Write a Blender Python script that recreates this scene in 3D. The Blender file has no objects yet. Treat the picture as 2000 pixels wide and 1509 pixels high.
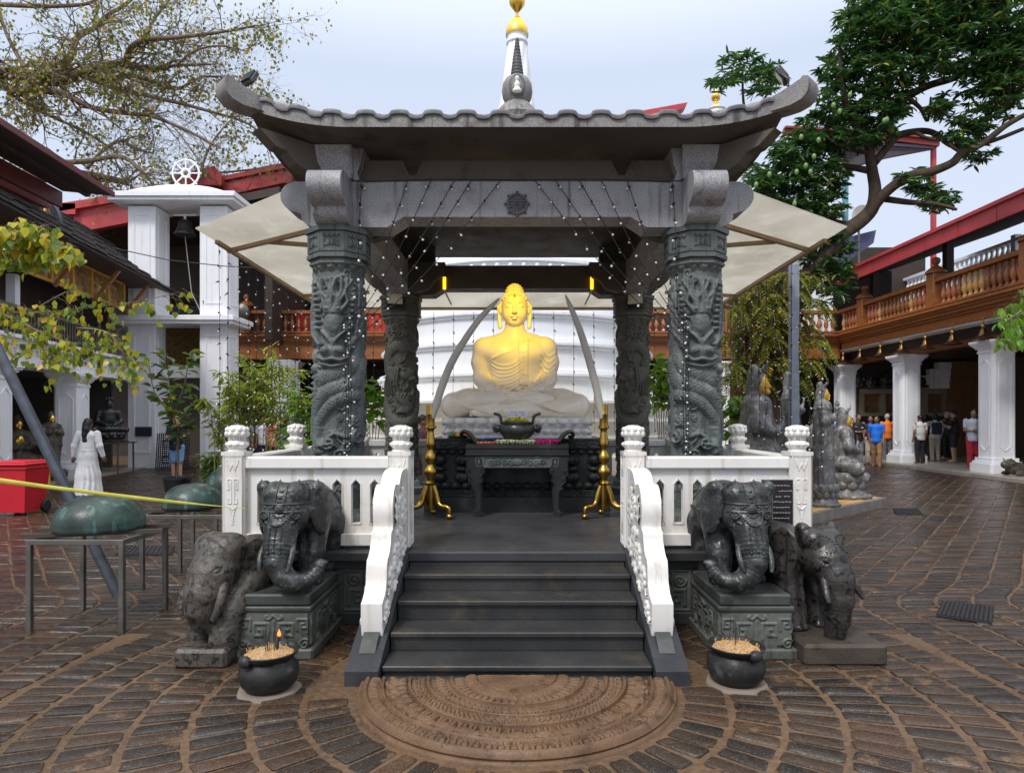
import bpy, math, random
import numpy as np
from mathutils import Vector, Matrix
random.seed(7); RNG=np.random.default_rng(7)
PI=math.pi; R=math.radians; sin=math.sin; cos=math.cos
C=bpy.context.scene.collection
# ---------------------------------------------------------------- camera model (metres; eye 1.6 m above the paving)
F=1300.0; CX=1010.0; HY=818.0; EYE=1.6
def P(px,py,Y): return ((px-CX)/F*Y, Y, EYE-(py-HY)/F*Y)      # a place in the courtyard at depth Y
def G(px,py,z=0.0):                                             # a place on level z
    Y=F*(EYE-z)/(py-HY); return ((px-CX)/F*Y, Y, z)
# ---------------------------------------------------------------- objects
def tag(o,label,cat,group=None,kind=None):
    if label: o['label']=label
    if cat: o['category']=cat
    if group: o['group']=group
    if kind: o['kind']=kind
    return o
def thing(name,label,cat,loc=(0,0,0),rz=0,group=None):
    o=bpy.data.objects.new(name,None); C.objects.link(o); o.empty_display_size=.1
    o.location=loc; o.rotation_euler=(0,0,rz); return tag(o,label,cat,group)
def mkmesh(name,V,Fc,mats,mi=None,smooth=None,fix=False):
    me=bpy.data.meshes.new(name)
    V=np.asarray(V,dtype=np.float32).reshape(-1,3)
    if isinstance(Fc,np.ndarray):
        n,k=Fc.shape; me.vertices.add(len(V)); me.vertices.foreach_set('co',V.ravel())
        me.loops.add(n*k); me.loops.foreach_set('vertex_index',Fc.astype(np.int32).ravel())
        me.polygons.add(n); me.polygons.foreach_set('loop_start',np.arange(0,n*k,k,dtype=np.int32))
        me.update(calc_edges=True)
    else: me.from_pydata(V.tolist(),[],Fc)
    for m in (mats if isinstance(mats,(list,tuple)) else [mats]): me.materials.append(m)
    if mi is not None: me.polygons.foreach_set('material_index',np.asarray(mi,dtype=np.int32))
    if fix:
        import bmesh
        b=bmesh.new(); b.from_mesh(me); bmesh.ops.recalc_face_normals(b,faces=b.faces); b.to_mesh(me); b.free()
    if smooth:
        me.polygons.foreach_set('use_smooth',np.ones(len(me.polygons),dtype=bool))
        if smooth<179: me.set_sharp_from_angle(angle=R(smooth))
    me.update(); return me
def link(name,me,parent=None,world=True):
    o=bpy.data.objects.new(name,me); C.objects.link(o)
    if parent is not None:
        o.parent=parent
        if world and parent.type=='EMPTY' and parent.parent is None: o.location=-parent.location
    return o
class MB:
    def __init__(s): s.v=[]; s.f=[]; s.m=[]; s.n=0
    def add(s,V,Fc,m=0):
        V=np.asarray(V,dtype=float).reshape(-1,3); s.v.append(V)
        for f in Fc: s.f.append([int(i)+s.n for i in f]); s.m.append(m)
        s.n+=len(V); return s
    def box(s,c,d,rz=0,bev=0,m=0):
        x,y,z=d[0]/2,d[1]/2,d[2]/2
        if bev>0:
            b=min(bev,x*.9,y*.9,z*.9); V=[];ix={}
            for sx in(-1,1):
                for sy in(-1,1):
                    for sz in(-1,1):
                        for a in range(3):
                            p=[sx*(x-b),sy*(y-b),sz*(z-b)]; p[a]=(sx*x,sy*y,sz*z)[a]; ix[sx,sy,sz,a]=len(V); V.append(p)
            Fc=[]
            for a in range(3):
                o1,o2=[(1,2),(0,2),(0,1)][a]
                for sg in(-1,1):
                    q=[]
                    for s1,s2 in((-1,-1),(1,-1),(1,1),(-1,1)):
                        k=[0,0,0];k[a]=sg;k[o1]=s1;k[o2]=s2;q.append(ix[k[0],k[1],k[2],a])
                    Fc.append(q)
                for s1 in(-1,1):
                    for s2 in(-1,1):
                        k=[0,0,0];k[o1]=s1;k[o2]=s2;k[a]=-1;A=tuple(k);k[a]=1;B=tuple(k)
                        Fc.append([ix[A+(o1,)],ix[B+(o1,)],ix[B+(o2,)],ix[A+(o2,)]])
            for sx in(-1,1):
                for sy in(-1,1):
                    for sz in(-1,1): Fc.append([ix[sx,sy,sz,a] for a in range(3)])
        else:
            V=[(i,j,k) for i in(-x,x) for j in(-y,y) for k in(-z,z)]
            Fc=[(0,1,3,2),(4,6,7,5),(0,4,5,1),(2,3,7,6),(0,2,6,4),(1,5,7,3)]
        V=np.array(V); 
        if rz: ca,sa=cos(rz),sin(rz); V=np.stack([V[:,0]*ca-V[:,1]*sa,V[:,0]*sa+V[:,1]*ca,V[:,2]],1)
        return s.add(V+np.array(c),Fc,m)
    def b2(s,a,b,bev=0,m=0):
        return s.box([(a[i]+b[i])/2 for i in range(3)],[abs(b[i]-a[i]) for i in range(3)],0,bev,m)
    def bar(s,a,b,w,h,m=0,up=(0,0,1)):
        a=Vector(a);b=Vector(b);d=(b-a).normalized();u=Vector(up)
        if abs(d.dot(u))>.98:u=Vector((0,1,0))
        r=d.cross(u).normalized();u=r.cross(d).normalized();V=[]
        for p in(a,b):
            for i,j in((-1,-1),(1,-1),(1,1),(-1,1)): V.append(p+r*(i*w/2)+u*(j*h/2))
        return s.add(V,[(3,2,1,0),(4,5,6,7),(0,1,5,4),(1,2,6,5),(2,3,7,6),(3,0,4,7)],m)
    def lathe(s,prof,n=24,c=(0,0,0),m=0,ph=0,sx=1,sy=1):
        V=[];Fc=[];k=len(prof)
        for i in range(n):
            a=2*PI*(i+ph)/n
            for r,z in prof: V.append((c[0]+r*cos(a)*sx,c[1]+r*sin(a)*sy,c[2]+z))
        for i in range(n):
            j=(i+1)%n
            for q in range(k-1): Fc.append((i*k+q,j*k+q,j*k+q+1,i*k+q+1))
        if prof[0][0]>1e-6: Fc.append([i*k for i in range(n)][::-1])
        if prof[-1][0]>1e-6: Fc.append([i*k+k-1 for i in range(n)])
        return s.add(V,Fc,m)
    def tube(s,pts,rad,n=8,m=0,flat=1.0):
        pts=[Vector(p) for p in pts]; L=len(pts)
        if not hasattr(rad,'__len__'): rad=[rad]*L
        V=[];Fc=[];u=None
        for i,p in enumerate(pts):
            d=(pts[min(i+1,L-1)]-pts[max(i-1,0)]).normalized()
            if u is None:
                u=Vector((0,0,1)) if abs(d.z)<.9 else Vector((0,1,0))
            r=d.cross(u)
            r=r.normalized() if r.length>1e-6 else Vector((1,0,0)); u=r.cross(d).normalized()
            for k in range(n):
                a=2*PI*k/n; V.append(p+(r*cos(a)+u*sin(a)*flat)*rad[i])
        for i in range(L-1):
            for k in range(n):
                q=(k+1)%n; Fc.append((i*n+k,i*n+q,(i+1)*n+q,(i+1)*n+k))
        Fc.append(list(range(n))[::-1]); Fc.append([(L-1)*n+k for k in range(n)])
        return s.add(V,Fc,m)
    def ball(s,c,r,n=10,m=0,h=None):
        if not hasattr(r,'__len__'): r=(r,r,r)
        h=h or max(4,n//2+1)
        return s.lathe([(sin(PI*i/h) if 0<i<h else 0,-cos(PI*i/h)) for i in range(h+1)],n,(0,0,0),m)._xf(c,r)
    def _xf(s,c,r):
        s.v[-1]=s.v[-1]*np.array(r)+np.array(c); return s
    def prism(s,poly,f0,f1,m=0):
        n=len(poly); V=[f0(p) for p in poly]+[f1(p) for p in poly]
        Fc=[list(range(n))[::-1],list(range(n,2*n))]+[(i,(i+1)%n,n+(i+1)%n,n+i) for i in range(n)]
        return s.add(V,Fc,m)
    def px(s,poly,x0,x1,m=0): return s.prism(poly,lambda p:(x0,p[0],p[1]),lambda p:(x1,p[0],p[1]),m)   # poly (y,z)
    def py(s,poly,y0,y1,m=0): return s.prism(poly,lambda p:(p[0],y0,p[1]),lambda p:(p[0],y1,p[1]),m)   # poly (x,z)
    def pz(s,poly,z0,z1,m=0): return s.prism(poly,lambda p:(p[0],p[1],z0),lambda p:(p[0],p[1],z1),m)
    def xf(s,M):
        M=np.array(M)
        s.v=[ (v@M[:3,:3].T)+M[:3,3] for v in s.v ]; return s
    def grid(s,A,closeu=False,closev=False,m=0):
        A=np.asarray(A); nu,nv=A.shape[:2]; Fc=[]
        for i in range(nu if closeu else nu-1):
            for j in range(nv if closev else nv-1):
                a=(i+1)%nu;b=(j+1)%nv; Fc.append((i*nv+j,a*nv+j,a*nv+b,i*nv+b))
        return s.add(A.reshape(-1,3),Fc,m)
    def mesh(s,name,mats,smooth=None):
        return mkmesh(name,np.concatenate(s.v),s.f,mats,s.m if isinstance(mats,(list,tuple)) else None,smooth,fix=len(s.f)<60000)
    def build(s,name,mats,parent=None,smooth=None,world=True):
        return link(name,s.mesh(name,mats,smooth),parent,world)
def copy_tree(o,parent=None):
    c=o.copy(); C.objects.link(c)
    if parent is not None: c.parent=parent
    for ch in list(o.children): copy_tree(ch,c)
    return c
def gridfaces(nu,nv,closeu=False):
    i=np.arange(nu if closeu else nu-1)[:,None]; j=np.arange(nv-1)[None,:]
    a=(i+1)%nu
    return np.stack([i*nv+j,a*nv+j,a*nv+j+1,i*nv+j+1],-1).reshape(-1,4)
# ---------------------------------------------------------------- noise in numpy
def _h(a): 
    a=np.asarray(a,dtype=np.uint32); a=(a^(a>>16))*np.uint32(0x7feb352d); a=(a^(a>>15))*np.uint32(0x846ca68b); return (a^(a>>16)).astype(np.float64)/4294967295.0
def vnoise(p,scale=1.0,seed=0):
    p=np.asarray(p)*scale+1000.0; i=np.floor(p).astype(np.int64); f=p-i; f=f*f*(3-2*f); out=0
    for dx in(0,1):
        for dy in(0,1):
            for dz in(0,1):
                k=((i[...,0]+dx)*73856093 ^ (i[...,1]+dy)*19349663 ^ (i[...,2]+dz)*83492791 ^ seed*2654435) & 0xffffffff
                w=(f[...,0] if dx else 1-f[...,0])*(f[...,1] if dy else 1-f[...,1])*(f[...,2] if dz else 1-f[...,2])
                out=out+_h(k)*w
    return out*2-1
# ---------------------------------------------------------------- signed distance modelling (blended solids -> one continuous skin)
class SDF:
    def __init__(s): s.p=[]
    def ell(s,c,r,k=.03,rot=None,sub=False): s.p.append(('e',np.array(c,float),np.array(r if hasattr(r,'__len__') else (r,r,r),float),k,rot,sub)); return s
    def cap(s,a,b,ra,rb=None,k=.03,sub=False): s.p.append(('c',np.array(a,float),np.array(b,float),k,(ra,ra if rb is None else rb),sub)); return s
    def path(s,pts,rad,k=.03):
        for i in range(len(pts)-1): s.cap(pts[i],pts[i+1],rad[i],rad[i+1],k)
        return s
    def box(s,c,h,rd=.01,k=.02,rot=None,sub=False): s.p.append(('b',np.array(c,float),np.array(h,float),k,(rd,rot),sub)); return s
    def mesh(s,res,smooth=1):
        los=[];his=[]
        for q in s.p:
            if q[0]=='e': e=q[2].max() if q[4] is not None else q[2]; los.append(q[1]-e);his.append(q[1]+e)
            elif q[0]=='c': rr=max(q[4]); los.append(np.minimum(q[1],q[2])-rr);his.append(np.maximum(q[1],q[2])+rr)
            else: e=np.linalg.norm(q[2])+q[4][0] if q[4][1] is not None else q[2]+q[4][0]; los.append(q[1]-e);his.append(q[1]+e)
        lo=np.min(los,0)-3*res-.01; hi=np.max(his,0)+3*res+.01
        n=np.ceil((hi-lo)/res).astype(int)+1
        ax=[lo[i]+res*np.arange(n[i]) for i in range(3)]
        D=np.full(n,1e3,dtype=np.float32)
        for q,l,h in zip(s.p,los,his):
            k=q[3]; a=np.maximum(np.floor((l-k-2*res-lo)/res).astype(int),0); b=np.minimum(np.ceil((h+k+2*res-lo)/res).astype(int)+1,n)
            sl=tuple(slice(a[i],b[i]) for i in range(3))
            X,Y,Z=np.meshgrid(ax[0][sl[0]],ax[1][sl[1]],ax[2][sl[2]],indexing='ij')
            if q[0]=='e':
                p=np.stack([X-q[1][0],Y-q[1][1],Z-q[1][2]],-1)
                if q[4] is not None: p=p@np.array(q[4].to_matrix() if hasattr(q[4],'to_matrix') else q[4])
                k0=np.linalg.norm(p/q[2],axis=-1); k1=np.linalg.norm(p/(q[2]**2),axis=-1)+1e-9; d=k0*(k0-1)/k1
            elif q[0]=='c':
                ba=q[2]-q[1]; L=ba.dot(ba)+1e-12
                t=np.clip(((X-q[1][0])*ba[0]+(Y-q[1][1])*ba[1]+(Z-q[1][2])*ba[2])/L,0,1)
                d=np.sqrt((X-q[1][0]-t*ba[0])**2+(Y-q[1][1]-t*ba[1])**2+(Z-q[1][2]-t*ba[2])**2)-(q[4][0]+(q[4][1]-q[4][0])*t)
            else:
                p=np.stack([X-q[1][0],Y-q[1][1],Z-q[1][2]],-1)
                if q[4][1] is not None: p=p@np.array(q[4][1].to_matrix())
                g=np.abs(p)-q[2]; d=np.linalg.norm(np.maximum(g,0),axis=-1)+np.minimum(g.max(-1),0)-q[4][0]
            o=D[sl]
            if q[5]:
                d=-d; hh=np.clip(.5-.5*(o-d)/k,0,1); D[sl]=o*(1-hh)+d*hh+k*hh*(1-hh)
            else:
                hh=np.clip(.5+.5*(o-d)/max(k,1e-6),0,1); D[sl]=np.where(o>500,d,o*(1-hh)+d*hh-k*hh*(1-hh))
        V,Fc=nets(D,lo,res)
        if smooth: V=lap(V,Fc,smooth)
        return V,Fc
def nets(D,lo,res):
    ins=D<0; nx,ny,nz=D.shape; cx,cy,cz=nx-1,ny-1,nz-1
    S=np.zeros((cx,cy,cz,3),np.float32); N=np.zeros((cx,cy,cz),np.int16)
    corners=[(i,j,k) for i in(0,1) for j in(0,1) for k in(0,1)]
    g=lambda A,c:A[c[0]:c[0]+cx,c[1]:c[1]+cy,c[2]:c[2]+cz]
    for a in corners:
        for x in range(3):
            if a[x]==0:
                b=list(a);b[x]=1;b=tuple(b); m=g(ins,a)!=g(ins,b)
                da=g(D,a)[m];db=g(D,b)[m];t=da/(da-db)
                p=np.tile(np.array(a,np.float32),(len(t),1));p[:,x]=t; S[m]+=p;N[m]+=1
    act=N>0; idx=np.full(N.shape,-1,np.int64); ii=np.argwhere(act); idx[act]=np.arange(len(ii))
    V=lo+res*(ii+S[act]/N[act][:,None])
    Q=[]
    for x in range(3):
        y,z=[(1,2),(2,0),(0,1)][x]
        sl0=[slice(None)]*3;sl1=[slice(None)]*3; sl0[x]=slice(0,-1);sl1[x]=slice(1,None)
        A=ins[tuple(sl0)];B=ins[tuple(sl1)]
        for flip,m in((0,A&~B),(1,~A&B)):
            e=np.argwhere(m); e=e[(e[:,y]>0)&(e[:,z]>0)&(e[:,y]<D.shape[y]-1)&(e[:,z]<D.shape[z]-1)]
            if not len(e): continue
            def c(dy,dz):
                q=e.copy();q[:,y]-=dy;q[:,z]-=dz;return idx[q[:,0],q[:,1],q[:,2]]
            f=np.stack([c(1,1),c(0,1),c(0,0),c(1,0)],1); Q.append(f[:,::-1] if flip else f)
    return V,np.concatenate(Q)
def lap(V,Fc,it=1,w=.5):
    for _ in range(it):
        S=np.zeros_like(V);N=np.zeros(len(V))
        k=Fc.shape[1]
        for a in range(k):
            for b in((a+1)%k,(a-1)%k): np.add.at(S,Fc[:,a],V[Fc[:,b]]); np.add.at(N,Fc[:,a],1)
        V=V*(1-w)+w*S/np.maximum(N,1)[:,None]
    return V
def vnormals(V,Fc):
    n=np.cross(V[Fc[:,2]]-V[Fc[:,0]],V[Fc[:,3]]-V[Fc[:,1]]); N=np.zeros_like(V)
    for a in range(4): np.add.at(N,Fc[:,a],n)
    return N/(np.linalg.norm(N,axis=1,keepdims=True)+1e-12)
def polydist(U,W,pts):
    d=np.full(U.shape,1e9)
    for (x0,y0),(x1,y1) in zip(pts[:-1],pts[1:]):
        dx,dy=x1-x0,y1-y0;L=dx*dx+dy*dy+1e-12;t=np.clip(((U-x0)*dx+(W-y0)*dy)/L,0,1)
        d=np.minimum(d,np.hypot(U-x0-t*dx,W-y0-t*dy))
    return d
def bez(p0,p1,p2,n=9): return [((1-t)**2*p0[0]+2*t*(1-t)*p1[0]+t*t*p2[0],(1-t)**2*p0[1]+2*t*(1-t)*p1[1]+t*t*p2[1]) for t in np.linspace(0,1,n)]
def spl(pts,n=6):
    pts=[np.array(p,float) for p in pts]; out=[]
    for i in range(len(pts)-1):
        a=pts[max(i-1,0)];b=pts[i];c=pts[i+1];d=pts[min(i+2,len(pts)-1)]
        for t in np.linspace(0,1,n,endpoint=False): out.append(.5*((2*b)+(c-a)*t+(2*a-5*b+4*c-d)*t*t+(3*b-a-3*c+d)*t**3))
    out.append(pts[-1]); return out
# ---------------------------------------------------------------- carved relief height fields
class Relief:
    def __init__(s,w,h,res):
        s.w,s.h=w,h; s.nu=max(2,int(round(w/res))+1); s.nv=max(2,int(round(h/res))+1)
        s.u=np.linspace(0,w,s.nu); s.v=np.linspace(0,h,s.nv); s.H=np.zeros((s.nu,s.nv))
    def _win(s,u0,u1,v0,v1):
        a,b=np.searchsorted(s.u,[u0,u1]);c,d=np.searchsorted(s.v,[v0,v1]); return slice(a,b),slice(c,d)
    def stroke(s,pts,w,h,prof='round',scale=None,w1=None,add=False):
        w1=w if w1 is None else w1; mw=max(w,w1); n=len(pts)-1
        xs=[p[0] for p in pts];ys=[p[1] for p in pts]
        su,sv=s._win(min(xs)-mw,max(xs)+mw,min(ys)-mw,max(ys)+mw)
        U,W=np.meshgrid(s.u[su],s.v[sv],indexing='ij')
        if U.size==0: return s
        best=np.full(U.shape,1e9);T=np.zeros(U.shape);Sg=np.zeros(U.shape);L0=0
        for i in range(n):
            x0,y0=pts[i][:2];x1,y1=pts[i+1][:2];dx,dy=x1-x0,y1-y0;L=math.hypot(dx,dy)+1e-9
            t=np.clip(((U-x0)*dx+(W-y0)*dy)/L/L,0,1);d=np.hypot(U-x0-t*dx,W-y0-t*dy);m=d<best
            best=np.where(m,d,best);T=np.where(m,L0+t*L,T);Sg=np.where(m,((U-x0)*dy-(W-y0)*dx)/L,Sg);L0+=L
        ww=w+(w1-w)*T/max(L0,1e-9); q=best/ww; ins=q<1
        if prof=='round': z=h*np.sqrt(np.clip(1-q*q,0,1))
        elif prof=='flat': z=h*np.clip((1-q)*4,0,1)
        else: z=h*np.clip(1-q,0,1)
        if scale:
            row=np.floor(Sg/scale*1.6+50); ph=T/scale+.5*(row%2); fr=ph-np.floor(ph); fl=(Sg/scale*1.6+50)-row
            z=z*(.72+.28*np.clip(1.25-np.hypot((fr-.2)*1.1,(fl-.5)*1.5)*1.5,0,1))
        H=s.H[su,sv]; s.H[su,sv]=np.where(ins,H+z if add else np.maximum(H,z),H); return s
    def blob(s,c,r,h,pw=.5,add=False):
        if not hasattr(r,'__len__'): r=(r,r)
        su,sv=s._win(c[0]-r[0],c[0]+r[0],c[1]-r[1],c[1]+r[1]); U,W=np.meshgrid(s.u[su],s.v[sv],indexing='ij')
        z=h*np.clip(1-((U-c[0])/r[0])**2-((W-c[1])/r[1])**2,0,1)**pw
        H=s.H[su,sv]; s.H[su,sv]=H+z if add else np.maximum(H,z); return s
    def spiral(s,c,r,h,w=None,turns=1.6,a0=0,sg=1):
        w=w or r*.22
        return s.stroke([(c[0]+r*(1-t*.88)*cos(a0+sg*t*turns*2*PI),c[1]+r*(1-t*.88)*sin(a0+sg*t*turns*2*PI)) for t in np.linspace(0,1,26)],w,h)
    def rect(s,a,b,h):
        su,sv=s._win(a[0],b[0],a[1],b[1]); s.H[su,sv]=np.maximum(s.H[su,sv],h); return s
    def noise(s,sc,amp,seed=1):
        U,W=np.meshgrid(s.u,s.v,indexing='ij'); s.H+=amp*vnoise(np.stack([U,W,U*0],-1),sc,seed); return s
    def panel(s,o,du,dn,up=(0,0,1)):
        """verts of a flat panel: origin o, direction du along u, normal dn"""
        U,W=np.meshgrid(s.u,s.v,indexing='ij'); du=np.array(du,float);dn=np.array(dn,float);up=np.array(up,float)
        return (np.array(o)+U[...,None]*du+W[...,None]*up+s.H[...,None]*dn).reshape(-1,3),gridfaces(s.nu,s.nv)
def fret(rl,x,y,s,h,fl=1):
    """an angular meander hook of size s"""
    p=[(0,0),(0,1),(.9,1),(.9,.25),(.4,.25),(.4,.62),(.62,.62)]
    rl.stroke([(x+fl*a*s,y+b*s) for a,b in p],s*.1,h,'flat')
def join(parts):
    V=[];Fs=[];n=0
    for v,f in parts: V.append(v);Fs.append(f+n);n+=len(v)
    return np.concatenate(V),np.concatenate(Fs)
# ---------------------------------------------------------------- materials
class NT:
    def __init__(s,name):
        s.m=bpy.data.materials.new(name); s.m.use_nodes=True; s.t=s.m.node_tree; s.b=s.t.nodes['Principled BSDF']
        s.co=None
    def n(s,ty,**kw):
        x=s.t.nodes.new(ty)
        for k,v in kw.items():
            if k in x.inputs: x.inputs[k].default_value=v
            else: setattr(x,k,v)
        return x
    def l(s,a,b): s.t.links.new(a,b)
    def coord(s,kind='Object',scale=(1,1,1)):
        tc=s.n('ShaderNodeTexCoord'); mp=s.n('ShaderNodeMapping'); mp.inputs['Scale'].default_value=scale
        s.l(tc.outputs[kind],mp.inputs['Vector']); return mp.outputs['Vector']
    def noise(s,scale,detail=4,vec=None,rough=.55,dist=0):
        x=s.n('ShaderNodeTexNoise'); x.inputs['Scale'].default_value=scale;x.inputs['Detail'].default_value=detail;x.inputs['Roughness'].default_value=rough;x.inputs['Distortion'].default_value=dist
        if vec is None:
            if s.co is None: s.co=s.coord()
            vec=s.co
        s.l(vec,x.inputs['Vector']); return x.outputs['Fac']
    def ramp(s,fac,stops,interp='LINEAR'):
        r=s.n('ShaderNodeValToRGB'); e=r.color_ramp.elements; r.color_ramp.interpolation=interp
        while len(e)<len(stops): e.new(.5)
        for q,(p,c) in zip(e,stops): q.position=p; q.color=(c[0],c[1],c[2],1) if hasattr(c,'__len__') else (c,c,c,1)
        s.l(fac,r.inputs['Fac']); return r.outputs['Color']
    def mix(s,f,a,b,mode='MIX'):
        x=s.n('ShaderNodeMix',data_type='RGBA',blend_type=mode)
        for q,i in((f,0),(a,6),(b,7)):
            if hasattr(q,'is_linked'): s.l(q,x.inputs[i])
            elif hasattr(q,'__len__'): x.inputs[i].default_value=(q[0],q[1],q[2],1)
            else: x.inputs[i].default_value=q
        return x.outputs[2]
    def bump(s,h,strength,dist=.01,prev=None):
        x=s.n('ShaderNodeBump'); x.inputs['Strength'].default_value=strength;x.inputs['Distance'].default_value=dist
        s.l(h,x.inputs['Height'])
        if prev is not None: s.l(prev,x.inputs['Normal'])
        return x.outputs['Normal']
    def set(s,**kw):
        for k,v in kw.items():
            i=s.b.inputs[k.replace('_',' ')]
            if hasattr(v,'is_linked'): s.l(v,i)
            elif hasattr(v,'__len__') and len(v)==3: i.default_value=(v[0],v[1],v[2],1)
            else: i.default_value=v
        return s.m
def stone(name,c1,c2,c3=None,scale=3.0,rough=(.45,.75),speck=0,streak=None,bump=.25,bs=60,spec=.5,c3amt=(.55,.7)):
    """worn stone: two blotched tones, a third tone in patches, speckle, vertical run-off streaks"""
    t=NT(name); col=t.ramp(t.noise(scale,6),[(.3,c1),(.7,c2)])
    if c3 is not None: col=t.mix(t.ramp(t.noise(scale*1.7,7,rough=.65),[(c3amt[0],0),(c3amt[1],1)]),col,c3)
    if speck:
        col=t.mix(t.ramp(t.noise(140,2),[(.35,0),(.65,1)]),t.mix(speck,col,(0,0,0)),t.mix(min(1,speck*1.7),col,col,'ADD'))
    if streak is not None:
        v=t.coord('Object',(14,14,.9)); col=t.mix(t.ramp(t.noise(1.0,5,v),[(.56,0),(.68,.85)]),col,streak)
    r=t.ramp(t.noise(scale*2.3,4),[(.3,rough[0]),(.7,rough[1])])
    nb=t.bump(t.noise(bs,5),bump,.004); nb=t.bump(t.noise(bs*.2,3),bump,.012,nb)
    return t.set(Base_Color=col,Roughness=r,Normal=nb,Specular_IOR_Level=spec)
def plain(name,c,rough=.5,metal=0,var=.12,scale=6,bump=.08,spec=.5,coat=0,streak=None,bs=40):
    t=NT(name); d=tuple(max(0,x*(1-var)) for x in c); e=tuple(min(1,x*(1+var)) for x in c)
    col=t.ramp(t.noise(scale,5),[(.3,d),(.7,e)])
    if streak is not None:
        v=t.coord('Object',(9,9,.7)); col=t.mix(t.ramp(t.noise(1.0,5,v),[(.55,0),(.72,.8)]),col,streak)
    return t.set(Base_Color=col,Roughness=t.ramp(t.noise(scale*2,3),[(.3,max(.03,rough*.8)),(.7,min(1,rough*1.2))]),Metallic=metal,Normal=t.bump(t.noise(bs,4),bump,.005),Specular_IOR_Level=spec,Coat_Weight=coat)
def leafmat(name,stops,rough=.45,trans=.35,tc=(.45,.5,.05)):
    t=NT(name); g=t.n('ShaderNodeNewGeometry'); col=t.ramp(g.outputs['Random Per Island'],stops)
    t.set(Base_Color=col,Roughness=rough,Specular_IOR_Level=.4)
    tr=t.n('ShaderNodeBsdfTranslucent'); t.l(t.mix(.35,col,tc),tr.inputs['Color'])
    mx=t.n('ShaderNodeMixShader',Fac=trans); t.l(t.b.outputs[0],mx.inputs[1]); t.l(tr.outputs[0],mx.inputs[2])
    t.l(mx.outputs[0],t.t.nodes['Material Output'].inputs['Surface']); return t.m
def emit(name,c,st):
    t=NT(name); return t.set(Base_Color=c,Emission_Color=c,Emission_Strength=st)
def wood(name,c1,c2,ax=0,rough=.4):
    t=NT(name); sc=[5,5,5]; sc[ax]=.5; v=t.coord('Object',tuple(sc)); 
    col=t.ramp(t.noise(2.2,6,v,dist=.6),[(.3,c1),(.7,c2)])
    return t.set(Base_Color=col,Roughness=rough,Normal=t.bump(t.noise(5,5,v),.15,.004))
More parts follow.
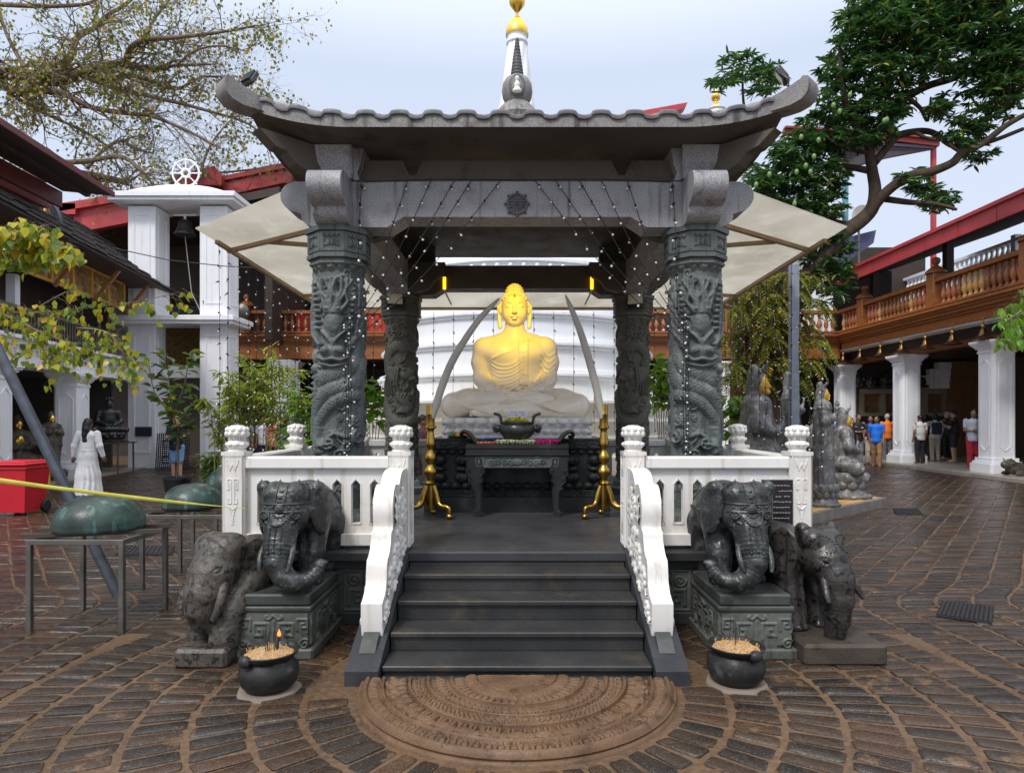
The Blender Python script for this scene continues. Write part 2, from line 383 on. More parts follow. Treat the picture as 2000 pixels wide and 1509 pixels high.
M=dict(
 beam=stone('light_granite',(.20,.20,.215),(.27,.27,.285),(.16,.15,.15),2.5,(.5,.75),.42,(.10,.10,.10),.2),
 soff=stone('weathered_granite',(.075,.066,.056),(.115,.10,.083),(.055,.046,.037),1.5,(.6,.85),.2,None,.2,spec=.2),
 roof=stone('roof_granite',(.15,.145,.142),(.225,.218,.213),(.085,.082,.078),3,(.5,.8),.3,(.035,.032,.03),.3),
 lip=stone('tile_lip_stone',(.055,.055,.062),(.10,.10,.11),None,5,(.4,.7),.15,None,.3),
 carve=stone('carved_bluestone',(.065,.078,.078),(.115,.132,.128),(.17,.19,.18),2.2,(.42,.65),.1,(.05,.056,.054),.25,spec=.35),
 carve2=stone('carved_bluestone_brown',(.075,.075,.062),(.125,.125,.105),(.09,.075,.048),2.2,(.5,.7),.1,None,.25,spec=.3),
 dark=stone('dark_slab_stone',(.030,.031,.034),(.055,.056,.060),(.07,.058,.045),1.6,(.3,.55),.10,None,.15,c3amt=(.62,.75),spec=.25),
 step=stone('wet_step_stone',(.022,.023,.024),(.043,.043,.043),(.075,.058,.038),2.0,(.2,.5),.12,None,.2,c3amt=(.55,.78),spec=.4),
 altar=stone('altar_stone',(.012,.0135,.0135),(.028,.031,.030),(.06,.072,.068),2.4,(.32,.6),.08,None,.2,spec=.3,c3amt=(.58,.75)),
 eleb=stone('black_elephant_stone',(.013,.0145,.0155),(.034,.037,.038),(.085,.10,.095),7,(.2,.5),.12,(.008,.008,.009),.45,spec=.4,c3amt=(.52,.66)),
 eleo=stone('weathered_elephant_stone',(.046,.040,.033),(.080,.069,.057),(.013,.012,.011),11,(.3,.6),.2,(.014,.012,.011),.6,90,spec=.4,c3amt=(.53,.58)),
 ped=stone('carved_pedestal_stone',(.065,.073,.063),(.115,.123,.108),(.035,.038,.035),3,(.4,.65),.12,(.035,.037,.034),.3,spec=.3),
 pedcap=stone('pedestal_cap_stone',(.030,.034,.033),(.068,.072,.068),(.016,.017,.018),3,(.22,.5),.1,None,.2,spec=.35),
 moon=stone('moonstone_sandstone',(.082,.047,.026),(.155,.094,.055),(.04,.026,.017),5,(.38,.65),.15,None,.35,spec=.22),
 marble=stone('white_marble',(.64,.62,.585),(.735,.725,.705),(.62,.58,.515),2.2,(.25,.45),0,(.50,.45,.38),.05,spec=.4),
 buddha=stone('cream_marble',(.83,.72,.575),(.88,.79,.66),None,1.2,(.22,.34),0,None,.03),
 white=plain('white_paint',(.80,.81,.84),.5,0,.03,1.2,.04,streak=(.66,.67,.70)),
 dirtywhite=plain('stained_white_paint',(.72,.73,.75),.55,0,.05,1.2,.05,streak=(.50,.50,.50)),
 stupa=plain('whitewash',(.80,.82,.86),.55,0,.03,.8,.05,streak=(.70,.71,.74)),
 red=plain('red_paint',(.42,.045,.05),.4,0,.15,2,.06),
 maroon=plain('maroon_boards',(.11,.018,.016),.5,0,.3,2,.1),
 wood=wood('orange_wood',(.20,.066,.018),(.35,.128,.036),0),
 woodd=wood('dark_wood',(.13,.04,.016),(.22,.075,.03),0),
 woodk=wood('black_brown_wood',(.022,.014,.010),(.045,.028,.02),0,.6),
 tile=stone('old_roof_tile',(.035,.03,.03),(.075,.066,.062),(.12,.11,.10),4,(.6,.85),.2,None,.4),
 gold=plain('gold_leaf',(.85,.55,.10),.32,1,.15,5,.12),
 goldpaint=plain('gold_paint',(.60,.36,.05),.42,.4,.2,6,.1),
 brass=plain('brass',(.42,.26,.06),.30,1,.25,4,.06),
 brassd=plain('old_brass',(.13,.075,.035),.35,1,.25,6,.1),
 bronze=plain('dark_bronze',(.05,.05,.052),.35,.55,.3,6,.12),
 bron2=stone('weathered_bronze',(.085,.082,.078),(.16,.158,.157),(.34,.35,.37),6,(.26,.5),.05,(.055,.048,.04),.3,spec=.5,c3amt=(.53,.68)),
 verd=stone('verdigris_bronze',(.010,.018,.017),(.030,.055,.047),(.04,.095,.078),3,(.28,.5),0,(.075,.165,.135),.2,spec=.4,c3amt=(.52,.70)),
 steel=plain('grey_steel',(.13,.125,.115),.4,.5,.25,6,.06),
 pole=plain('galvanised_pole',(.075,.085,.105),.4,.5,.25,10,.1),
 black=plain('black_plastic',(.018,.018,.02),.4),
 rubber=plain('black_rubber',(.016,.016,.018),.6,bump=.5,bs=120),
 redbin=plain('red_plastic',(.55,.015,.03),.35,0,.06,2,.03),
 cable=plain('black_cable',(.012,.012,.014),.5),
 bulb=plain('clear_bulb',(.62,.62,.64),.06,0,.02),
 tusk=plain('grey_ivory',(.46,.43,.38),.4,0,.16,2,.08),
 skin=plain('brown_skin',(.24,.12,.075),.5,0,.06), skinl=plain('fair_skin',(.55,.33,.24),.5,0,.06),
 hair=plain('black_hair',(.012,.010,.010),.42,0,.3,30), hairb=plain('blond_hair',(.42,.28,.13),.5,0,.2,30), hairg=plain('grey_hair',(.42,.40,.38),.5,0,.2,30),
 bark=stone('grey_bark',(.095,.066,.044),(.20,.145,.10),(.055,.040,.027),4,(.7,.9),.1,None,.6,25),
 barkd=stone('dark_bark',(.040,.029,.020),(.085,.062,.043),(.025,.019,.014),4,(.7,.9),.1,None,.9,22,spec=.2),
 soil=plain('soil',(.06,.04,.028),.9), plasticpot=plain('black_pot',(.02,.02,.022),.45),
)
def cloth(name,c,rough=.8): return plain(name,c,rough,0,.08,9,.2)
# ---------------------------------------------------------------- scene, camera, light
sc=bpy.context.scene
cam=bpy.data.cameras.new('camera'); co=bpy.data.objects.new('camera',cam); C.objects.link(co)
co.location=(0,0,EYE); co.rotation_euler=(PI/2,0,0); cam.sensor_width=36; cam.lens=36*F/2000
cam.shift_x=-(CX-1000)/2000; cam.shift_y=(HY-754.5)/2000; cam.clip_start=.05; cam.clip_end=3000; sc.camera=co
sc.view_settings.view_transform='Standard'; sc.view_settings.look='None'; sc.view_settings.exposure=.42; sc.view_settings.gamma=1
SUN_EL,SUN_AZ=R(52),R(-150)       # sun behind the viewer and to the left, above thin cloud
w=bpy.data.worlds.new('World'); sc.world=w; w.use_nodes=True; nt=w.node_tree
sky=nt.nodes.new('ShaderNodeTexSky'); sky.sky_type='NISHITA'; sky.sun_disc=False; sky.sun_elevation=SUN_EL; sky.sun_rotation=SUN_AZ; sky.dust_density=2.0; sky.air_density=1.0
bg=nt.nodes['Background']; bg.inputs['Strength'].default_value=.1
geo=nt.nodes.new('ShaderNodeTexCoord'); sp=nt.nodes.new('ShaderNodeSeparateXYZ'); nt.links.new(geo.outputs['Generated'],sp.inputs[0])
rp=nt.nodes.new('ShaderNodeValToRGB'); nt.links.new(sp.outputs['Z'],rp.inputs['Fac'])
e=rp.color_ramp.elements; e.new(.3); e.new(.52)
for q,(p,c) in zip(e,[(0,(.33,.34,.365)),(.20,(.255,.282,.335)),(.46,(.245,.277,.335)),(1,(.86,.86,.87))]): q.position=p;q.color=c+(1,)
sca=nt.nodes.new('ShaderNodeVectorMath'); sca.operation='SCALE'; sca.inputs['Scale'].default_value=23; nt.links.new(rp.outputs[0],sca.inputs[0])
mx=nt.nodes.new('ShaderNodeMix'); mx.data_type='RGBA'; mx.inputs[0].default_value=.86
nt.links.new(sky.outputs[0],mx.inputs[6]); nt.links.new(sca.outputs[0],mx.inputs[7]); nt.links.new(mx.outputs[2],bg.inputs['Color'])
sl=bpy.data.lights.new('sun','SUN'); so=bpy.data.objects.new('sun',sl); C.objects.link(so); sl.energy=1.9; sl.angle=R(11); sl.color=(1,.955,.90)
d=Vector((sin(SUN_AZ)*cos(SUN_EL),cos(SUN_AZ)*cos(SUN_EL),sin(SUN_EL))); so.rotation_euler=d.to_track_quat('Z','Y').to_euler(); so.location=(0,0,40)
sc.cycles.max_bounces=8; sc.cycles.use_denoising=True
# ================================================================= ground and paving
t=NT('mortar'); col=t.ramp(t.noise(1.3,6),[(.3,(.050,.029,.017)),(.7,(.135,.083,.048))])
col=t.mix(t.ramp(t.noise(30,3),[(.4,0),(.7,.5)]),col,(.20,.135,.08))
M['mortar']=t.set(Base_Color=col,Roughness=t.ramp(t.noise(.9,4),[(.35,.14),(.62,.6)]),Normal=t.bump(t.noise(45,5),.5,.008),Specular_IOR_Level=.35)
t=NT('wet_setts'); g=t.n('ShaderNodeNewGeometry'); 
base=t.ramp(g.outputs['Random Per Island'],[(0,(.008,.0075,.007)),(.22,(.014,.011,.009)),(.5,(.032,.020,.012)),(.78,(.060,.033,.017)),(.9,(.085,.040,.018)),(1,(.024,.02,.017))])
base=t.mix(t.ramp(t.noise(7,6,rough=.7),[(.40,0),(.75,.7)]),base,(.052,.035,.023))
base=t.mix(t.ramp(t.noise(3.1,8,rough=.72),[(.575,0),(.63,.8)]),base,(.17,.095,.042))
base=t.mix(t.ramp(t.noise(60,4),[(.52,0),(.75,.25)]),base,(.14,.125,.11))
base=t.mix(t.ramp(t.noise(130,3),[(.38,.75),(.5,0)]),base,(.006,.005,.005)); base=t.mix(t.ramp(t.noise(85,4),[(.58,0),(.70,.5)]),base,(.15,.12,.095))
M['setts']=t.set(Base_Color=base,Roughness=t.mix(t.ramp(t.noise(150,3),[(.42,0),(.6,.4)]),t.ramp(t.noise(1.1,5),[(.42,.05),(.66,.33)]),(.6,.6,.6)),Normal=t.bump(t.noise(120,4),.35,.004,t.bump(t.noise(34,7,rough=.7),.5,.011)),Specular_IOR_Level=.6)
gm=MB(); gm.add([(-400,-60,0),(400,-60,0),(400,700,0),(-400,700,0)],[(0,1,2,3)])
tag(gm.build('ground',M['mortar']),'brown wet mortar bed of the courtyard',None,kind='structure')
def setts():
    rr=random.Random(3); Q=[]
    def quad(p):                                   # four corners, in order
        cx=sum(a[0] for a in p)/4;cy=sum(a[1] for a in p)/4
        Q.append([[a[0]+rr.uniform(-.011,.011),a[1]+rr.uniform(-.008,.008)] for a in p]+[[cx,cy]])
    c0=(0,3.98); r=.965
    while r<2.75:
        wd=rr.uniform(.25,.30); n=int(2*PI*(r+wd/2)/rr.uniform(.112,.135))
        for i in range(n):
            if rr.random()<.004: continue
            a0=2*PI*(i+.10)/n; a1=2*PI*(i+.90)/n
            p=[(c0[0]+q*cos(a),c0[1]+q*sin(a)) for q,a in((r+.012,a0),(r+wd-.02,a0),(r+wd-.02,a1),(r+.012,a1))]
            if p[0][1]<1.9 or p[0][1]>5.6 or (abs(p[0][0])<1.0 and p[0][1]>3.9): continue
            quad(p)
        r+=wd+.004
    def g(y): 
        s=min(max((y-5.2)/1.3,0),1); s=s*s*(3-2*s)
        return .78*s*max(0,y-5.6)
    wc=.325
    for sg in(-1,1):
        for ci in range(-60,60):
            y=1.9+rr.uniform(0,.1); c=ci*wc
            while y<24:
                pit=rr.uniform(.105,.13) if y<9 else rr.uniform(.12,.15); y1=y+pit-.018
                x0=c+g(y)+.013; x1=c+wc+g(y1)-.013; xm=sg*(c+g(y)); 
                ok=sg*xm>0 and abs(xm)<.80*y+1.2 and abs(xm)<12.4
                if ok and y<5.62 and math.hypot(xm-c0[0]+sg*wc/2,y-c0[1])<2.92: ok=False
                if ok and abs(xm)<2.2 and 5<y<10.2: ok=False
                if ok and y>10.5 and abs(xm)<4.5: ok=False
                if ok:
                    quad([(sg*x0,y),(sg*(c+wc+g(y)-.013),y),(sg*x1,y1),(sg*(c+g(y1)+.013),y1)])
                y+=pit
    A=np.array(Q); n=len(A); cen=A[:,4:5]; cor=A[:,:4]
    nx=np.roll(cor,-1,1); o8=np.empty((n,8,2)); f=.16
    o8[:,0::2]=cor+(nx-cor)*f*.5; o8[:,1::2]=cor+(nx-cor)*(1-f*.5)
    hgt=RNG.uniform(.005,.011,n); V=np.empty((n,25,3))
    for k,(sc_,z) in enumerate(((1.0,-.004),(.975,.70),(.885,1.0))):
        V[:,k*8:(k+1)*8,:2]=cen+(o8-cen)*sc_
        V[:,k*8:(k+1)*8,2]=z if k==0 else hgt[:,None]*z
    V[:,24,:2]=cen[:,0]; V[:,24,2]=hgt*1.05
    tilt=RNG.normal(0,.010,(n,1,2)); V[:,8:,2]+=((V[:,8:,:2]-cen)*tilt).sum(-1)
    i=np.arange(8);j=(i+1)%8
    Fq=np.concatenate([np.stack([i+k*8,j+k*8,j+k*8+8,i+k*8+8],1) for k in(0,1)]+[np.array([[16+a,16+a+1,16+(a+2)%8,24] for a in(0,2,4,6)])])
    Fa=(Fq[None]+25*np.arange(n)[:,None,None]).reshape(-1,4)
    tag(link('pavement',mkmesh('pavement',V.reshape(-1,3),Fa,M['setts'],None,50)),'wet dark stone setts laid in rings and rows',None,kind='structure')
setts()
# ================================================================= shared building pieces
def pillar_parts(h,w=.62):
    """white square pillar with cut corners, stepped base and flaring capital; local origin at its foot"""
    k=w/2; b=MB(); c8=lambda r,ch:[(r-ch,-r),(r,-r+ch),(r,r-ch),(r-ch,r),(-r+ch,r),(-r,r-ch),(-r,-r+ch),(-r+ch,-r)]
    base=MB()
    for r,z0,z1 in((k*1.42,0,.24),(k*1.30,.24,.30),(k*1.16,.30,.40)): base.pz(c8(r,r*.12),z0,z1)
    b.pz(c8(k,k*.22),.40,h-.34)
    for s in(0,1,2,3):                                     # raised pointed panel frames on each face
        a=s*PI/2; fr=MB(); pw=k*.52; z0,z1=.62,h-.55
        out=[(-pw,z0+.12),(-pw*.55,z0+.05),(0,z0-.03),(pw*.55,z0+.05),(pw,z0+.12),(pw,z1-.12),(pw*.55,z1-.05),(0,z1+.03),(-pw*.55,z1-.05),(-pw,z1-.12)]
        for i in range(10): 
            p,q=out[i],out[(i+1)%10]; fr.bar((p[0],-k-.004,p[1]),(q[0],-k-.004,q[1]),.03,.022,up=(0,-1,0))
        fr.xf(Matrix.Rotation(a,4,'Z')); b.add(np.concatenate(fr.v),fr.f)
    cp=MB()
    for r,z0,z1 in((k*1.06,h-.34,h-.30),(k*1.02,h-.30,h-.22),(k*1.15,h-.22,h-.17),(k*1.27,h-.17,h-.12),(k*1.42,h-.12,h-.07),(k*1.52,h-.07,h)): cp.pz(c8(r,r*.15),z0,z1)
    return base.mesh('base',M['white']),b.mesh('pillar',M['white']),cp.mesh('capital',M['white'])
def add_pillar(par,pm,loc):
    o=link('pillar',pm[1],par,False); o.location=loc
    for n,m in(('base',pm[0]),('capital',pm[2])): link(n,m,o,False)
    return o
bal_prof=[(.045,0),(.075,0),(.075,.05),(.05,.07),(.042,.10),(.06,.14),(.088,.22),(.092,.28),(.075,.36),(.048,.46),(.040,.52),(.055,.54),(.055,.57),(.045,.585),(.07,.60),(.07,.65),(.045,.65)]
# ================================================================= right hall (veranda + balcony) along X = 13.3
t_=thing('veranda_hall','long timber balconied hall with white pillars and red eaves beyond the wet paving','building',(13.4,21,0))
def wpart(n,mb,m,p,s=None): return mb.build(n,m,p,s)
b=MB(); b.b2((12.62,10,0),(20,27.6,.12)); wpart('floor',b,plain('veranda_floor',(.30,.27,.24),.35),t_)
b=MB(); b.b2((12.50,10,0),(12.615,27,.115),.01); wpart('step_kerb',b,stone('kerb_stone',(.22,.19,.16),(.36,.33,.29),None,3),t_)
pm=pillar_parts(3.66,.66)
for y in(14.3,18.6,22.9,27.2):
    o=add_pillar(t_,pm,(13.4-13.4,y-21,.12))
o=add_pillar(t_,pm,(10.9-13.4,27.6-21,.0))
b=MB(); b.b2((12.95,10,4.31),(13.60,27,4.355)); wpart('soffit',b,plain('white_ceiling',(.84,.84,.85),.6),t_)
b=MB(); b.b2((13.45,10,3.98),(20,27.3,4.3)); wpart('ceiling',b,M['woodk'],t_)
b=MB(); b.b2((13.42,10,3.79),(13.78,27.3,3.97)); b.b2((13.55,10,3.97),(13.76,27.3,4.309)); wpart('lintel',b,M['woodd'],t_)
b=MB()
for x0,z0,z1 in((12.90,4.36,4.62),(12.84,4.62,4.70),(12.76,4.70,4.80),(12.70,4.80,4.88),(12.62,4.88,4.96)): b.b2((x0,10,z0),(13.6,26.5-(13-x0)*.2,z1-.002),0)
wpart('balcony_beam',b,M['wood'],t_)
b=MB(); b.b2((12.70,10,5.00),(12.98,26.4,5.07),.01); b.b2((12.66,10,5.75),(13.02,26.4,5.83),.015); b.b2((12.72,10,5.835),(12.96,26.4,5.90),.015); wpart('handrail',b,M['wood'],t_)
bm=MB().lathe([(r,z+.0) for r,z in bal_prof],12).mesh('baluster',[M['wood']],50)
bw=[M['wood'],wood('red_wood',(.34,.10,.04),(.48,.16,.06),2),wood('yellow_wood',(.50,.26,.08),(.68,.38,.13),2)]
bms=[MB().lathe([(r,z) for r,z in bal_prof],12).mesh('baluster',[q],50) for q in bw]
y=13.2;i=0
posts=(16.6,20.4,24.6)
while y<26.3:
    if min(abs(y-p) for p in posts)>.28:
        o=link('baluster',bms[1 if (i//9)%2 else (2 if i%11<4 else 0)],t_,False); o.location=(12.84-13.4,y-21,5.08); 
    y+=.235;i+=1
for p in posts:
    b=MB(); b.b2((12.64,p-.2,4.98),(13.04,p+.2,6.05),.02); b.lathe([(.30,6.05),(.30,6.10),(.2,6.2),(.08,6.28),(.06,6.32),(.10,6.36),(.13,6.44),(.10,6.52),(.02,6.56)],12,(12.84,p,0),ph=.5); wpart('newel_post',b,M['wood'],t_,40)
b=MB(); b.px([(10,6.66),(26.2,6.66),(26.2,7.06),(10,7.06)],12.25,12.33); b.px([(10,7.06),(26.2,7.06),(26.2,7.16),(10,7.16)],12.18,12.34)
for y in np.arange(11,26,1.5): b.b2((12.235,y,6.67),(12.25,y+.03,7.05))
wpart('eave_fascia',b,M['red'],t_)
b=MB(); b.py([(12.34,6.70),(16,7.95),(19.6,9.2),(19.6,9.4),(16,8.2),(12.34,7.05)],10,27.5); wpart('roof',b,plain('black_boards',(.006,.005,.004),.8,spec=.1),t_)
b=MB(); b.b2((16.6,10,4.4),(16.9,27.3,6.3)); b.b2((13,27,4.4),(15.2,27.4,7.6)); wpart('upper_wall',b,M['woodk'],t_)
for y in(16.6,20.4,24.6):
    b=MB(); b.b2((13.1,y-.11,5.9),(13.32,y+.11,7.4)); wpart('post',b,M['woodk'],t_)
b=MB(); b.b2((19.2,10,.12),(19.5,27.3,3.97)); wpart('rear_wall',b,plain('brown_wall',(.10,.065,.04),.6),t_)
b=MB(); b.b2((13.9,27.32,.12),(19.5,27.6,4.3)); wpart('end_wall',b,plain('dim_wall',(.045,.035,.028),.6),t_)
b=MB(); b.b2((13.9,27.0,1.72),(18.3,27.31,1.86)); b.b2((13.9,26.95,2.62),(18.3,27.31,2.82))
for x in np.arange(13.9,18.2,.86): b.b2((x,27.02,1.86),(x+.2,27.31,2.62))
wpart('wall_frieze',b,plain('tan_frieze',(.24,.19,.13),.6),t_)
b=MB()
for x in np.arange(13.9,17.6,.86): b.b2((x+.21,27.2,1.88),(x+.85,27.315,2.6))
wpart('wall_panel',b,plain('copper_panel',(.16,.075,.03),.45,0,.3,6),t_)
b=MB(); b.b2((17.4,26.6,.12),(17.75,26.94,3.9)); b.b2((18.9,26.6,.12),(19.15,26.94,3.9)); b.b2((17.75,26.6,3.3),(18.9,26.94,3.9)); b.b2((17.75,26.8,.12),(18.9,26.93,3.3)); wpart('door_case',b,wood('brown_door',(.14,.075,.035),(.20,.11,.05),2),t_)
b=MB()
for k in range(4): b.b2((15.9+.32*k,26.75-.04*k,2.83+.26*k),(17.38,26.94,3.085+.26*k))
wpart('stepped_arch',b,M['dirtywhite'],t_)
# statues stacked on the frieze shelf at the rear of the hall
def seated_stat(name,s=1,mat=None,res=.022):
    q=SDF(); q.ell((0,0,.10),(.36,.24,.11),.05); q.cap((-.18,0,.12),(-.36,-.1,.08),.09,.08,.05).cap((.18,0,.12),(.36,-.1,.08),.09,.08,.05)
    q.ell((0,.02,.36),(.17,.12,.2),.05).ell((0,.02,.52),(.22,.11,.1),.05)
    for sg in(-1,1): q.path([(sg*.22,.02,.52),(sg*.27,0,.30),(sg*.08,-.18,.2)],[.07,.062,.05],.04)
    q.cap((0,0,.56),(0,0,.66),.06).ell((0,-.01,.74),(.085,.095,.12),.03).ell((0,.0,.86),(.05,.05,.06),.02)
    V,Fc=q.mesh(res); V=V*s; return mkmesh(name,V,Fc,mat,None,180)
sm_=seated_stat('seated_statue',1,M['bronze'],.03)
ks=[(14.3,26.9,.62),(14.95,27.0,.78),(15.6,26.9,.6),(13.9,27.1,.9),(16.05,26.55,.75)]
for i,(x,y,s) in enumerate(ks):
    o=link('seated_statue',sm_); o.location=(x,y,2.83); o.scale=(s,s,s); o.rotation_euler=(0,0,-.2)
    tag(o,'dark bronze seated statue on the high shelf inside the right hall','statue','seated bronzes on the hall shelf')
# hanging bell lamps
def belllamp():
    e=thing('hanging_lamp','brass bell-shaped lamp hung under the right hall balcony','lamp',(0,0,0),0,'bell lamps under the balcony')
    MB().lathe([(.02,.0),(.20,-.005),(.205,.02),(.12,.07),(.075,.13),(.06,.20),(.03,.23),(.028,.25)],16).build('lamp_shade',M['brassd'],e,40,False)
    MB().lathe([(.028,.25),(.04,.26),(.05,.29),(.035,.33),(.012,.35),(.012,.50)],12).build('lamp_cap',M['brass'],e,40,False)
    return e
pr=belllamp(); 
for i,y in enumerate((17.1,18.4,19.7,21.0,22.3,23.6,25.0,26.3)):
    o=pr if i==0 else copy_tree(pr); o.location=(12.88,y,3.80); o.scale=(1.25,)*3; 
# white terrace balustrade beyond
t_=thing('terrace_balustrade','white balustrade of a far terrace seen through the hall upper storey','balustrade',(19,28,0))
b=MB(); b.b2((18.9,22,7.58),(19.2,34,7.70)); b.b2((18.9,22,8.35),(19.2,34,8.47)); b.b2((18.7,22,6.9),(19.4,34,7.57)); b.build('rail',M['white'],t_)
for y in(25.4,29.4,33.4): MB().b2((18.92,y-.12,7.7),(19.18,y+.12,8.62)).build('post',M['white'],t_)
wm=MB().lathe([(r*1.15,z) for r,z in bal_prof],10).mesh('baluster',[M['white']],50)
for y in np.arange(22.2,34,.3):
    if min(abs(y-p) for p in(25.4,29.4,33.4))>.2: o=link('baluster',wm,t_,False); o.location=(.05,y-28,7.7)
# ================================================================= rear hall along Y = 26.5
t_=thing('rear_hall','two-storey rear hall with orange timber balcony behind the white dagoba','building',(0,26.5,0))
b=MB()
for y0,z0,z1 in((26.60,4.0,4.62),(26.52,4.62,4.70),(26.44,4.70,4.80),(26.38,4.80,4.88),(26.30,4.88,4.96)): b.b2((-11.2,y0,z0),(13.2-(y0-26.3),27.2,z1-.002))
wpart('balcony_beam',b,M['wood'],t_)
b=MB(); b.b2((-11,26.36,5.0),(12.7,26.6,5.07),.01); b.b2((-11,26.32,5.76),(12.7,26.64,5.9),.015); wpart('handrail',b,M['wood'],t_)
for i,x in enumerate(np.arange(-10.3,-5.2,.27)): o=link('baluster',bms[0],t_,False); o.location=(x,-.02,5.08)
for i,x in enumerate(np.arange(5.0,12.6,.27)): o=link('baluster',bms[1],t_,False); o.location=(x,-.02,5.08)
for x in(-10.75,-6.2,8.1):
    b=MB(); b.b2((x-.2,26.26,4.98),(x+.2,26.66,6.05),.02); b.lathe([(.32,6.05),(.32,6.10),(.18,6.24),(.07,6.30),(.10,6.36),(.13,6.44),(.10,6.52),(.02,6.56)],12,(x,26.46,0),ph=.5); wpart('newel_post',b,M['wood'],t_,40)
b=MB(); b.b2((-20,27.2,4.0),(20,33,4.3)); wpart('upper_floor',b,M['woodk'],t_)
b=MB(); b.b2((-20,32.6,4.3),(20,33,10)); wpart('upper_wall',b,M['woodk'],t_)
b=MB(); b.b2((-20,31.5,0),(20,31.9,4)); wpart('lower_wall',b,plain('dark_wall',(.035,.032,.03),.7),t_)
b=MB(); b.py([(-11.5,10.4),(-8.9,10.95),(-8.9,11.45),(-11.7,10.85)],26.2,26.5); b.py([(-11.8,10.9),(-8.6,11.55),(-8.6,11.72),(-11.9,11.05)],26.1,26.5); wpart('barge_board',b,M['red'],t_)
b=MB(); b.py([(-13.5,11.05),(-11.8,11.45),(-11.5,11.1),(-11.5,10.7),(-13.5,10.7)],25.9,26.3); wpart('ridge_end',b,M['red'],t_)
b=MB(); b.py([(-20,9.3),(-11.5,11.0),(0,13.1),(0,12.7),(-11.5,10.4),(-20,8.7)],26.5,34); wpart('roof',b,M['maroon'],t_)
pmr=pillar_parts(3.9,.6)
for x in(-9.2,-3.6,3.9,8.6): add_pillar(t_,pmr,(x,.6,.02))
b=MB(); b.b2((-7.6,31.0,.1),(-5.2,31.4,2.6)); wpart('doorway',b,plain('grey_door',(.09,.09,.10),.5),t_)
# large gilt seated figure behind the rear balcony, red cloth over the rail
GOLD_AT=(-8.9,29.6,5.0)
t=MB(); t.b2((-9.7,28.0,5.0),(-5.3,28.9,6.15),.04); tag(t.build('cloth_covered_table',cloth('red_cloth',(.62,.02,.035))),'long table draped in red cloth behind the orange balcony','table')
# flood lamp on the newel by the tower
e=thing('round_floodlight','round glass floodlight in front of the orange newel post beside the tower','floodlight',(-10.72,26.0,5.75))
MB().lathe([(.05,-.05),(.30,-.05),(.33,0),(.33,.16),(.2,.24),(.05,.26)],20).xf(Matrix.Rotation(PI/2,4,'X')).build('housing',M['steel'],e,40,False)
MB().lathe([(.001,.0),(.15,.004),(.29,.02),(.29,.03)],20).xf(Matrix.Translation((0,-.0,0))@Matrix.Rotation(PI/2,4,'X')@Matrix.Translation((0,0,-.09))).build('lens',plain('grey_glass',(.45,.5,.5),.1),e,40,False)
# ================================================================= white bell tower
TX0,TX1,TY0,TY1=-12.52,-9.32,21.4,22.32
t_=thing('bell_tower','white square bell tower open in the middle with domed slab roof','tower',((TX0+TX1)/2,TY0,0))
pw=.89
def tpier(x,y):
    m=MB(); m.b2((x,y,0),(x+pw,y+pw,8.45),.02)
    for z0,z1 in((.5,4.3),(5.3,8.2)):                     # recessed-looking frame of raised strips
        for u0,u1,w0,w1 in((.17,.23,z0,z1),(.66,.72,z0,z1),(.23,.66,z0,z0+.06),(.23,.66,z1-.06,z1)):
            m.b2((x+u0,y-.02,w0),(x+u1,y,w1)); m.b2((x+pw,y+u0,w0),(x+pw+.02,y+u1,w1)); m.b2((x-.02,y+u0,w0),(x,y+u1,w1))
    return m.build('pier',M['white'],t_)
for x in(TX0,TX1-pw):
    tpier(x,TY0)
def slab(x0,x1,y0,y1,z): 
    m=MB(); m.b2((x0,y0,z),(x1,y1,z+.10),.01); m.b2((x0-.07,y0-.07,z+.10),(x1+.07,y1+.07,z+.26),.015); return m
slab(TX0-.3,TX1+.3,TY0-.35,TY1+.2,4.62).build('mid_slab',M['white'],t_)
rs=slab(TX0-.38,TX1+.38,TY0-.45,TY1+.35,8.5)
A=[]
for i in range(13):
    u=i/12*2-1; row=[]
    for j in range(9):
        v=j/8*2-1; row.append(((TX0+TX1)/2+u*1.95,(TY0+TY1)/2+v*.82,8.755+.42*(1-abs(u)**2.4)*(1-abs(v)**4)))
    A.append(row)
rs.grid(A); rs.build('roof',M['white'],t_,40)
MB().b2((TX0+pw+.01,TY0+.35,2.95),(TX1-pw-.01,TY0+.55,3.35)).build('lintel',M['white'],t_)
b=MB(); b.b2((TX0+pw+.02,TY0+.6,3.35),(TX1-pw-.02,TY0+.66,4.6)); b.build('gilt_panel',plain('dark_gilt',(.11,.065,.015),.4,.5,.5,9,.4),t_)
e=thing('wheel_emblem','white eight-spoked wheel standing on the domed tower roof','emblem',(-10.95,22.0,9.1))
m=MB(); m.tube([(.44*cos(a),0,.62+.44*sin(a)) for a in np.linspace(0,2*PI,25)],.034,8); m.build('rim',M['white'],e,60,False)
m=MB(); m.b2((-.05,-.05,-.1),(.05,.05,.19)); m.build('stand',M['white'],e,None,False)
m=MB(); m.tube([(.13*cos(a),0,.62+.13*sin(a)) for a in np.linspace(0,2*PI,17)],.045,8); m.build('hub',M['white'],e,60,False)
m=MB()
for k in range(8): 
    a=k*PI/4; m.bar((.15*cos(a),0,.62+.15*sin(a)),(.52*cos(a),0,.62+(.52)*sin(a)),.036,.04,up=(0,1,0))
m.build('spoke',M['white'],e,None,False)
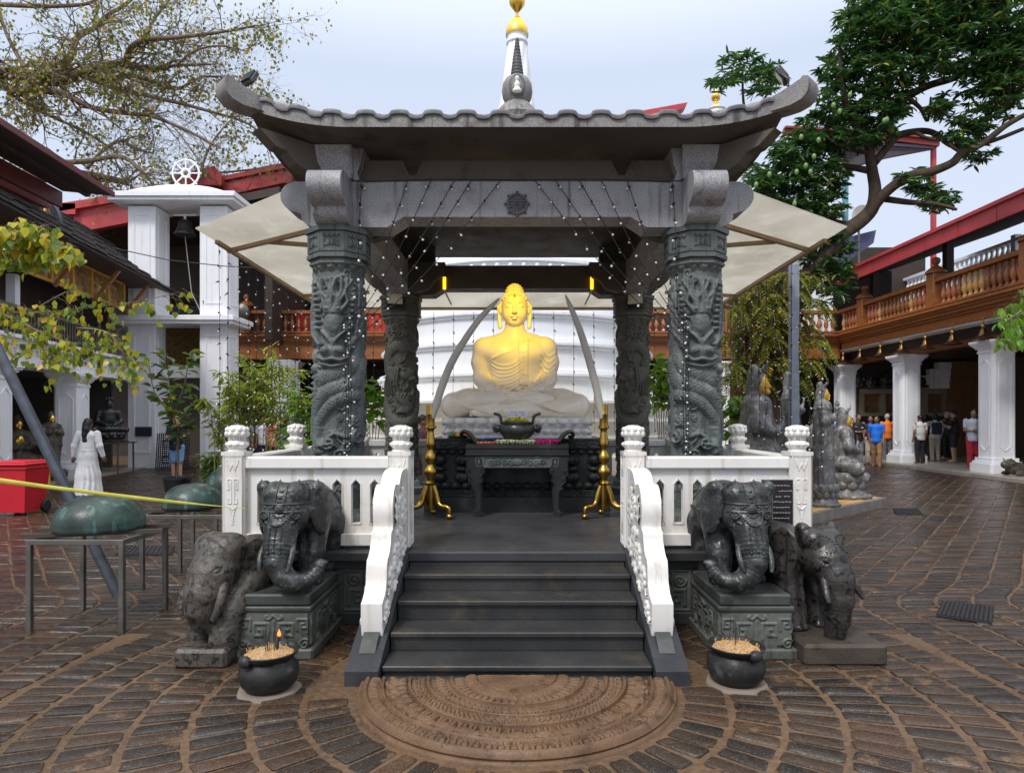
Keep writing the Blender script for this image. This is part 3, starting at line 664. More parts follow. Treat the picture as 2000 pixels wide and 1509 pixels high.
def bell(name,label,loc,s,mat,cat='bell',rope=0):
    e=thing(name,label,cat,loc); e.scale=(s,s,s)
    MB().lathe([(.36,0),(.40,.0),(.40,.05),(.34,.12),(.28,.25),(.25,.42),(.22,.52),(.12,.60),(.05,.62)],20).build('bell_body',mat,e,50,False)
    m=MB(); m.tube([(.0,0,.6),(.0,0,.8)],.05,8); m.bar((-.45,0,.78),(.45,0,.78),.06,.06); m.build('yoke',M['white'],e,None,False)
    m=MB(); m.ball((0,0,-.03),.07); m.tube([(0,0,0),(0,0,.4)],.02,6); m.build('clapper',M['bronze'],e,50,False)
    if rope: MB().tube([(0,0,-.05),(.25,0,-2.2),(.9,0,-rope)],.018,6).build('rope',plain('grey_rope',(.35,.35,.36),.8),e,None,False)
bell('tower_bell','dark bronze bell hanging in the white tower opening',(-10.95,21.95,7.65),.85,M['bronze'],'bell',3.6)
# white side block between tower and rear hall
b=MB(); b.b2((-9.3,25.3,0),(-8.7,26.1,3.55)); b.b2((-9.4,25.2,3.55),(-8.6,26.15,3.85),.01); tag(b.build('white_gate_pier',M['white']),'white block pier beside the tower below the orange balcony','pier')
# ================================================================= left hall (statue shelter with gilt panels above)
TH=math.atan2(.16,1)
t_=thing('statue_hall','white colonnaded hall with gilt panels under a dark tiled eave','building',(-11.8,17.8,0),TH)
lp=lambda n,mb,m,s=None: mb.build(n,m,t_,s,False)
b=MB(); b.b2((-6,-8,0),(.42,3.6,.06)); lp('floor',b,plain('hall_floor',(.28,.24,.20),.4))
pml=pillar_parts(2.74,.64)
for y in(-6.5,-3.5,.05): add_pillar(t_,pml,(-.12,y,.06))
b=MB(); b.b2((-.50,-8,2.8),(.20,3.6,3.18)); b.b2((-.5,-8,3.18),(.27,3.6,3.24)); b.b2((-.5,-8,3.24),(.33,3.6,3.36),.01); b.b2((-.5,-8,3.36),(.42,3.6,3.45),.01)
for y in np.arange(-7.8,3.5,.22): b.b2((.2,y,3.08),(.255,y+.07,3.178))
lp('entablature',b,M['white'])
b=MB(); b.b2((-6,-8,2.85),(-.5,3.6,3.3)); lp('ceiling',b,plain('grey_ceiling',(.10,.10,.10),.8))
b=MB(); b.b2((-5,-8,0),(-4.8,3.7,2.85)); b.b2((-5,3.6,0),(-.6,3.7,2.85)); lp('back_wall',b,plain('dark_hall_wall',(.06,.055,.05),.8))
b=MB(); b.b2((-1.2,-8,3.45),(-1.0,3.6,5.9)); lp('upper_wall',b,M['woodk'])
b=MB()
for y in np.arange(-7.8,3.5,.14): b.b2((-.12,y,3.46),(-.10,y+.03,4.15))
b.b2((-.15,-8,4.15),(-.07,3.5,4.22)); lp('slat_rail',b,plain('weathered_slats',(.13,.12,.10),.6))
b=MB(); b.b2((.0,-8,4.98),(.06,2.95,5.05)); b.b2((.0,-8,5.76),(.06,2.95,5.84))
for y in np.arange(-7.7,3.1,1.06): b.b2((.0,y,5.05),(.06,y+.08,5.76))
lp('gilt_frame',b,plain('yellow_gilt',(.62,.33,.03),.42,.2,.15,5))
for k,y in enumerate(np.arange(-7.7,2.2,1.06)):
    r=Relief(.98,.71,.02); rr=random.Random(k)
    r.blob((.49,.5),(.09,.1),.03);r.blob((.49,.25),(.16,.24),.028)
    for q in range(14): r.spiral((rr.uniform(.08,.9),rr.uniform(.08,.63)),rr.uniform(.05,.09),.02,a0=rr.uniform(0,6))
    V,Fc=r.panel((.015,y+.08,5.05),(0,1,0),(1,0,0)); link('gilt_panel',mkmesh('gilt_panel',V,Fc,plain('old_gilt',(.30,.17,.06),.38,.6,.3,5),None,60) if k==0 else mkmesh('gilt_panel',V,Fc,bpy.data.materials['old_gilt'],None,60),t_,False)
for y in(-4.6,-2.2,.2,2.6):
    b=MB(); b.b2((-.5,y,4.22),(-.3,y+.2,5.0)); lp('upper_post',b,M['white'] if y in(-2.2,) else M['woodk'])
b=MB()                                                                 # tiled roof in stepped courses
nst=9
for k in range(nst):
    x0=1.02-k*.42; z=5.86+k*.30
    for q,y in enumerate(np.arange(-8,6.8,.62)): b.b2((x0-.55,y+.01+.31*(k%2),z+.012*((q*7+k*3)%3)),(x0,y+.61+.31*(k%2),z+.05+.012*((q*7+k*3)%3)))
lp('roof',b,M['tile'])
b=MB(); b.py([(-3,8.2),(.98,5.845),(.98,5.80),(.05,5.80),(-3,5.80)],-8,6.9); lp('eave_board',b,M['woodk'])
for y in np.arange(-7.6,3,2.1):
    b=MB(); b.bar((.1,y,4.9),(.75,y,5.78),.09,.09); lp('bracket',b,wood('brown_bracket',(.22,.09,.035),(.30,.13,.05),2) if y<-7 else bpy.data.materials['brown_bracket'])
# brass ridge bell on that roof
def roofbell():
    e=thing('arched_roof_bell','small brass bell under a curved arch on the dark tiled roof','bell',P(90,440,17.2))
    m=MB(); m.tube([(.38*cos(a),0,.62*sin(a)) for a in np.linspace(0,PI,17)],[.05]*17,8); m.tube([(0,0,.62),(0,0,.74)],.05,8); m.build('arch',M['pole'],e,50,False)
    MB().lathe([(.0,.16),(.19,.16),(.17,.22),(.1,.3),(.075,.45),(.03,.5),(.02,.6)],16).build('bell_body',M['brassd'],e,50,False)
roofbell()
# maroon eave of the nearer roof, top left
e=thing('maroon_eave','dark maroon boarded eave jutting in over the left hall roof','eave',(-9.9,14,6.9))
m=MB(); o1=[(-8.6,8.5,6.62),(-10.02,16.5,7.12)]; 
def eslab(dx0,dx1,z0,z1,th):
    V=[]
    for (x,y,z) in o1:
        for dx,dz in((dx0,z0),(dx1,z1),(dx1,z1+th),(dx0,z0+th)): V.append((x+dx,y,z+dz))
    return V,[(0,1,2,3),(7,6,5,4),(0,4,5,1),(1,5,6,2),(2,6,7,3),(3,7,4,0)]
m.add(*eslab(0,-1.25,0,.12,.06)); m.add(*eslab(-.55,-.68,-.02,-.02,.07)); m.build('soffit',M['woodk'],e)
m=MB(); m.add(*eslab(-1.25,-1.36,-.28,-.28,.38)); m.add(*eslab(-1.6,-1.72,-.30,-.30,.3)); m.add(*eslab(.0,.05,-.02,-.02,.12)); m.build('red_board',M['maroon'],e)
# far red-gabled hall behind the left roofs
e=thing('red_gabled_hall','dark hall with a broad red barge board left of the tower','building',(-15,25,0))
m=MB(); m.b2((-22,29.0,0),(-9.5,29.4,9.4)); m.b2((-9.6,25.3,4.6),(-9.3,29.2,10)); m.build('wall',M['woodk'],e)
m=MB(); m.py([(-22,8.3),(-13,9.3),(-9.0,10.1),(-9.0,10.4),(-13,9.6),(-22,8.6)],25.2,29.5); m.build('roof_slab',M['woodk'],e)
m=MB(); m.py([(-16.6,8.55),(-13.0,9.25),(-13.0,9.95),(-16.6,9.45)],24.9,25.19); m.py([(-17.0,9.3),(-13,9.98),(-13,10.2),(-17.0,9.6)],24.7,25.19); m.b2((-17.5,24.7,9.2),(-16.4,25.1,9.6)); m.build('barge_board',M['red'],e)
m=MB()
for k in range(5): m.b2((-19.5,25.3+.3*k,8.9+.16*k),(-16.2,26+.3*k,9.0+.16*k))
m.build('roof',M['tile'],e)
# ================================================================= white dagoba
t_=thing('white_dagoba','tall white dagoba with ringed base and gilt pinnacle behind the pavilion','stupa',(0,16.4,0))
b=MB()
prof=[(4.7,0),(4.7,.9),(4.55,.95),(4.55,1.25),(4.4,1.3),(4.4,1.55),(4.25,1.62),(4.25,1.9),(4.1,1.95)]
b.lathe(prof,64,(0,16.4,0)); wpart('plinth',b,plain('cream_whitewash',(.70,.67,.62),.6,0,.05,2),t_,40)
b=MB(); prof=[(3.35,1.95)]; z=1.95
for k in range(4):
    r=3.28-.10*k
    prof+=[(r,z+.02),(r,z+.44),(r+.05,z+.45),(r+.05,z+.50),(r+.10,z+.51),(r+.10,z+.56),(r+.04,z+.57),(r+.04,z+.62)]; z+=.62
prof+=[(2.85,z)]
b.lathe(prof,96,(0,16.4,0)); wpart('ringed_base',b,M['stupa'],t_,30)
b=MB(); prof=[(2.95,z),(2.98,z+.34),(3.05,z+.36),(3.05,z+.42)]
zb=z+.42; prof+=[(2.75*cos(a)**.8+.001,zb+2.6*sin(a)) for a in np.linspace(0,PI/2*.93,14)]
b.lathe(prof,64,(0,16.4,0)); 
for k in range(70):                                             # swag band under the dome
    a=2*PI*k/70
    b.tube([(3.0*cos(a+q*.09),16.4+3.0*sin(a+q*.09),z+.27-.15*(1-(2*q-1)**2)) for q in np.linspace(0,1,7)],.032,6); b.ball((3.0*cos(a),16.4+3.0*sin(a),z+.27),.05,8)
wpart('dome',b,M['stupa'],t_,40)
b=MB(); b.b2((-.8,15.6,7.0),(.8,17.2,8.2),.03); b.b2((-.87,15.53,8.2),(.87,17.27,8.35),.02); wpart('square_turret',b,M['stupa'],t_)
A=[]
for i in range(49):
    row=[]
    for j in range(40):
        v=j/39; zz=8.35+v*(10.80-8.35); rad=.57-.335*v**.9; a=2*PI*i/48; rad*=1+.035*math.copysign(abs(sin(8*a-v*16))**.5,sin(8*a-v*16)); row.append((rad*cos(a),16.4+rad*sin(a),zz))
    A.append(row)
b=MB(); b.grid(A); b.lathe([(.235,10.80),(.265,10.82),(.265,10.87),(.24,10.90),(.24,10.97),(.27,11.04),(.27,11.06)],24,(0,16.4,0)); wpart('spire',b,M['stupa'],t_,60)
b=MB(); b.lathe([(.275,10.57),(.285,10.62),(.26,10.76),(.20,10.88),(.17,10.95),(.10,11.02),(.035,11.06),(.03,11.15),(.06,11.18),(.10,11.23),(.185,11.35),(.20,11.45),(.17,11.56),(.10,11.64),(.045,11.68),(.03,11.74),(.05,11.78),(.12,11.85),(.13,11.92),(.06,12.0),(.02,12.2),(.0,12.4)],24,(0,16.4,.45)); wpart('gilt_pinnacle',b,M['gold'],t_,50)
# ================================================================= far red ridge, right canopy building, urn house, second pinnacle
e=thing('far_red_ridge','red ridge end of a far roof just above the pavilion eave','roof',P(1290,215,34))
m=MB(); a=[P(1200,226,34),P(1343,200,34),P(1338,212,34),P(1200,236,34)]; m.py([(p[0],p[2]) for p in a],34,34.5); a=[P(1205,232,34),P(1336,208,34),P(1334,216,34),P(1200,240,34)]; m.py([(p[0],p[2]) for p in a],33.8,34.4); m.build('ridge_board',M['red'],e)
m=MB(); m.b2((2,34.6,11),(8,36,15.5)); m.build('gable',M['tile'],e)
e=thing('canopy_house','far house with red-edged purple canopy on thin posts behind the mango tree','building',(17,31,0))
Y=31.0
m=MB(); q=[P(1530,258,Y),P(1700,266,Y),P(1832,282,Y)]
for i in range(2): m.bar(q[i],q[i+1],.28,.26); m.bar((q[i][0],q[i][1]-.12,q[i][2]+.14),(q[i+1][0],q[i+1][1]-.12,q[i+1][2]+.14),.3,.09)
m.build('roof_edge',plain('old_red_paint',(.26,.035,.032),.45,0,.15,2,.06),e)
m=MB(); A=[P(1600,274,Y),P(1826,290,Y)]; B=[P(1640,335,Y+7),P(1730,308,Y+7)]
m.add([A[0],A[1],B[1],B[0]]+[(p[0],p[1],p[2]+.12) for p in(A[0],A[1],B[1],B[0])],[(0,1,2,3),(7,6,5,4),(0,4,5,1),(1,5,6,2),(2,6,7,3),(3,7,4,0)])
for k in np.linspace(.04,.96,18): m.bar([A[0][i]*(1-k)+B[0][i]*k-(.03 if i==2 else 0) for i in range(3)],[A[1][i]*(1-k)+B[1][i]*k-(.03 if i==2 else 0) for i in range(3)],.08,.05)
m.build('soffit',plain('purple_soffit',(.16,.15,.24),.5),e)
for px,py0,py1,mm,w_ in((1823,285,560,'red',.17),(1651,325,520,plain('teal_paint',(.10,.25,.30),.5),.2)):
    m=MB(); a=P(px,py0,Y+.3); bq=P(px,py1,Y+.3); m.b2((a[0]-w_/2,Y+.2,bq[2]),(a[0]+w_/2,Y+.4,a[2])); m.build('post',M['red'] if mm=='red' else mm,e)
m=MB(); a=P(1590,400,Y); m.b2((a[0]-.5,Y,5),(P(1640,400,Y)[0],Y+4,11.2)); m.b2((a[0]-.5,Y-.2,11.2),(P(1645,400,Y)[0]+.1,Y+4,11.5)); m.b2((a[0]-.5,Y-.1,10.2),(P(1645,400,Y)[0],Y+4,10.4)); m.build('white_parapet',M['dirtywhite'],e)
c=P(1628,372,Y); m=MB().lathe([(.12,-.4),(.4,-.38),(.4,-.3),(.2,-.25),(.15,-.05),(.35,.2),(.5,.55),(.42,.75),(.55,.85),(.5,.9)],16,(c[0],Y+.3,c[2]+.35)); m.build('urn',M['dirtywhite'],e,50)
m=MB(); m.py([(P(1560,430,Y)[0],P(0,490,Y)[2]),(P(1700,430,Y)[0],P(0,455,Y)[2]),(P(1695,470,Y)[0],P(0,480,Y)[2]),(P(1640,470,Y)[0],P(0,520,Y)[2])],Y-.5,Y+.5); m.build('lower_roof',plain('blue_tile_roof',(.06,.06,.14),.6),e)
e=thing('satellite_dish','grey satellite dish on the far roof beside the mango trunk','dish',P(1684,420,30))
m=MB().lathe([(.001,.06),(.25,.05),(.45,.0),(.46,.02),(.25,.085),(.001,.1)],20); m.xf(Matrix.Rotation(-PI/2+.1,4,'X')); m.build('reflector',plain('dish_grey',(.48,.46,.44),.5),e,50,False)
MB().tube([(0,.1,0),(0,.3,-.5),(0,.3,-3.6)],.05,8).build('mast',M['steel'],e,None,False)
c=P(1398,215,40); e=thing('far_pinnacle','small gilt pinnacle of a far shrine above the right eave','pinnacle',c)
MB().lathe([(1.6,-c[2]),(1.5,-5),(.9,-3),(.55,-1.2),(.55,-.1),(.62,-.05),(.62,.0),(.4,.02)],16).build('base',M['dirtywhite'],e,40,False)
MB().lathe([(.34,0.0),(.30,.2),(.12,.35),(.1,.5),(.25,.62),(.28,.8),(.1,1.0),(.05,1.3),(.0,1.6)],16).build('finial',M['gold'],e,50,False)
# ================================================================= rain awning behind the pavilion
t=NT('awning_sheet'); col=t.ramp(t.noise(.8,6),[(.3,(.58,.56,.50)),(.7,(.74,.72,.67))]); col=t.mix(t.ramp(t.noise(2.2,7,rough=.7),[(.50,0),(.70,.5)]),col,(.84,.84,.82)); col=t.mix(t.ramp(t.noise(3,8,rough=.75),[(.62,0),(.70,.35)]),col,(.40,.37,.31))
t.set(Base_Color=col,Roughness=.4); tr=t.n('ShaderNodeBsdfTranslucent'); t.l(col,tr.inputs['Color']); mxs=t.n('ShaderNodeMixShader',Fac=.72); t.l(t.b.outputs[0],mxs.inputs[1]); t.l(tr.outputs[0],mxs.inputs[2]); t.l(mxs.outputs[0],t.t.nodes['Material Output'].inputs['Surface']); M['awn']=t.m
AZ=4.0; az=lambda y:4.0-.105*(y-8.4); awn=thing('rain_awning','off-white sheet awning on battens around the back of the pavilion','awning',(0,11.5,AZ))
m=MB(); L=[(-4.06,8.4),(-2.42,7.25),(-2.42,10.35),(2.42,10.35),(2.42,7.25),(4.14,8.35),(3.60,12.2),(-3.52,12.2)]
m.prism(L,lambda p:(p[0],p[1],az(p[1])),lambda p:(p[0],p[1],az(p[1])+.012)); m.build('sheet',M['awn'],awn)
tim=wood('batten_wood',(.26,.17,.09),(.36,.25,.15),0,.6)
for a,bq in(((-3.95,8.75),(-3.48,12.1)),((4.03,8.7),(3.55,12.1)),((-3.5,12.0),(3.58,12.0)),((-3.95,9.1),(-2.45,8.3)),((-3.3,8.75),(-2.43,8.95)),((3.95,9.05),(2.45,8.15)),((2.45,8.95),(3.4,8.75)),((-2.3,12.1),(-2.1,10.45)),((2.3,12.1),(2.1,10.45)),((-3.6,11.2),(-2.45,11.0)),((2.45,11.0),(3.65,11.2))):
    MB().bar((a[0],a[1],az(a[1])-.035),(bq[0],bq[1],az(bq[1])-.035),.055,.05).build('batten',tim,awn)
MB().b2((4.06,9.85,0),(4.18,9.97,3.90),.008).build('steel_post',plain('painted_post',(.22,.25,.31),.45,.2,.2,8,.08,streak=(.14,.15,.17)),awn)
MB().b2((-3.5,12.1,0),(-3.42,12.18,3.58),.008).build('steel_post',M['pole'],awn)
# ================================================================= pavilion
pav=thing('stone_pavilion','grey stone pavilion with upturned tiled roof on four dragon-carved columns','pavilion',(0,7.6,0))
def pv(n,b,m,s=None,par=None): return b.build(n,m,par or pav,s)
# ---- platform
b=MB(); b.b2((-2.36,5.115,.50),(2.36,9.86,.581),.012); pv('platform_slab',b,M['dark'])
b=MB(); b.b2((-2.30,5.20,0),(2.30,9.8,.499)); pv('platform_body',b,M['ped'])
b=MB(); b.b2((-2.33,5.17,0),(2.33,9.83,.10),.01); b.b2((-2.32,5.18,.43),(2.32,9.82,.498),.008); pv('plinth_moulding',b,M['dark'])
for sg in(-1,1):
    r=Relief(.30,.33,.006)
    for (x,y,f) in((.05,.05,1),(.25,.05,-1)): fret(r,x,y,.12,.014,f)
    r.stroke([(.15,.03),(.15,.30)],.012,.014,'flat'); r.spiral((.09,.24),.05,.014); r.spiral((.21,.24),.05,.014,sg=-1); r.stroke([(.01,.01),(.29,.01),(.29,.32),(.01,.32),(.01,.01)],.01,.01,'flat')
    V,Fc=r.panel((sg*1.21-.15,5.197,.10),(1,0,0),(0,-1,0)); link('carved_panel',mkmesh('carved_panel',V,Fc,M['ped'],None,60),pav)
# ---- dragon columns
CR=.232
def dragon(kind,seed):
    w=2*PI*CR; r=Relief(w,2.42,.0075); uc=w/2; rr=random.Random(seed); k=.00455
    X=lambda px:uc+ (px)*k*1.12          # px: offset from the column axis in photo pixels
    Vv=lambda y:1.0+(818-y)*.00444       # photo row -> height on shaft
    # background scrolls
    for i in range(230):
        c=(rr.uniform(0,w),rr.uniform(.02,2.3)); r.spiral(c,rr.uniform(.028,.052),rr.uniform(.02,.042),turns=1.3,a0=rr.uniform(0,6.3),sg=rr.choice((-1,1)))
    for i in range(70):
        a=(rr.uniform(0,w),rr.uniform(.05,2.2)); dx=rr.uniform(-.15,.15)
        r.stroke([(a[0]+dx*t+.03*sin(6*t),a[1]+.2*t) for t in np.linspace(0,1,8)],.020,.045,w1=.006)
    for x in np.arange(.06,w,.105): r.blob((x,2.355),(.05,.05),.03); r.spiral((x,2.355),.04,.045,turns=1.2)
    if kind=='front':
        # clear ground where the figure lies
        def dr(p,**q): r.stroke([(X(a),Vv(bb)) for a,bb in p],**q)
        for a,w_,h in ((-52,.05,.03),(60,.05,.03)): dr([(a,700),(a*1.05,760),(a*.95,850),(a,900)],w=w_,h=h)
        sc=lambda p,w0,h,w1=None: r.stroke([(q[0],q[1]) for q in spl([(X(a),Vv(bb)) for a,bb in p],7)],w0,h,scale=.034,w1=w1)
        sc([(30,560),(46,600),(52,650),(40,700),(10,722),(-30,735)],.072,.060)
        sc([(62,700),(45,738),(8,752),(-25,768),(-48,800),(-62,850)],.078,.066,.06)
        sc([(40,768),(10,775),(-15,795),(-34,822)],.062,.075,.05)
        dr([(-34,822),(-38,850),(-30,880)],w=.05,h=.06,w1=.035)
        for q in(-22,-8,4): dr([(-34,870),(q-6,862),(q+2,872)],w=.018,h=.07,w1=.008)
        dr([(20,850),(0,842),(-18,856)],w=.03,h=.05,w1=.02)
        # mane
        for i,a in enumerate(np.linspace(-26,24,8)):
            dr([(a*.45-2,606),(a*.7+5*sin(i*2),585),(a*.9-5*sin(i*2),565),(a*1.25,540)],w=.024,h=.085-.004*abs(a)*.1,w1=.014)
        for sgn in(-1,1):
            for j in range(9): y=548+j*11; r.blob((X(sgn*(36-j*.9)-2),Vv(y)),(.024,.020),.075,.35)
            dr([(sgn*44,548),(sgn*42,600),(sgn*36,650),(sgn*28,675)],w=.016,h=.07)
            r.blob((X(sgn*9-2),Vv(600)),(.024,.022),.10,.5)
            dr([(sgn*26,668),(sgn*44,650),(sgn*52,610),(sgn*50,570)],w=.018,h=.075,w1=.008)
        r.blob((X(-2),Vv(628)),(.092,.13),.070,.35); r.blob((X(-2),Vv(626)),(.065,.09),.016,.5,add=True)
        for q in(0,1,2): dr([(-22+q*4,642+q*5),(-2,662+q*5),(18-q*4,642+q*5)],w=.010,h=.085)
        r.blob((X(-2),Vv(682)),(.125,.075),.085,.5); 
        for sgn in(-1,1): r.blob((X(sgn*12-2),Vv(680)),(.04,.035),.05,.5,add=True); r.blob((X(sgn*21-2),Vv(690)),(.045,.04),.03,.5,add=True)
        dr([(-26,694),(-14,700),(-2,697),(10,700),(22,694)],w=.022,h=.10); dr([(-24,706),(-2,712),(20,706)],w=.02,h=.08)
        r.blob((X(-50),Vv(690)),(.06,.07),.05); r.blob((X(-50),Vv(715)),(.045,.05),.06)
        for c,rad in(((-10,862),.06),((22,870),.055),((-44,880),.06),((44,850),.07),((40,820),.05),((8,886),.06),((-20,895),.05),((30,895),.05)):
            r.blob((X(c[0]),Vv(c[1])),rad*1.05,.03,.4); r.spiral((X(c[0]),Vv(c[1])),rad,.062,turns=1.4,a0=rr.uniform(0,6))
        for i in range(9): y=720+i*12; r.blob((X(-56+(i%2)*3),Vv(y)),(.02,.02),.06)
    else:
        sc=lambda p,w0,h,w1=None: r.stroke(spl([(uc+a,b_) for a,b_ in p],8),w0,h,scale=.036,w1=w1)
        sc([(.30,2.05),(.14,1.98),(-.06,2.0),(-.20,1.88),(-.22,1.70),(-.12,1.58)],.075,.065)
        sc([(-.26,1.2),(-.14,1.02),(.04,.95),(.20,1.02),(.30,1.18),(.36,1.35)],.08,.068)
        for sgn in(-1,1): r.spiral((uc+sgn*.07,2.17),.06,.06,turns=1.2,sg=sgn)
        r.blob((uc+.10,1.62),(.11,.09),.085); r.blob((uc+.16,1.56),(.07,.05),.10); r.blob((uc+.05,1.68),(.035,.03),.10)
        for i in range(6): r.stroke([(uc-.02-.03*i,1.70),(uc-.05-.04*i,1.5),(uc-.02-.05*i,1.34)],.022,.06,w1=.01)
        for i in range(5): r.stroke(spl([(uc+.18-.05*i,1.36),(uc+.10-.03*i,1.28),(uc+.16-.03*i,1.18),(uc+.08-.03*i,1.10)],6),.018,.065)
        r.blob((uc-.02,1.32),(.05,.08),.06); 
        for c in((-.15,.72),(.05,.68),(.18,.80),(-.05,.55)): r.blob((uc+c[0],c[1]),.07,.05,.4); r.spiral((uc+c[0],c[1]),.065,.07)
    Hh=r.H; Hs=(np.roll(Hh,1,0)+np.roll(Hh,-1,0)+2*Hh)/4
    Hs[:,1:-1]=(Hs[:,:-2]+Hs[:,2:]+2*Hs[:,1:-1])/4
    U,W=np.meshgrid(r.u,r.v,indexing='ij'); rad=CR-.030+np.minimum(Hs*.75+r.H*.25,.115)*.86+.003*vnoise(np.stack([U,W,U*0],-1),60,7)
    a=-PI/2+(U-uc)/CR
    V=np.stack([rad*np.cos(a),rad*np.sin(a),W],-1)[:-1]
    return mkmesh('column',V.reshape(-1,3),gridfaces(V.shape[0],V.shape[1],True),None or M['carve' if kind=='front' else 'carve2'],None,180)
def capital_mesh(m):
    b=MB(); c8=lambda ap:[(ap/cos(PI/8)*cos(PI/8+k*PI/4),ap/cos(PI/8)*sin(PI/8+k*PI/4)) for k in range(8)]
    for ap,z0,z1 in((.275,.225,.27),(.262,.0,.035),(.247,.035,.225),(.225,-.035,.0)): b.pz(c8(ap),z0,z1)
    b.lathe([(.20,-.10),(.262,-.05),(.262,-.03),(.225,-.02)],8,ph=.5)
    for k in range(8):
        f=MB(); f.box((0,-.25,.06),(.205,.014,.02)); f.box((0,-.25,.205),(.205,.014,.025))
        for sx in(-1,1): f.box((sx*.088,-.25,.13),(.035,.016,.13))
        for q in(-1,0,1): f.ball((q*.034,-.248,.13-.008*abs(q)),(.020,.014,.036-.006*abs(q)),8)
        for q in(-1,1): f.ball((q*.05,-.247,.105),(.028,.011,.014),8)
        for q in np.linspace(-.085,.085,5): f.ball((q,-.252,.188),(.020,.010,.016),8)
        f.xf(Matrix.Rotation(k*PI/4,4,'Z')); b.add(np.concatenate(f.v),f.f)
    return b.mesh('capital',m,35)
cm=dragon('front',1); cm2=dragon('rear',2); cap1=capital_mesh(M['carve']); cap2=capital_mesh(M['carve2'])
def mirror_mesh(me):
    m2=me.copy(); n=len(m2.vertices); a=np.empty(n*3,np.float32); m2.vertices.foreach_get('co',a); a=a.reshape(-1,3); a[:,0]*=-1; m2.vertices.foreach_set('co',a.ravel()); m2.flip_normals(); m2.update(); return m2
cmR=mirror_mesh(cm); cm2R=mirror_mesh(cm2)
for x,y,me,cp,rot in((-1.6,6.0,cm,cap1,.06),(1.6,6.0,cmR,cap1,-.06),(-1.6,9.2,cm2,cap2,.1),(1.6,9.2,cm2R,cap2,-.1)):
    o=link('column',me,pav,False); o.location=(x,y-7.6,.585); o.rotation_euler=(0,0,rot)
    c=link('capital',cp,o,False); c.location=(0,0,2.42); c.rotation_euler=(0,0,-rot)
    bs=MB(); bs.lathe([(.34,0),(.34,.08),(.30,.10),(.28,.16),(.25,.19),(.24,.22)],8,ph=.5); bs.build('base',M['carve'],o,None,False)
# ---- beams with cloud-cut ends
def cloud(L,z0,z1,zc,mid,hs):
    """outline (s,z), symmetric; ends swell in two lobes"""
    end=[(L-.40,z0)]+[tuple(p) for p in spl([(L-.36,z0),(L-.25,z0+.01),(L-.185,z0+.055),(L-.17,z0+.115)],5)]+[tuple(p) for p in spl([(L-.165,z0+.12),(L-.06,z0+.155),(L,z0+.225),(L+.008,z0+.30),(L-.03,z0+.365),(L-.11,z1)],5)]+[(L-.18,z1)]
    r=[(mid,zc),(hs,z0)]+end; return [(-a,c) for a,c in reversed(r)]+r if False else r+[(-a,c) for a,c in reversed(r)]
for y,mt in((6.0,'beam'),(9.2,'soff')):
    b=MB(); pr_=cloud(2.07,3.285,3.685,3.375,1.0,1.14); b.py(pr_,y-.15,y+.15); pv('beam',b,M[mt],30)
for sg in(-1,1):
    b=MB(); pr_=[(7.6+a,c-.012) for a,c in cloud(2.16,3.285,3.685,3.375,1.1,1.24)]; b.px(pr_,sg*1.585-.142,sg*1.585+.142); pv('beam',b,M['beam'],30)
# brackets above the columns, sill boards with notches, corner wings
for x in(-1.6,1.6):
    for y in(6.0,9.2):
        b=MB(); mt='soff'
        for ax in(0,1):
            f=lambda s_,z_:[(-.22*s_,3.69),(.22*s_,3.69),(.20*s_,3.76),(.23*s_,3.83),(.25*s_,3.97),(-.25*s_,3.97),(-.23*s_,3.83),(-.20*s_,3.76)]
            if ax==0: b.py([(x+p,q) for p,q in f(1,0)],y-.17,y+.17)
            else: b.px([(y+p,q) for p,q in f(1,0)],x-.168,x+.168)
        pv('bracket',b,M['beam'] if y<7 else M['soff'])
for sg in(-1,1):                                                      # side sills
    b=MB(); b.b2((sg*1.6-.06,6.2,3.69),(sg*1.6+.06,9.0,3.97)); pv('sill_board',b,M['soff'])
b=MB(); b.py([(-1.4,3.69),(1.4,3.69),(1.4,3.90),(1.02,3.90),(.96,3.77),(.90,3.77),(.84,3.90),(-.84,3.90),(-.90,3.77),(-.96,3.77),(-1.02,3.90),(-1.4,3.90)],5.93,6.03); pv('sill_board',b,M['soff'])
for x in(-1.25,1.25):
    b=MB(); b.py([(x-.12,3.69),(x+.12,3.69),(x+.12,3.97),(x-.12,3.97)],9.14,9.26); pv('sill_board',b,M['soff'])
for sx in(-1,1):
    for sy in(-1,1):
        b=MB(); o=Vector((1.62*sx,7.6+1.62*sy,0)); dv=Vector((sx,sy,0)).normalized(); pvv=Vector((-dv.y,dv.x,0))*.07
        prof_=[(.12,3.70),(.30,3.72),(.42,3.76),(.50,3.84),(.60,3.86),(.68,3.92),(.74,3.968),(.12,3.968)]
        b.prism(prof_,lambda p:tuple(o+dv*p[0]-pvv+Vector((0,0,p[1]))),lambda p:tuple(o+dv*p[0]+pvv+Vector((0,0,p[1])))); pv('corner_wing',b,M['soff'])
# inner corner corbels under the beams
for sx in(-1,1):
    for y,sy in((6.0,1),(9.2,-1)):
        b=MB(); b.py([(1.6*sx-.24*sx,3.28),(1.6*sx-.42*sx,3.33),(1.6*sx-.50*sx,3.44),(1.6*sx-.60*sx,3.50),(1.6*sx-.64*sx,3.68),(1.6*sx-.14*sx,3.68),(1.6*sx-.14*sx,3.28)],y+sy*.30-.07,y+sy*.30+.07); pv('corbel',b,M['soff'])
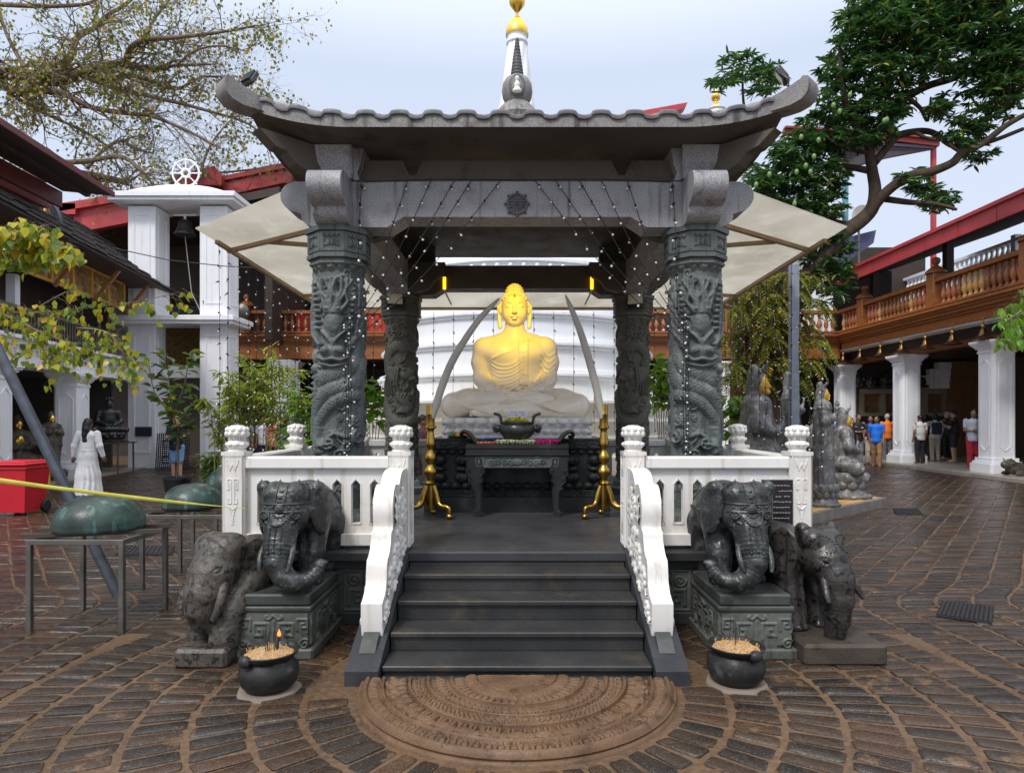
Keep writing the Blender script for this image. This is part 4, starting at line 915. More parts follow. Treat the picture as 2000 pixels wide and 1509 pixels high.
# ---- roof
E=2.19; ZB=3.972; RC=Vector((0,7.6,0))
lift=lambda u:.15*max(0,(abs(u)-.62)/.38)**2
wav=lambda s:(.5-.5*cos(2*PI*s/.273))
def wave(s):
    f=(s/.273)%1.0; d=abs(f-.5)                     # rounded barrel tile, then a shallow pan
    if d<.27: return .62+.38*math.sqrt(max(0,1-(d/.27)**2))
    if d<.31: return .62*(1-(d-.27)/.04)+.22*(d-.27)/.04
    return .22*(1-((d-.31)/.19)**.8)
def side(k):
    nu=417; nv=14; A=np.zeros((nu,nv,3)); B=np.zeros((nu,2,3)); D=[]; T=[]
    ca,sa=cos(k*PI/2),sin(k*PI/2)
    def W(s,d,z): return (s*ca-d*sa, 7.6+s*sa+d*ca, z)       # d: distance outwards (k=0 -> +y) flipped below
    for i in range(nu):
        u=i/(nu-1)*2-1
        for j in range(nv):
            v=j/(nv-1); s=u*E*(1-v); amp=.045*(1-v)*(1 if abs(u)<.93 else max(0,(1-abs(u))/.07))
            A[i,j]=W(s,-(E*(1-v)),ZB+.105+lift(u)*(1-v)**3+.86*v**1.12+amp*wave(s/(1-v+1e-6) if v<.99 else 0)-.022)
        s=u*E; B[i,0]=W(s,-E,ZB+lift(u)); B[i,1]=A[i,0]-np.array((0,0,.026))
    return A,B,W
allA=MB(); fas=MB(); lipm=MB()
for k in range(4):
    A,B,W=side(k); allA.grid(A); 
    fas.grid(B)
    L=np.zeros((A.shape[0],5,3)); out=np.array(W(0,-1,0))-np.array(W(0,0,0)); 
    for q,(dz,do) in enumerate(((.012,-.02),(.010,.012),(-.004,.020),(-.026,.018),(-.030,-.02))): L[:,q]=A[:,0]+np.array((0,0,dz))+out*do
    lipm.grid(L[6:-6])
pv('roof_tiles',allA,M['roof'],60); pv('eave_board',fas,M['roof'],60); pv('tile_lip',lipm,M['lip'],60)
b=MB()                                                                    # soffit, one closed shallow slab following the lifted corners
n=33; A=[]
for i in range(n):
    row=[]
    for j in range(n):
        u=i/(n-1)*2-1;v=j/(n-1)*2-1; l=lift(u)*max(0,(abs(v)-.55)/.45)**1.0+lift(v)*max(0,(abs(u)-.55)/.45)**1.0
        ll=max(lift(u) if abs(v)>=abs(u) else 0, lift(v) if abs(u)>=abs(v) else 0)*1.0
        row.append((u*E*.998,7.6+v*E*.998,ZB+ll*(max(abs(u),abs(v))**8)))
    A.append(row)
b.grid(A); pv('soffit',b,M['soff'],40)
for k in range(4):                                                        # hip ridges ending in curled horns
    a=k*PI/2+PI/4; dv=Vector((cos(a),sin(a),0)); pp=Vector((-dv.y,dv.x,0))*.085
    top=spl([(.35,4.93),(1.2,4.60),(2.1,4.29),(2.65,4.20),(3.0,4.215),(3.27,4.29)],5)
    bot=[(3.30,4.275),(3.312,4.225),(3.298,4.168),(3.25,4.125),(3.17,4.105),(3.05,4.105),(2.9,4.11),(2.4,4.10),(1.2,4.38),(.35,4.75)]
    b=MB(); b.prism([tuple(p) for p in top]+bot,lambda p:tuple(RC+dv*p[0]-pp+Vector((0,0,p[1]))),lambda p:tuple(RC+dv*p[0]+pp+Vector((0,0,p[1])))); hr=pv('hip_ridge',b,M['roof'],35)
    b=MB(); tl=[(3.262,4.296),(3.304,4.282),(3.318,4.226),(3.304,4.163),(3.254,4.117),(3.17,4.097),(3.07,4.097),(3.0,4.10),(3.08,4.118),(3.15,4.155),(3.20,4.215)]
    b.prism(tl,lambda p:tuple(RC+dv*p[0]-pp*1.12+Vector((0,0,p[1]))),lambda p:tuple(RC+dv*p[0]+pp*1.12+Vector((0,0,p[1])))); pv('curled_tip',b,M['roof'],35,hr)
# little stone stupa on the apex
b=MB(); b.lathe([(.26,4.72),(.24,4.98),(.26,5.02),(.22,5.10),(.16,5.17),(.12,5.20)],24,(0,7.6,0)); b.lathe([(.10,5.15),(.13,5.19),(.165,5.26),(.175,5.33),(.165,5.41),(.13,5.47),(.085,5.50)],24,(0,7.6,0)); fin=pv('roof_finial',b,M['roof'],45)
b=MB(); z=5.48
for i in range(11):
    r0=.078-.0052*i; h=.040-.0004*i; b.lathe([(r0*.86,z),(r0,z+.006),(r0,z+h*.7),(r0*.88,z+h*.78),(r0*.86,z+h)],18,(0,7.6,0)); z+=h
b.lathe([(.02,z),(.024,z+.01),(.02,z+.04),(.0,z+.055)],12,(0,7.6,0)); pv('ringed_spire',b,M['lip'],40,fin)
s_=SDF(); s_.ell((0,0,.03),(.055,.04,.03),.02).ell((0,0,.09),(.035,.03,.05),.02).ell((0,0,.165),(.026,.026,.033),.01); V,Fc=s_.mesh(.008); V=V+np.array((0,7.6-.165,5.235)); link('niche_figure',mkmesh('niche_figure',V,Fc,M['marble'],None,180),fin)
b=MB(); b.lathe([(.085,-.01),(.098,0),(.085,.012)],20,sx=.95,sy=1.3); b.xf(Matrix.Translation((0,7.6-.150,5.335))@Matrix.Rotation(PI/2,4,'X')); pv('niche_rim',b,M['lip'],40,fin)
# wheel emblem on the front beam
b=MB(); yb=5.838
b.tube([(.085*cos(a),yb,3.485+.085*sin(a)) for a in np.linspace(0,2*PI,33)],.011,8); b.tube([(.028*cos(a),yb,3.485+.028*sin(a)) for a in np.linspace(0,2*PI,17)],.009,6); b.ball((0,yb,3.485),.018,8)
for k in range(8):
    a=k*PI/4+PI/8; 
    for t,rr_ in((.045,.012),(.06,.015),(.072,.010)): b.ball((t*cos(a),yb,3.485+t*sin(a)),(rr_*.9,.010,rr_*.9),8)
    a=k*PI/4; b.ball((.104*cos(a),yb,3.485+.104*sin(a)),.012,8); b.bar((.025*cos(a),yb+.004,3.485+.025*sin(a)),(.085*cos(a),yb+.004,3.485+.085*sin(a)),.012,.014,up=(0,1,0))
pv('wheel_emblem',b,M['lip'],40)
# ================================================================= staircase
st=thing('stone_staircase','five dark wet stone steps between sloping stone strings','stairs',(0,4.6,0))
ys=[4.06+.262*k for k in range(5)]; zs=[.092,.214,.347,.469,.5811]
rs_=random.Random(5)
for k in range(4):
    b=MB(); z=zs[k]; b.b2((-.826,ys[k],z-.034),(.826,ys[k+1]+.02,z),.006); b.b2((-.822,ys[k]+.022,(zs[k-1] if k else 0)),(.822,ys[k]+.10,z-.0345)); b.build('step',M['step'],st)
b=MB(); b.b2((-.822,ys[4]+.004,zs[3]),(.822,ys[4]+.05,.4985)); b.build('riser',M['step'],st)
b=MB(); b.b2((-.80,3.985,0),(.80,4.075,.028),.004); b.build('threshold_slab',M['dark'],st)
for sg in(-1,1):
    b=MB(); x0,x1=sg*.832,sg*1.035; b.px([(3.985,0),(3.985,.088),(5.165,.60),(5.19,.60),(5.19,0)],min(x0,x1),max(x0,x1)); b.build('string',stone('string_stone',(.024,.026,.031),(.045,.047,.052),None,4,(.35,.6),.2,None,.15,spec=.25) if sg<0 else bpy.data.materials['string_stone'],st)
# ================================================================= white marble balustrades
def lotus_knob():
    b=MB(); b.lathe([(.070,0),(.070,.012),(.060,.020),(.072,.028),(.082,.045),(.082,.062),(.066,.085),(.058,.092)],24)
    for k in range(20): a=2*PI*k/20; b.ball((.062*cos(a),.062*sin(a),.099),.0095,6)
    b.lathe([(.058,.10),(.074,.115),(.083,.135),(.084,.155),(.078,.178),(.060,.198),(.035,.207),(0,.209)],24)
    for k in range(10):
        a=2*PI*k/10
        for zz,rr_,sz in((.138,.076,(.020,.026,.026)),(.172,.071,(.018,.024,.022))): 
            a2=a+(PI/10 if zz>.15 else 0); b.ball((rr_*cos(a2),rr_*sin(a2),zz),(.022,.022,sz[2]),8)
        b.ball((.073*cos(a),.073*sin(a),.056),(.022,.022,.018),8)
    return b.mesh('finial',M['marble'],50)
def post_mesh():
    h=.744; b=MB(); k=.084; ch=.012
    b.pz([(k-ch,-k),(k,-k+ch),(k,k-ch),(k-ch,k),(-k+ch,k),(-k,k-ch),(-k,-k+ch),(-k+ch,-k)],0,h); b.pz([(k+.006,-k-.006),(k+.006,k+.006),(-k-.006,k+.006),(-k-.006,-k-.006)],h-.03,h)
    me=[(np.concatenate(b.v),b.f)]
    r=Relief(.15,.70,.0035)
    for f in(-1,1):
        x=.075; S=lambda p,w_=.0045: r.stroke([(x+f*a,c) for a,c in p],w_,.006,'flat')
        S([(.012,.40),(.012,.52),(.040,.52),(.040,.44),(.026,.44),(.026,.49)]); S([(.012,.40),(.012,.33),(.034,.33),(.034,.37)]); S([(.0,.28),(.03,.31)]); S([(.03,.31),(.012,.26),(0,.18)]); S([(.035,.64),(.02,.59),(0,.64)]); S([(.045,.67),(.035,.62)])
        S([(.0,.05),(.018,.035),(.022,.02)]); S([(0,.07),(.022,.045)])
    for z in(.17,.185,.2,.215): r.stroke([(.065,z),(.085,z)],.003,.006,'flat')
    r.stroke([(.006,.006),(.144,.006),(.144,.694),(.006,.694),(.006,.006)],.0035,.004,'flat')
    parts=[]
    for q in range(4):
        V,Fc=r.panel((-.075,-k-.0015,.012),(1,0,0),(0,-1,0)); Mx=np.array(Matrix.Rotation(q*PI/2,3,'Z')); parts.append((V@Mx.T,Fc))
    V2,F2=join(parts); n0=len(me[0][0]); V=np.concatenate([me[0][0],V2]); Fc=me[0][1]+[[int(i)+n0 for i in f] for f in F2]
    return mkmesh('post',V,Fc,M['marble'],None,35)
PM,LK=post_mesh(),lotus_knob()
def rail_run(par,a,b_,org):
    """solid pierced marble panel between two post centres"""
    a=Vector(a);b_=Vector(b_);L=(b_-a).length; ang=math.atan2(b_.y-a.y,b_.x-a.x); x0,x1=.086,L-.086
    Mx=Matrix.Translation(a-org)@Matrix.Rotation(ang,4,'Z')
    m=MB(); m.b2((x0-.01,-.062,.605),(x1+.01,.062,.70),.006); m.xf(Mx); m.build('bottom_rail',M['marble'],par,None,False)
    m=MB(); m.b2((x0-.01,-.066,1.205),(x1+.01,.066,1.305),.014); m.xf(Mx); m.build('top_rail',M['marble'],par,None,False)
    m=MB(); z0,z1=.70,1.205; e=.045; n=max(2,int(round((x1-x0-2*e)/.151))); cw=(x1-x0-2*e)/n
    m.b2((x0,-.022,z0),(x0+e,.022,z1)); m.b2((x1-e,-.022,z0),(x1,.022,z1))
    for i in range(n):
        c0=x0+e+i*cw; cc=c0+cw/2; h=.041; s0,s1,s2=.775,1.085,1.13
        for f in(-1,1): 
            pg=[(cc+f*cw/2,z0),(cc,z0),(cc,s0),(cc+f*h,s0),(cc+f*h,s1),(cc+f*h*.6,s1+.02),(cc,s2),(cc,z1),(cc+f*cw/2,z1)]
            m.py(pg,-.022,.022)
            for yy in(-.025,.025): 
                for p,q in zip(pg[2:6],pg[3:7]): m.bar((p[0],yy,p[1]),(q[0],yy,q[1]),.010,.008,up=(0,1,0))
    m.xf(Mx); m.build('pierced_panel',M['marble'],par,None,False)
def balustrade(name,label,pts,posts):
    e=thing(name,label,'balustrade',(pts[0][0],pts[0][1],0),0,'white marble balustrades'); org=Vector((pts[0][0],pts[0][1],0))
    for a,b_ in zip(pts[:-1],pts[1:]): rail_run(e,(a[0],a[1],0),(b_[0],b_[1],0),org)
    for p in posts:
        o=link('post',PM,e,False); o.location=(p[0]-pts[0][0],p[1]-pts[0][1],.600); k=link('finial',LK,o,False); k.location=(0,0,.744)
    return e
balustrade('marble_balustrade','short white marble balustrade behind the left black elephant, left of the steps',[(-2.22,5.28),(-.92,5.28)],[(-2.22,5.28),(-.92,5.28)])
balustrade('marble_balustrade','short white marble balustrade behind the right black elephant, right of the steps',[(.92,5.28),(2.22,5.28)],[(.92,5.28),(2.22,5.28)])
balustrade('marble_balustrade','white marble side balustrade along the left edge of the platform',[(-2.22,5.28),(-2.22,6.70),(-2.22,8.15),(-2.22,9.62)],[(-2.22,6.70),(-2.22,8.15)])
balustrade('marble_balustrade','white marble side balustrade along the right edge of the platform beside the robed statues',[(2.22,5.28),(2.22,6.70),(2.22,8.15),(2.22,9.62)],[(2.22,6.70),(2.22,8.15)])
balustrade('marble_balustrade','white marble balustrade across the back of the platform behind the seated figure',[(-2.22,9.62),(-.74,9.62),(.74,9.62),(2.22,9.62)],[(-2.22,9.62),(-.74,9.62),(.74,9.62),(2.22,9.62)])
# scroll-stepped marble cheeks going down the stairs
def cheek(sg):
    e=thing('marble_stair_cheek','white marble cheek stepping down the %s side of the stairs in carved scrolls'%('left' if sg<0 else 'right'),'balustrade',(sg*.93,4.3,0),0,'marble stair cheeks')
    zl=lambda y:.088+.434*(y-3.985)
    top=[(4.25,.42),(4.31,.445),(4.35,.47),(4.385,.52),(4.40,.60),(4.42,.66),(4.465,.68),(4.51,.715),(4.545,.77),(4.56,.82),(4.60,.835)]
    top+=[(4.615,.86),(4.60,.95),(4.615,1.03),(4.66,1.10),(4.73,1.135),(4.80,1.13),(4.86,1.12),(4.90,1.15),(4.96,1.195),(5.05,1.215),(5.19,1.22)]
    out=[(4.27,zl(4.27)-.005)]+top+[(5.19,zl(5.19)-.01)]
    sm=[(4.27,zl(4.27)-.005),(4.25,.30)]+[tuple(p) for p in spl(top,3)]+[(5.19,zl(5.19)-.01)]
    t=.068; b=MB(); b.px(sm,sg*.93-t,sg*.93+t); body=b.build('cheek',M['marble'],e,35)
    b=MB(); b.px([(4.12,zl(4.12)+.004),(4.27,zl(4.27)+.004),(4.27,zl(4.27)+.03),(4.2,zl(4.2)+.03)],sg*.93-.05,sg*.93+.05); b.build('foot_pad',M['pedcap'],e)
    # carved foliage on both faces, clipped to the outline
    r=Relief(.94,1.12,.006); rr=random.Random(9)
    for c,rad in((( .42,.86),.13),((.62,.62),.12),((.80,.80),.12),((.45,.55),.09),((.28,.42),.10),((.62,.38),.10),((.14,.25),.07),((.80,.52),.10),((.44,.30),.08),((.80,.30),.1),((.62,.88),.07),((.72,.95),.06)):
        r.blob(c,rad*.35,.02); 
        for q in range(7): a=q*2*PI/7; r.blob((c[0]+rad*.6*cos(a),c[1]+rad*.6*sin(a)),rad*.30,.018)
    for i in range(26): c=(rr.uniform(.05,.9),rr.uniform(.1,1.05)); r.spiral(c,rr.uniform(.03,.05),.016,a0=rr.uniform(0,6))
    poly=np.array(sm); cen=poly.mean(0)
    def inside(Y,Z,p):
        c=np.zeros(Y.shape,bool); j=len(p)-1
        for i in range(len(p)):
            m=((p[i][1]>Z)!=(p[j][1]>Z))&(Y<(p[j][0]-p[i][0])*(Z-p[i][1])/(p[j][1]-p[i][1]+1e-12)+p[i][0]); c^=m; j=i
        return c
    for side_ in(-1,1):
        V,Fc=r.panel((sg*.93+side_*(t+.001),4.25,.10),(0,1,0),(side_,0,0)); Y=V[:,1];Z=V[:,2]
        ok=inside(Y,Z,sm)
        for dy,dz in((.035,0),(-.035,0),(0,.035),(0,-.04),(.03,.03),(-.03,.03)): ok&=inside(Y+dy,Z+dz,sm)
        Fc=Fc[ok[Fc].all(1)]; use=np.unique(Fc); mp=np.zeros(len(V),int);mp[use]=np.arange(len(use))
        link('carving',mkmesh('carving',V[use],mp[Fc],M['marble'],None,60),body)
cheek(-1); cheek(1)
# ================================================================= moonstone
def moonstone():
    e=thing('moonstone','brown half-round carved doorstep slab at the foot of the steps','doorstep',(0,3.98,0))
    R0=.915; r=Relief(PI,R0,.0036); r.u=np.linspace(0,PI,900); r.nu=900; r.H=np.zeros((900,r.nv)); rr=random.Random(4)
    U,W=np.meshgrid(r.u,r.v,indexing='ij')
    # ring borders
    bd=[.895,.80,.785,.645,.63,.535,.52,.40,.385,.30,.235]
    for q in(.80,.785,.645,.632,.535,.522,.40,.387): r.H+=.0075*np.exp(-((W-q)/.0042)**2)
    r.H+=.016*np.clip((W-.235)/.02,0,1)*np.clip((.31-W)/.03,0,1)         # lotus lip
    r.H+=np.where(W<.235,.012,0)
    r.H-=np.where((W>.648)&(W<.782),.024,0); r.H-=np.where((W>.403)&(W<.517),.017,0); r.H-=np.where((W>.538)&(W<.627),.014,0); r.H-=np.where((W>.806)&(W<.878),.013,0); r.H-=np.where((W>.313)&(W<.382),.012,0)
    # u is an angle: draw with local arc scaling
    def blob(a,rad,ra,rb,h,add=False): 
        ra=ra/rad; su,sv=r._win(a-ra,a+ra,rad-rb,rad+rb); UU,WW=U[su,sv],W[su,sv]
        if UU.size==0: return
        e_=np.clip(1-((UU-a)/ra)**2-((WW-rad)/rb)**2,0,1)**.2; g0=-.024 if .645<rad<.785 else (-.017 if .40<rad<.52 else (-.014 if .535<rad<.63 else (-.013 if .80<rad<.89 else (-.012 if .31<rad<.39 else 0)))); z=(-g0+.2*h) if g0 else .7*h; r.H[su,sv]=np.maximum(r.H[su,sv],np.where(e_>0,g0+z*e_,-9))
    n=17                                                                 # procession of beasts in the wide ring (generic four-legged shapes)
    for i in range(n):
        a=PI*(i+.5)/n; k=1 if i%4 else 1.12
        blob(a,.722,.058*k,.034,.020); blob(a+.066/.72,.737,.026,.028,.021); blob(a+.092/.72,.715,.010,.028,.017) if i%4==0 else blob(a+.09/.72,.75,.02,.012,.018)
        for q in(-.042,-.018,.02,.044): blob(a+q/.72,.680,.009,.03,.016)
        blob(a-.066/.72,.722,.008,.028,.013)
        blob(a-.02,.765,.03,.012,.012)
    for i in range(34): a=PI*(i+.5)/34; blob(a,.46,.022,.018,.012); blob(a+.05,.475,.012,.012,.012); blob(a-.04,.44,.008,.015,.009)
    for i in range(60):                                                  # foliage scroll ring
        a=PI*(i+.5)/60; 
        for q in range(5): blob(a+.012*cos(q*1.3)*1.2,.583+.030*sin(q*1.3+i%2*PI),.010,.011,.010)
    for i in range(90):
        a=PI*(i+.5)/90; blob(a,.842,.011,.030,.010); 
        for q in(-1,1): blob(a+q*.010,.842+.012*(i%2*2-1),.006,.012,.012)
    for i in range(26): a=PI*(i+.5)/26; blob(a,.345,.017,.034,.010)
    for i in range(30): a=PI*(i+.5)/30; blob(a,.272,.026,.034,.018)
    r.H+=.0012*vnoise(np.stack([W*np.cos(U),W*np.sin(U),U*0],-1),55,3)+.0012*vnoise(np.stack([W*np.cos(U),W*np.sin(U),U*0],-1),140,4)
    zt=.058; rad=W.copy(); Z=zt+r.H
    edge=np.clip((W-.885)/(R0-.885),0,1); Z=np.where(W>.885,zt+.004-.03*edge**2.2,Z)
    V=np.stack([rad*np.cos(U),3.985-rad*np.sin(U),Z],-1)
    rim=[]
    for dr,z in((.012,.035),(.004,.022),(.018,.015),(.022,-.005)): rim.append(np.stack([(R0+dr)*np.cos(r.u),3.985-(R0+dr)*np.sin(r.u),np.full(r.nu,z)],-1))
    V=np.concatenate([V,np.stack(rim,1)],1)
    link('slab',mkmesh('slab',V.reshape(-1,3),gridfaces(V.shape[0],V.shape[1]),M['moon'],None,70),e)
moonstone()
from mathutils.bvhtree import BVHTree
Eul=lambda x=0,y=0,z=0: Matrix.Rotation(z,3,'Z')@Matrix.Rotation(y,3,'Y')@Matrix.Rotation(x,3,'X')
# ================================================================= great seated figure (built in units of 6.1 mm: one photo pixel)
def great_figure():
    q=SDF(); k=9
    q.ell((0,12,66),(50,33,40),k).ell((0,10,112),(61,36,44),16).ell((0,8,130),(68,33,30),18).cap((-10,9,158),(-56,9,138),17,19,14).cap((10,9,158),(56,9,138),17,19,14)          # waist, chest, shoulders
    q.ell((-26,-8,128),(30,22,20),10).ell((24,-8,128),(32,22,22),10)
    q.ell((0,22,22),(74,46,30),10)                                                                     # seat
    q.path([(-40,16,30),(-90,-14,28),(-118,-28,24)],[30,27,25],12); q.path([(40,16,30),(92,-14,28),(122,-26,23)],[30,27,24],12)   # thighs
    q.path([(-116,-32,22),(-70,-48,30),(-20,-54,34),(40,-52,36),(58,-46,36)],[22,18,15,12,9],7)        # upper shin crossing right
    q.path([(122,-32,18),(80,-52,16),(20,-60,12),(-30,-62,10),(-62,-60,9)],[22,17,13,11,8],7)          # lower shin crossing left
    q.ell((-66,-60,9),(15,9,8),4); 
    for i in range(4): q.ell((-80-i*.6,-62+i*2.8,11-i*2.4),(5,3.2,3),1.5)                              # toes
    q.ell((58,-46,38),(18,9,6),4)
    for sg in(-1,1):
        q.ell((sg*61,8,137),(17,19,18),16)
        w=1 if sg<0 else 1.12
        q.path([(sg*64,8,138),(sg*69,10,110),(sg*67,4,78)],[17*w,16*w,14*w],10)
        q.path([(sg*67,4,76),(sg*46,-24,57),(sg*22,-46,47)],[14.5*w,12,8.5],7)
    q.cap((0,6,158),(0,6,192),21,19,10)                                                               # neck
    q.ell((4,-54,44),(26,10,5.5),3)                                                                     # hands, palms up, one on the other
    for i in range(4): q.cap((12-i*.5,-50-i*4.2,48-i*.3),(-16+i*3,-52-i*3.8,47.5-i*.6),3.0,2.2,1.2)
    q.cap((18,-48,50),(4,-46,54),3.2,2.4,1.2); q.cap((-20,-48,50),(-5,-46,54),3.2,2.4,1.2)
    for i in range(4): q.cap((-10,-52-i*4,43),(24-i*3,-55-i*3.4,41.5),3,2.2,1.2)
    V,Fc=q.mesh(1.55,2); N=vnormals(V,Fc); x,z=V[:,0],V[:,2]; D=np.zeros(len(V)); fr=np.clip(-N[:,1]*1.6+.35,0,1)
    def crease(p,w_,h,mask=1.0): 
        nonlocal D; d=polydist(x,z,p); D+=h*np.exp(-(d/w_)**2)*fr*mask
    tors=((z>52)&(V[:,1]>-46)).astype(float)
    arm=(np.abs(x)>50)
    hem=spl([(42,165),(30,150),(8,136),(-20,126),(-44,116)],5)                                         # robe hem across the chest
    d=polydist(x,z,hem); 
    hx=[p[0] for p in hem][::-1]; hz=[p[1] for p in hem][::-1]; below=(z<np.interp(x,hx,hz))&(x>-46)&(x<50)&(z>48)
    D+=np.where(below&(fr>.2),1.1,0)*tors; crease(hem,2.0,1.6,tors)
    for i in range(9):                                                                                 # swags from armpit to shoulder
        z0=112-i*7.2; crease(spl([(-46+i*.6,z0),(-30,z0-9-i*.5),(-8,z0-9+i*.2),(10,z0+3),(16,z0+16-i)],5),1.8,1.5 if i%2 else 1.1,tors*(~arm))
    for i in range(6): crease(spl([(12+i*3.1,152-abs(i-2)),(13+i*2.5,120),(14+i*2.0,84)],5),1.0,1.3,tors)
    crease([(9,150),(9.5,110),(10,66)],1.2,2.0,tors); crease([(25,150),(24.5,110),(24,70)],1.2,2.0,tors)
    sash=((x>9)&(x<25)&(z>64)&(z<152)&(fr>.3)).astype(float); D+=sash*2.0
    for i in range(3): crease(spl([(10,66-i*5),(16,70-i*5),(24,64-i*5)],4),1.5,1.4,tors)
    for i in range(7): crease(spl([(52-i*.5,136-i*11),(66,120-i*11.5),(80,128-i*10)],6),1.9,1.5)       # sleeve arcs on the covered arm
    for i in range(5): crease(spl([(30+i*3,74-i*4),(40+i*2,62-i*4),(60,52-i*2)],5),1.6,1.1)
    for i in range(6): crease(spl([(-112+i*7,34-i*.5),(-84+i*7,18-i*2),(-40+i*4,24-i*1.5),(-18+i*3,38)],6),2.0,1.35,(V[:,1]<-20).astype(float))
    for i in range(6): crease(spl([(30+i*3,30-i*1.5),(58+i*6,18-i*1.5),(90+i*4,22-i*2.5),(120,30-i*4)],6),2.0,1.3,(V[:,1]<-20).astype(float))
    crease([(-58,52),(-30,50)],1.5,.8)
    for i in range(3): crease(spl([(-18,178+i*5),(0,174+i*5),(18,178+i*5)],5),1.1,-.9,(z>168).astype(float))
    V=V+N*D[:,None]
    # head in finer steps
    q=SDF(); q.ell((0,3,216),(26.5,28,34),4).ell((0,-6,206),(24,21,25.5),6).ell((0,-14,187),(11,10,8),5).cap((0,6,172),(0,5,200),18.5,17,5)
    for sg in(-1,1): q.ell((sg*12,-14,203),(9,8,9),6)
    q.cap((0,-26.5,220),(0,-32.0,205.5),2.2,3.2,3.5).ell((0,-29.5,204.2),(5.2,4.0,2.6),2.5)
    for sg in(-1,1):
        q.ell((sg*10.4,-21.6,216.2),(7.0,5.0,4.2),2.0)                                                 # closed eye
        q.path([(sg*3.5,-25.5,220),(sg*7,-25.5,224.5),(sg*13,-23.5,225.5),(sg*19,-18.5,221)],[1.4,1.4,1.3,1.0],1.8)
        q.cap((sg*1.2,-28.6,195.6),(sg*6.6,-26,196.6),1.8,1.0,1.0)
        q.path([(sg*27,3,226),(sg*31,6,220),(sg*30.5,5,200),(sg*28.5,3,180)],[3.2,4.4,3.8,4.6],1.5); q.ell((sg*28,0,212),(3,4,7),1.5)
    q.ell((0,-27.6,192.4),(5.4,3.2,2.2),1.0)
    V2,F2=q.mesh(.62,2); N2=vnormals(V2,F2); x,z,y=V2[:,0],V2[:,2],V2[:,1]; D=np.zeros(len(V2)); fr=(N2[:,1]<-.1)&(y<-5)
    for sg in(-1,1):
        D-=1.1*np.exp(-(polydist(x,z,spl([(sg*4.6,215.2),(sg*10,212.6),(sg*16.8,215.4)],5))/.7)**2)*fr
        D-=.5*np.exp(-(polydist(x,z,spl([(sg*4.8,219.6),(sg*10,221.2),(sg*17,218.2)],5))/.8)**2)*fr
    D-=1.0*np.exp(-(polydist(x,z,spl([(-7,195.4),(-3,194.6),(0,195),(3,194.6),(7,195.4)],4))/.55)**2)*fr
    V2=V2+N2*D[:,None]
    # curls: little knobs over skull and topknot
    hb=MB(); rr=random.Random(2)
    cap_=lambda th,ph:(28.2*sin(th)*sin(ph),4+29.6*sin(th)*-cos(ph),218+35.5*cos(th))
    for i in range(15):
        th=.10+i*.098; n=max(6,int(2*PI*sin(th)*28/4.2))
        for j in range(n):
            ph=2*PI*(j+.5*(i%2))/n-PI; c=cap_(th,ph); fl=240.5-5*abs(c[0]/25)**2.2*1.6
            if c[1]<0 and c[2]<fl: continue
            if c[2]<196 or (abs(c[0])>24.5 and c[1]<0 and c[2]<224): continue
            hb.ball(c,(2.25,2.25,2.25),7)
    for i in range(6):
        th=.12+i*.27; n=max(4,int(2*PI*sin(th)*18.5/4.1))
        for j in range(n): ph=2*PI*(j+.5*(i%2))/n; hb.ball((18.4*sin(th)*cos(ph),4+18.4*sin(th)*sin(ph),243.5+21.5*cos(th)),2.15,7)
    hb.ball((0,4,243),(17.6,17.6,21.2),16); hb.ball((0,5.5,221),(27.2,28.4,33),20)
    hv=np.concatenate(hb.v)
    return (V,Fc),(V2,F2),(hv,hb.f)
GB,GH,GC=great_figure()
SB=.0061; S3=np.array((SB,SB,SB))
e=thing('seated_figure','large cream marble seated figure lit yellow on its head and chest','statue',(-.03,8.06,1.617))
bme=mkmesh('body',GB[0]*SB,GB[1],M['buddha'],None,180); hme=mkmesh('head',GH[0]*SB,GH[1],M['buddha'],None,180); cme=mkmesh('hair_curls',GC[0]*SB,GC[1],M['buddha'],None,60)
link('body',bme,e,False); link('head',hme,e,False); link('hair_curls',cme,e,False)
b=MB(); b.tube([(SB*(1.6*cos(a)*(1-.06*i)),SB*-26.2,SB*(237+1.9*sin(a)*(1-.06*i))) for i,a in enumerate(np.linspace(0,2*PI*1.2,14))],SB*.5,6); b.ball((0,SB*-26.2,SB*240.2),SB*.9,6); b.build('brow_mark',M['cable'],e,50,False)
# gilt copy behind the rear balcony
e2=thing('gilt_seated_figure','large gilt seated figure half hidden above the red draped table','statue',(-8.3,31.0,5.3),0); e2.scale=(2.3,2.3,2.3)
for n_,me in(('body',bme),('head',hme)):
    m2=me.copy(); m2.materials.clear(); m2.materials.append(M['goldpaint']); link(n_,m2,e2,False)
# ---- lotus throne of white marble
def petal_ring(b,hx,hy,z,h,n_,out,up=1,rc=.06):
    """row of rounded petals round a rectangle; n_ petals along the front"""
    pw=2*hx/n_
    def face(c,d,nrm,L):
        m=max(2,int(round(L/pw)));w=L/m
        for i in range(m):
            s=-L/2+w*(i+.5); cx=(c[0]+d[0]*s,c[1]+d[1]*s)
            ex=(w*.47 if d[0] else out, w*.47 if d[1] else out)
            b.ball((cx[0],cx[1],z+h*.5),(ex[0],ex[1],h*.52),10)
            b.ball((cx[0]+nrm[0]*out*.55,cx[1]+nrm[1]*out*.55,z+h*(.45 if up>0 else .55)),(ex[0]*.62 if d[0] else out*.8,ex[1]*.62 if d[1] else out*.8,h*.33),8)
    face((0,-hy),(1,0),(0,-1),2*hx); face((0,hy),(1,0),(0,1),2*hx); face((-hx,0),(0,1),(-1,0),2*hy); face((hx,0),(0,1),(1,0),2*hy)
thr=thing('lotus_throne','white marble lotus throne with two rows of carved petals under the seated figure','pedestal',(0,8.05,1.383))
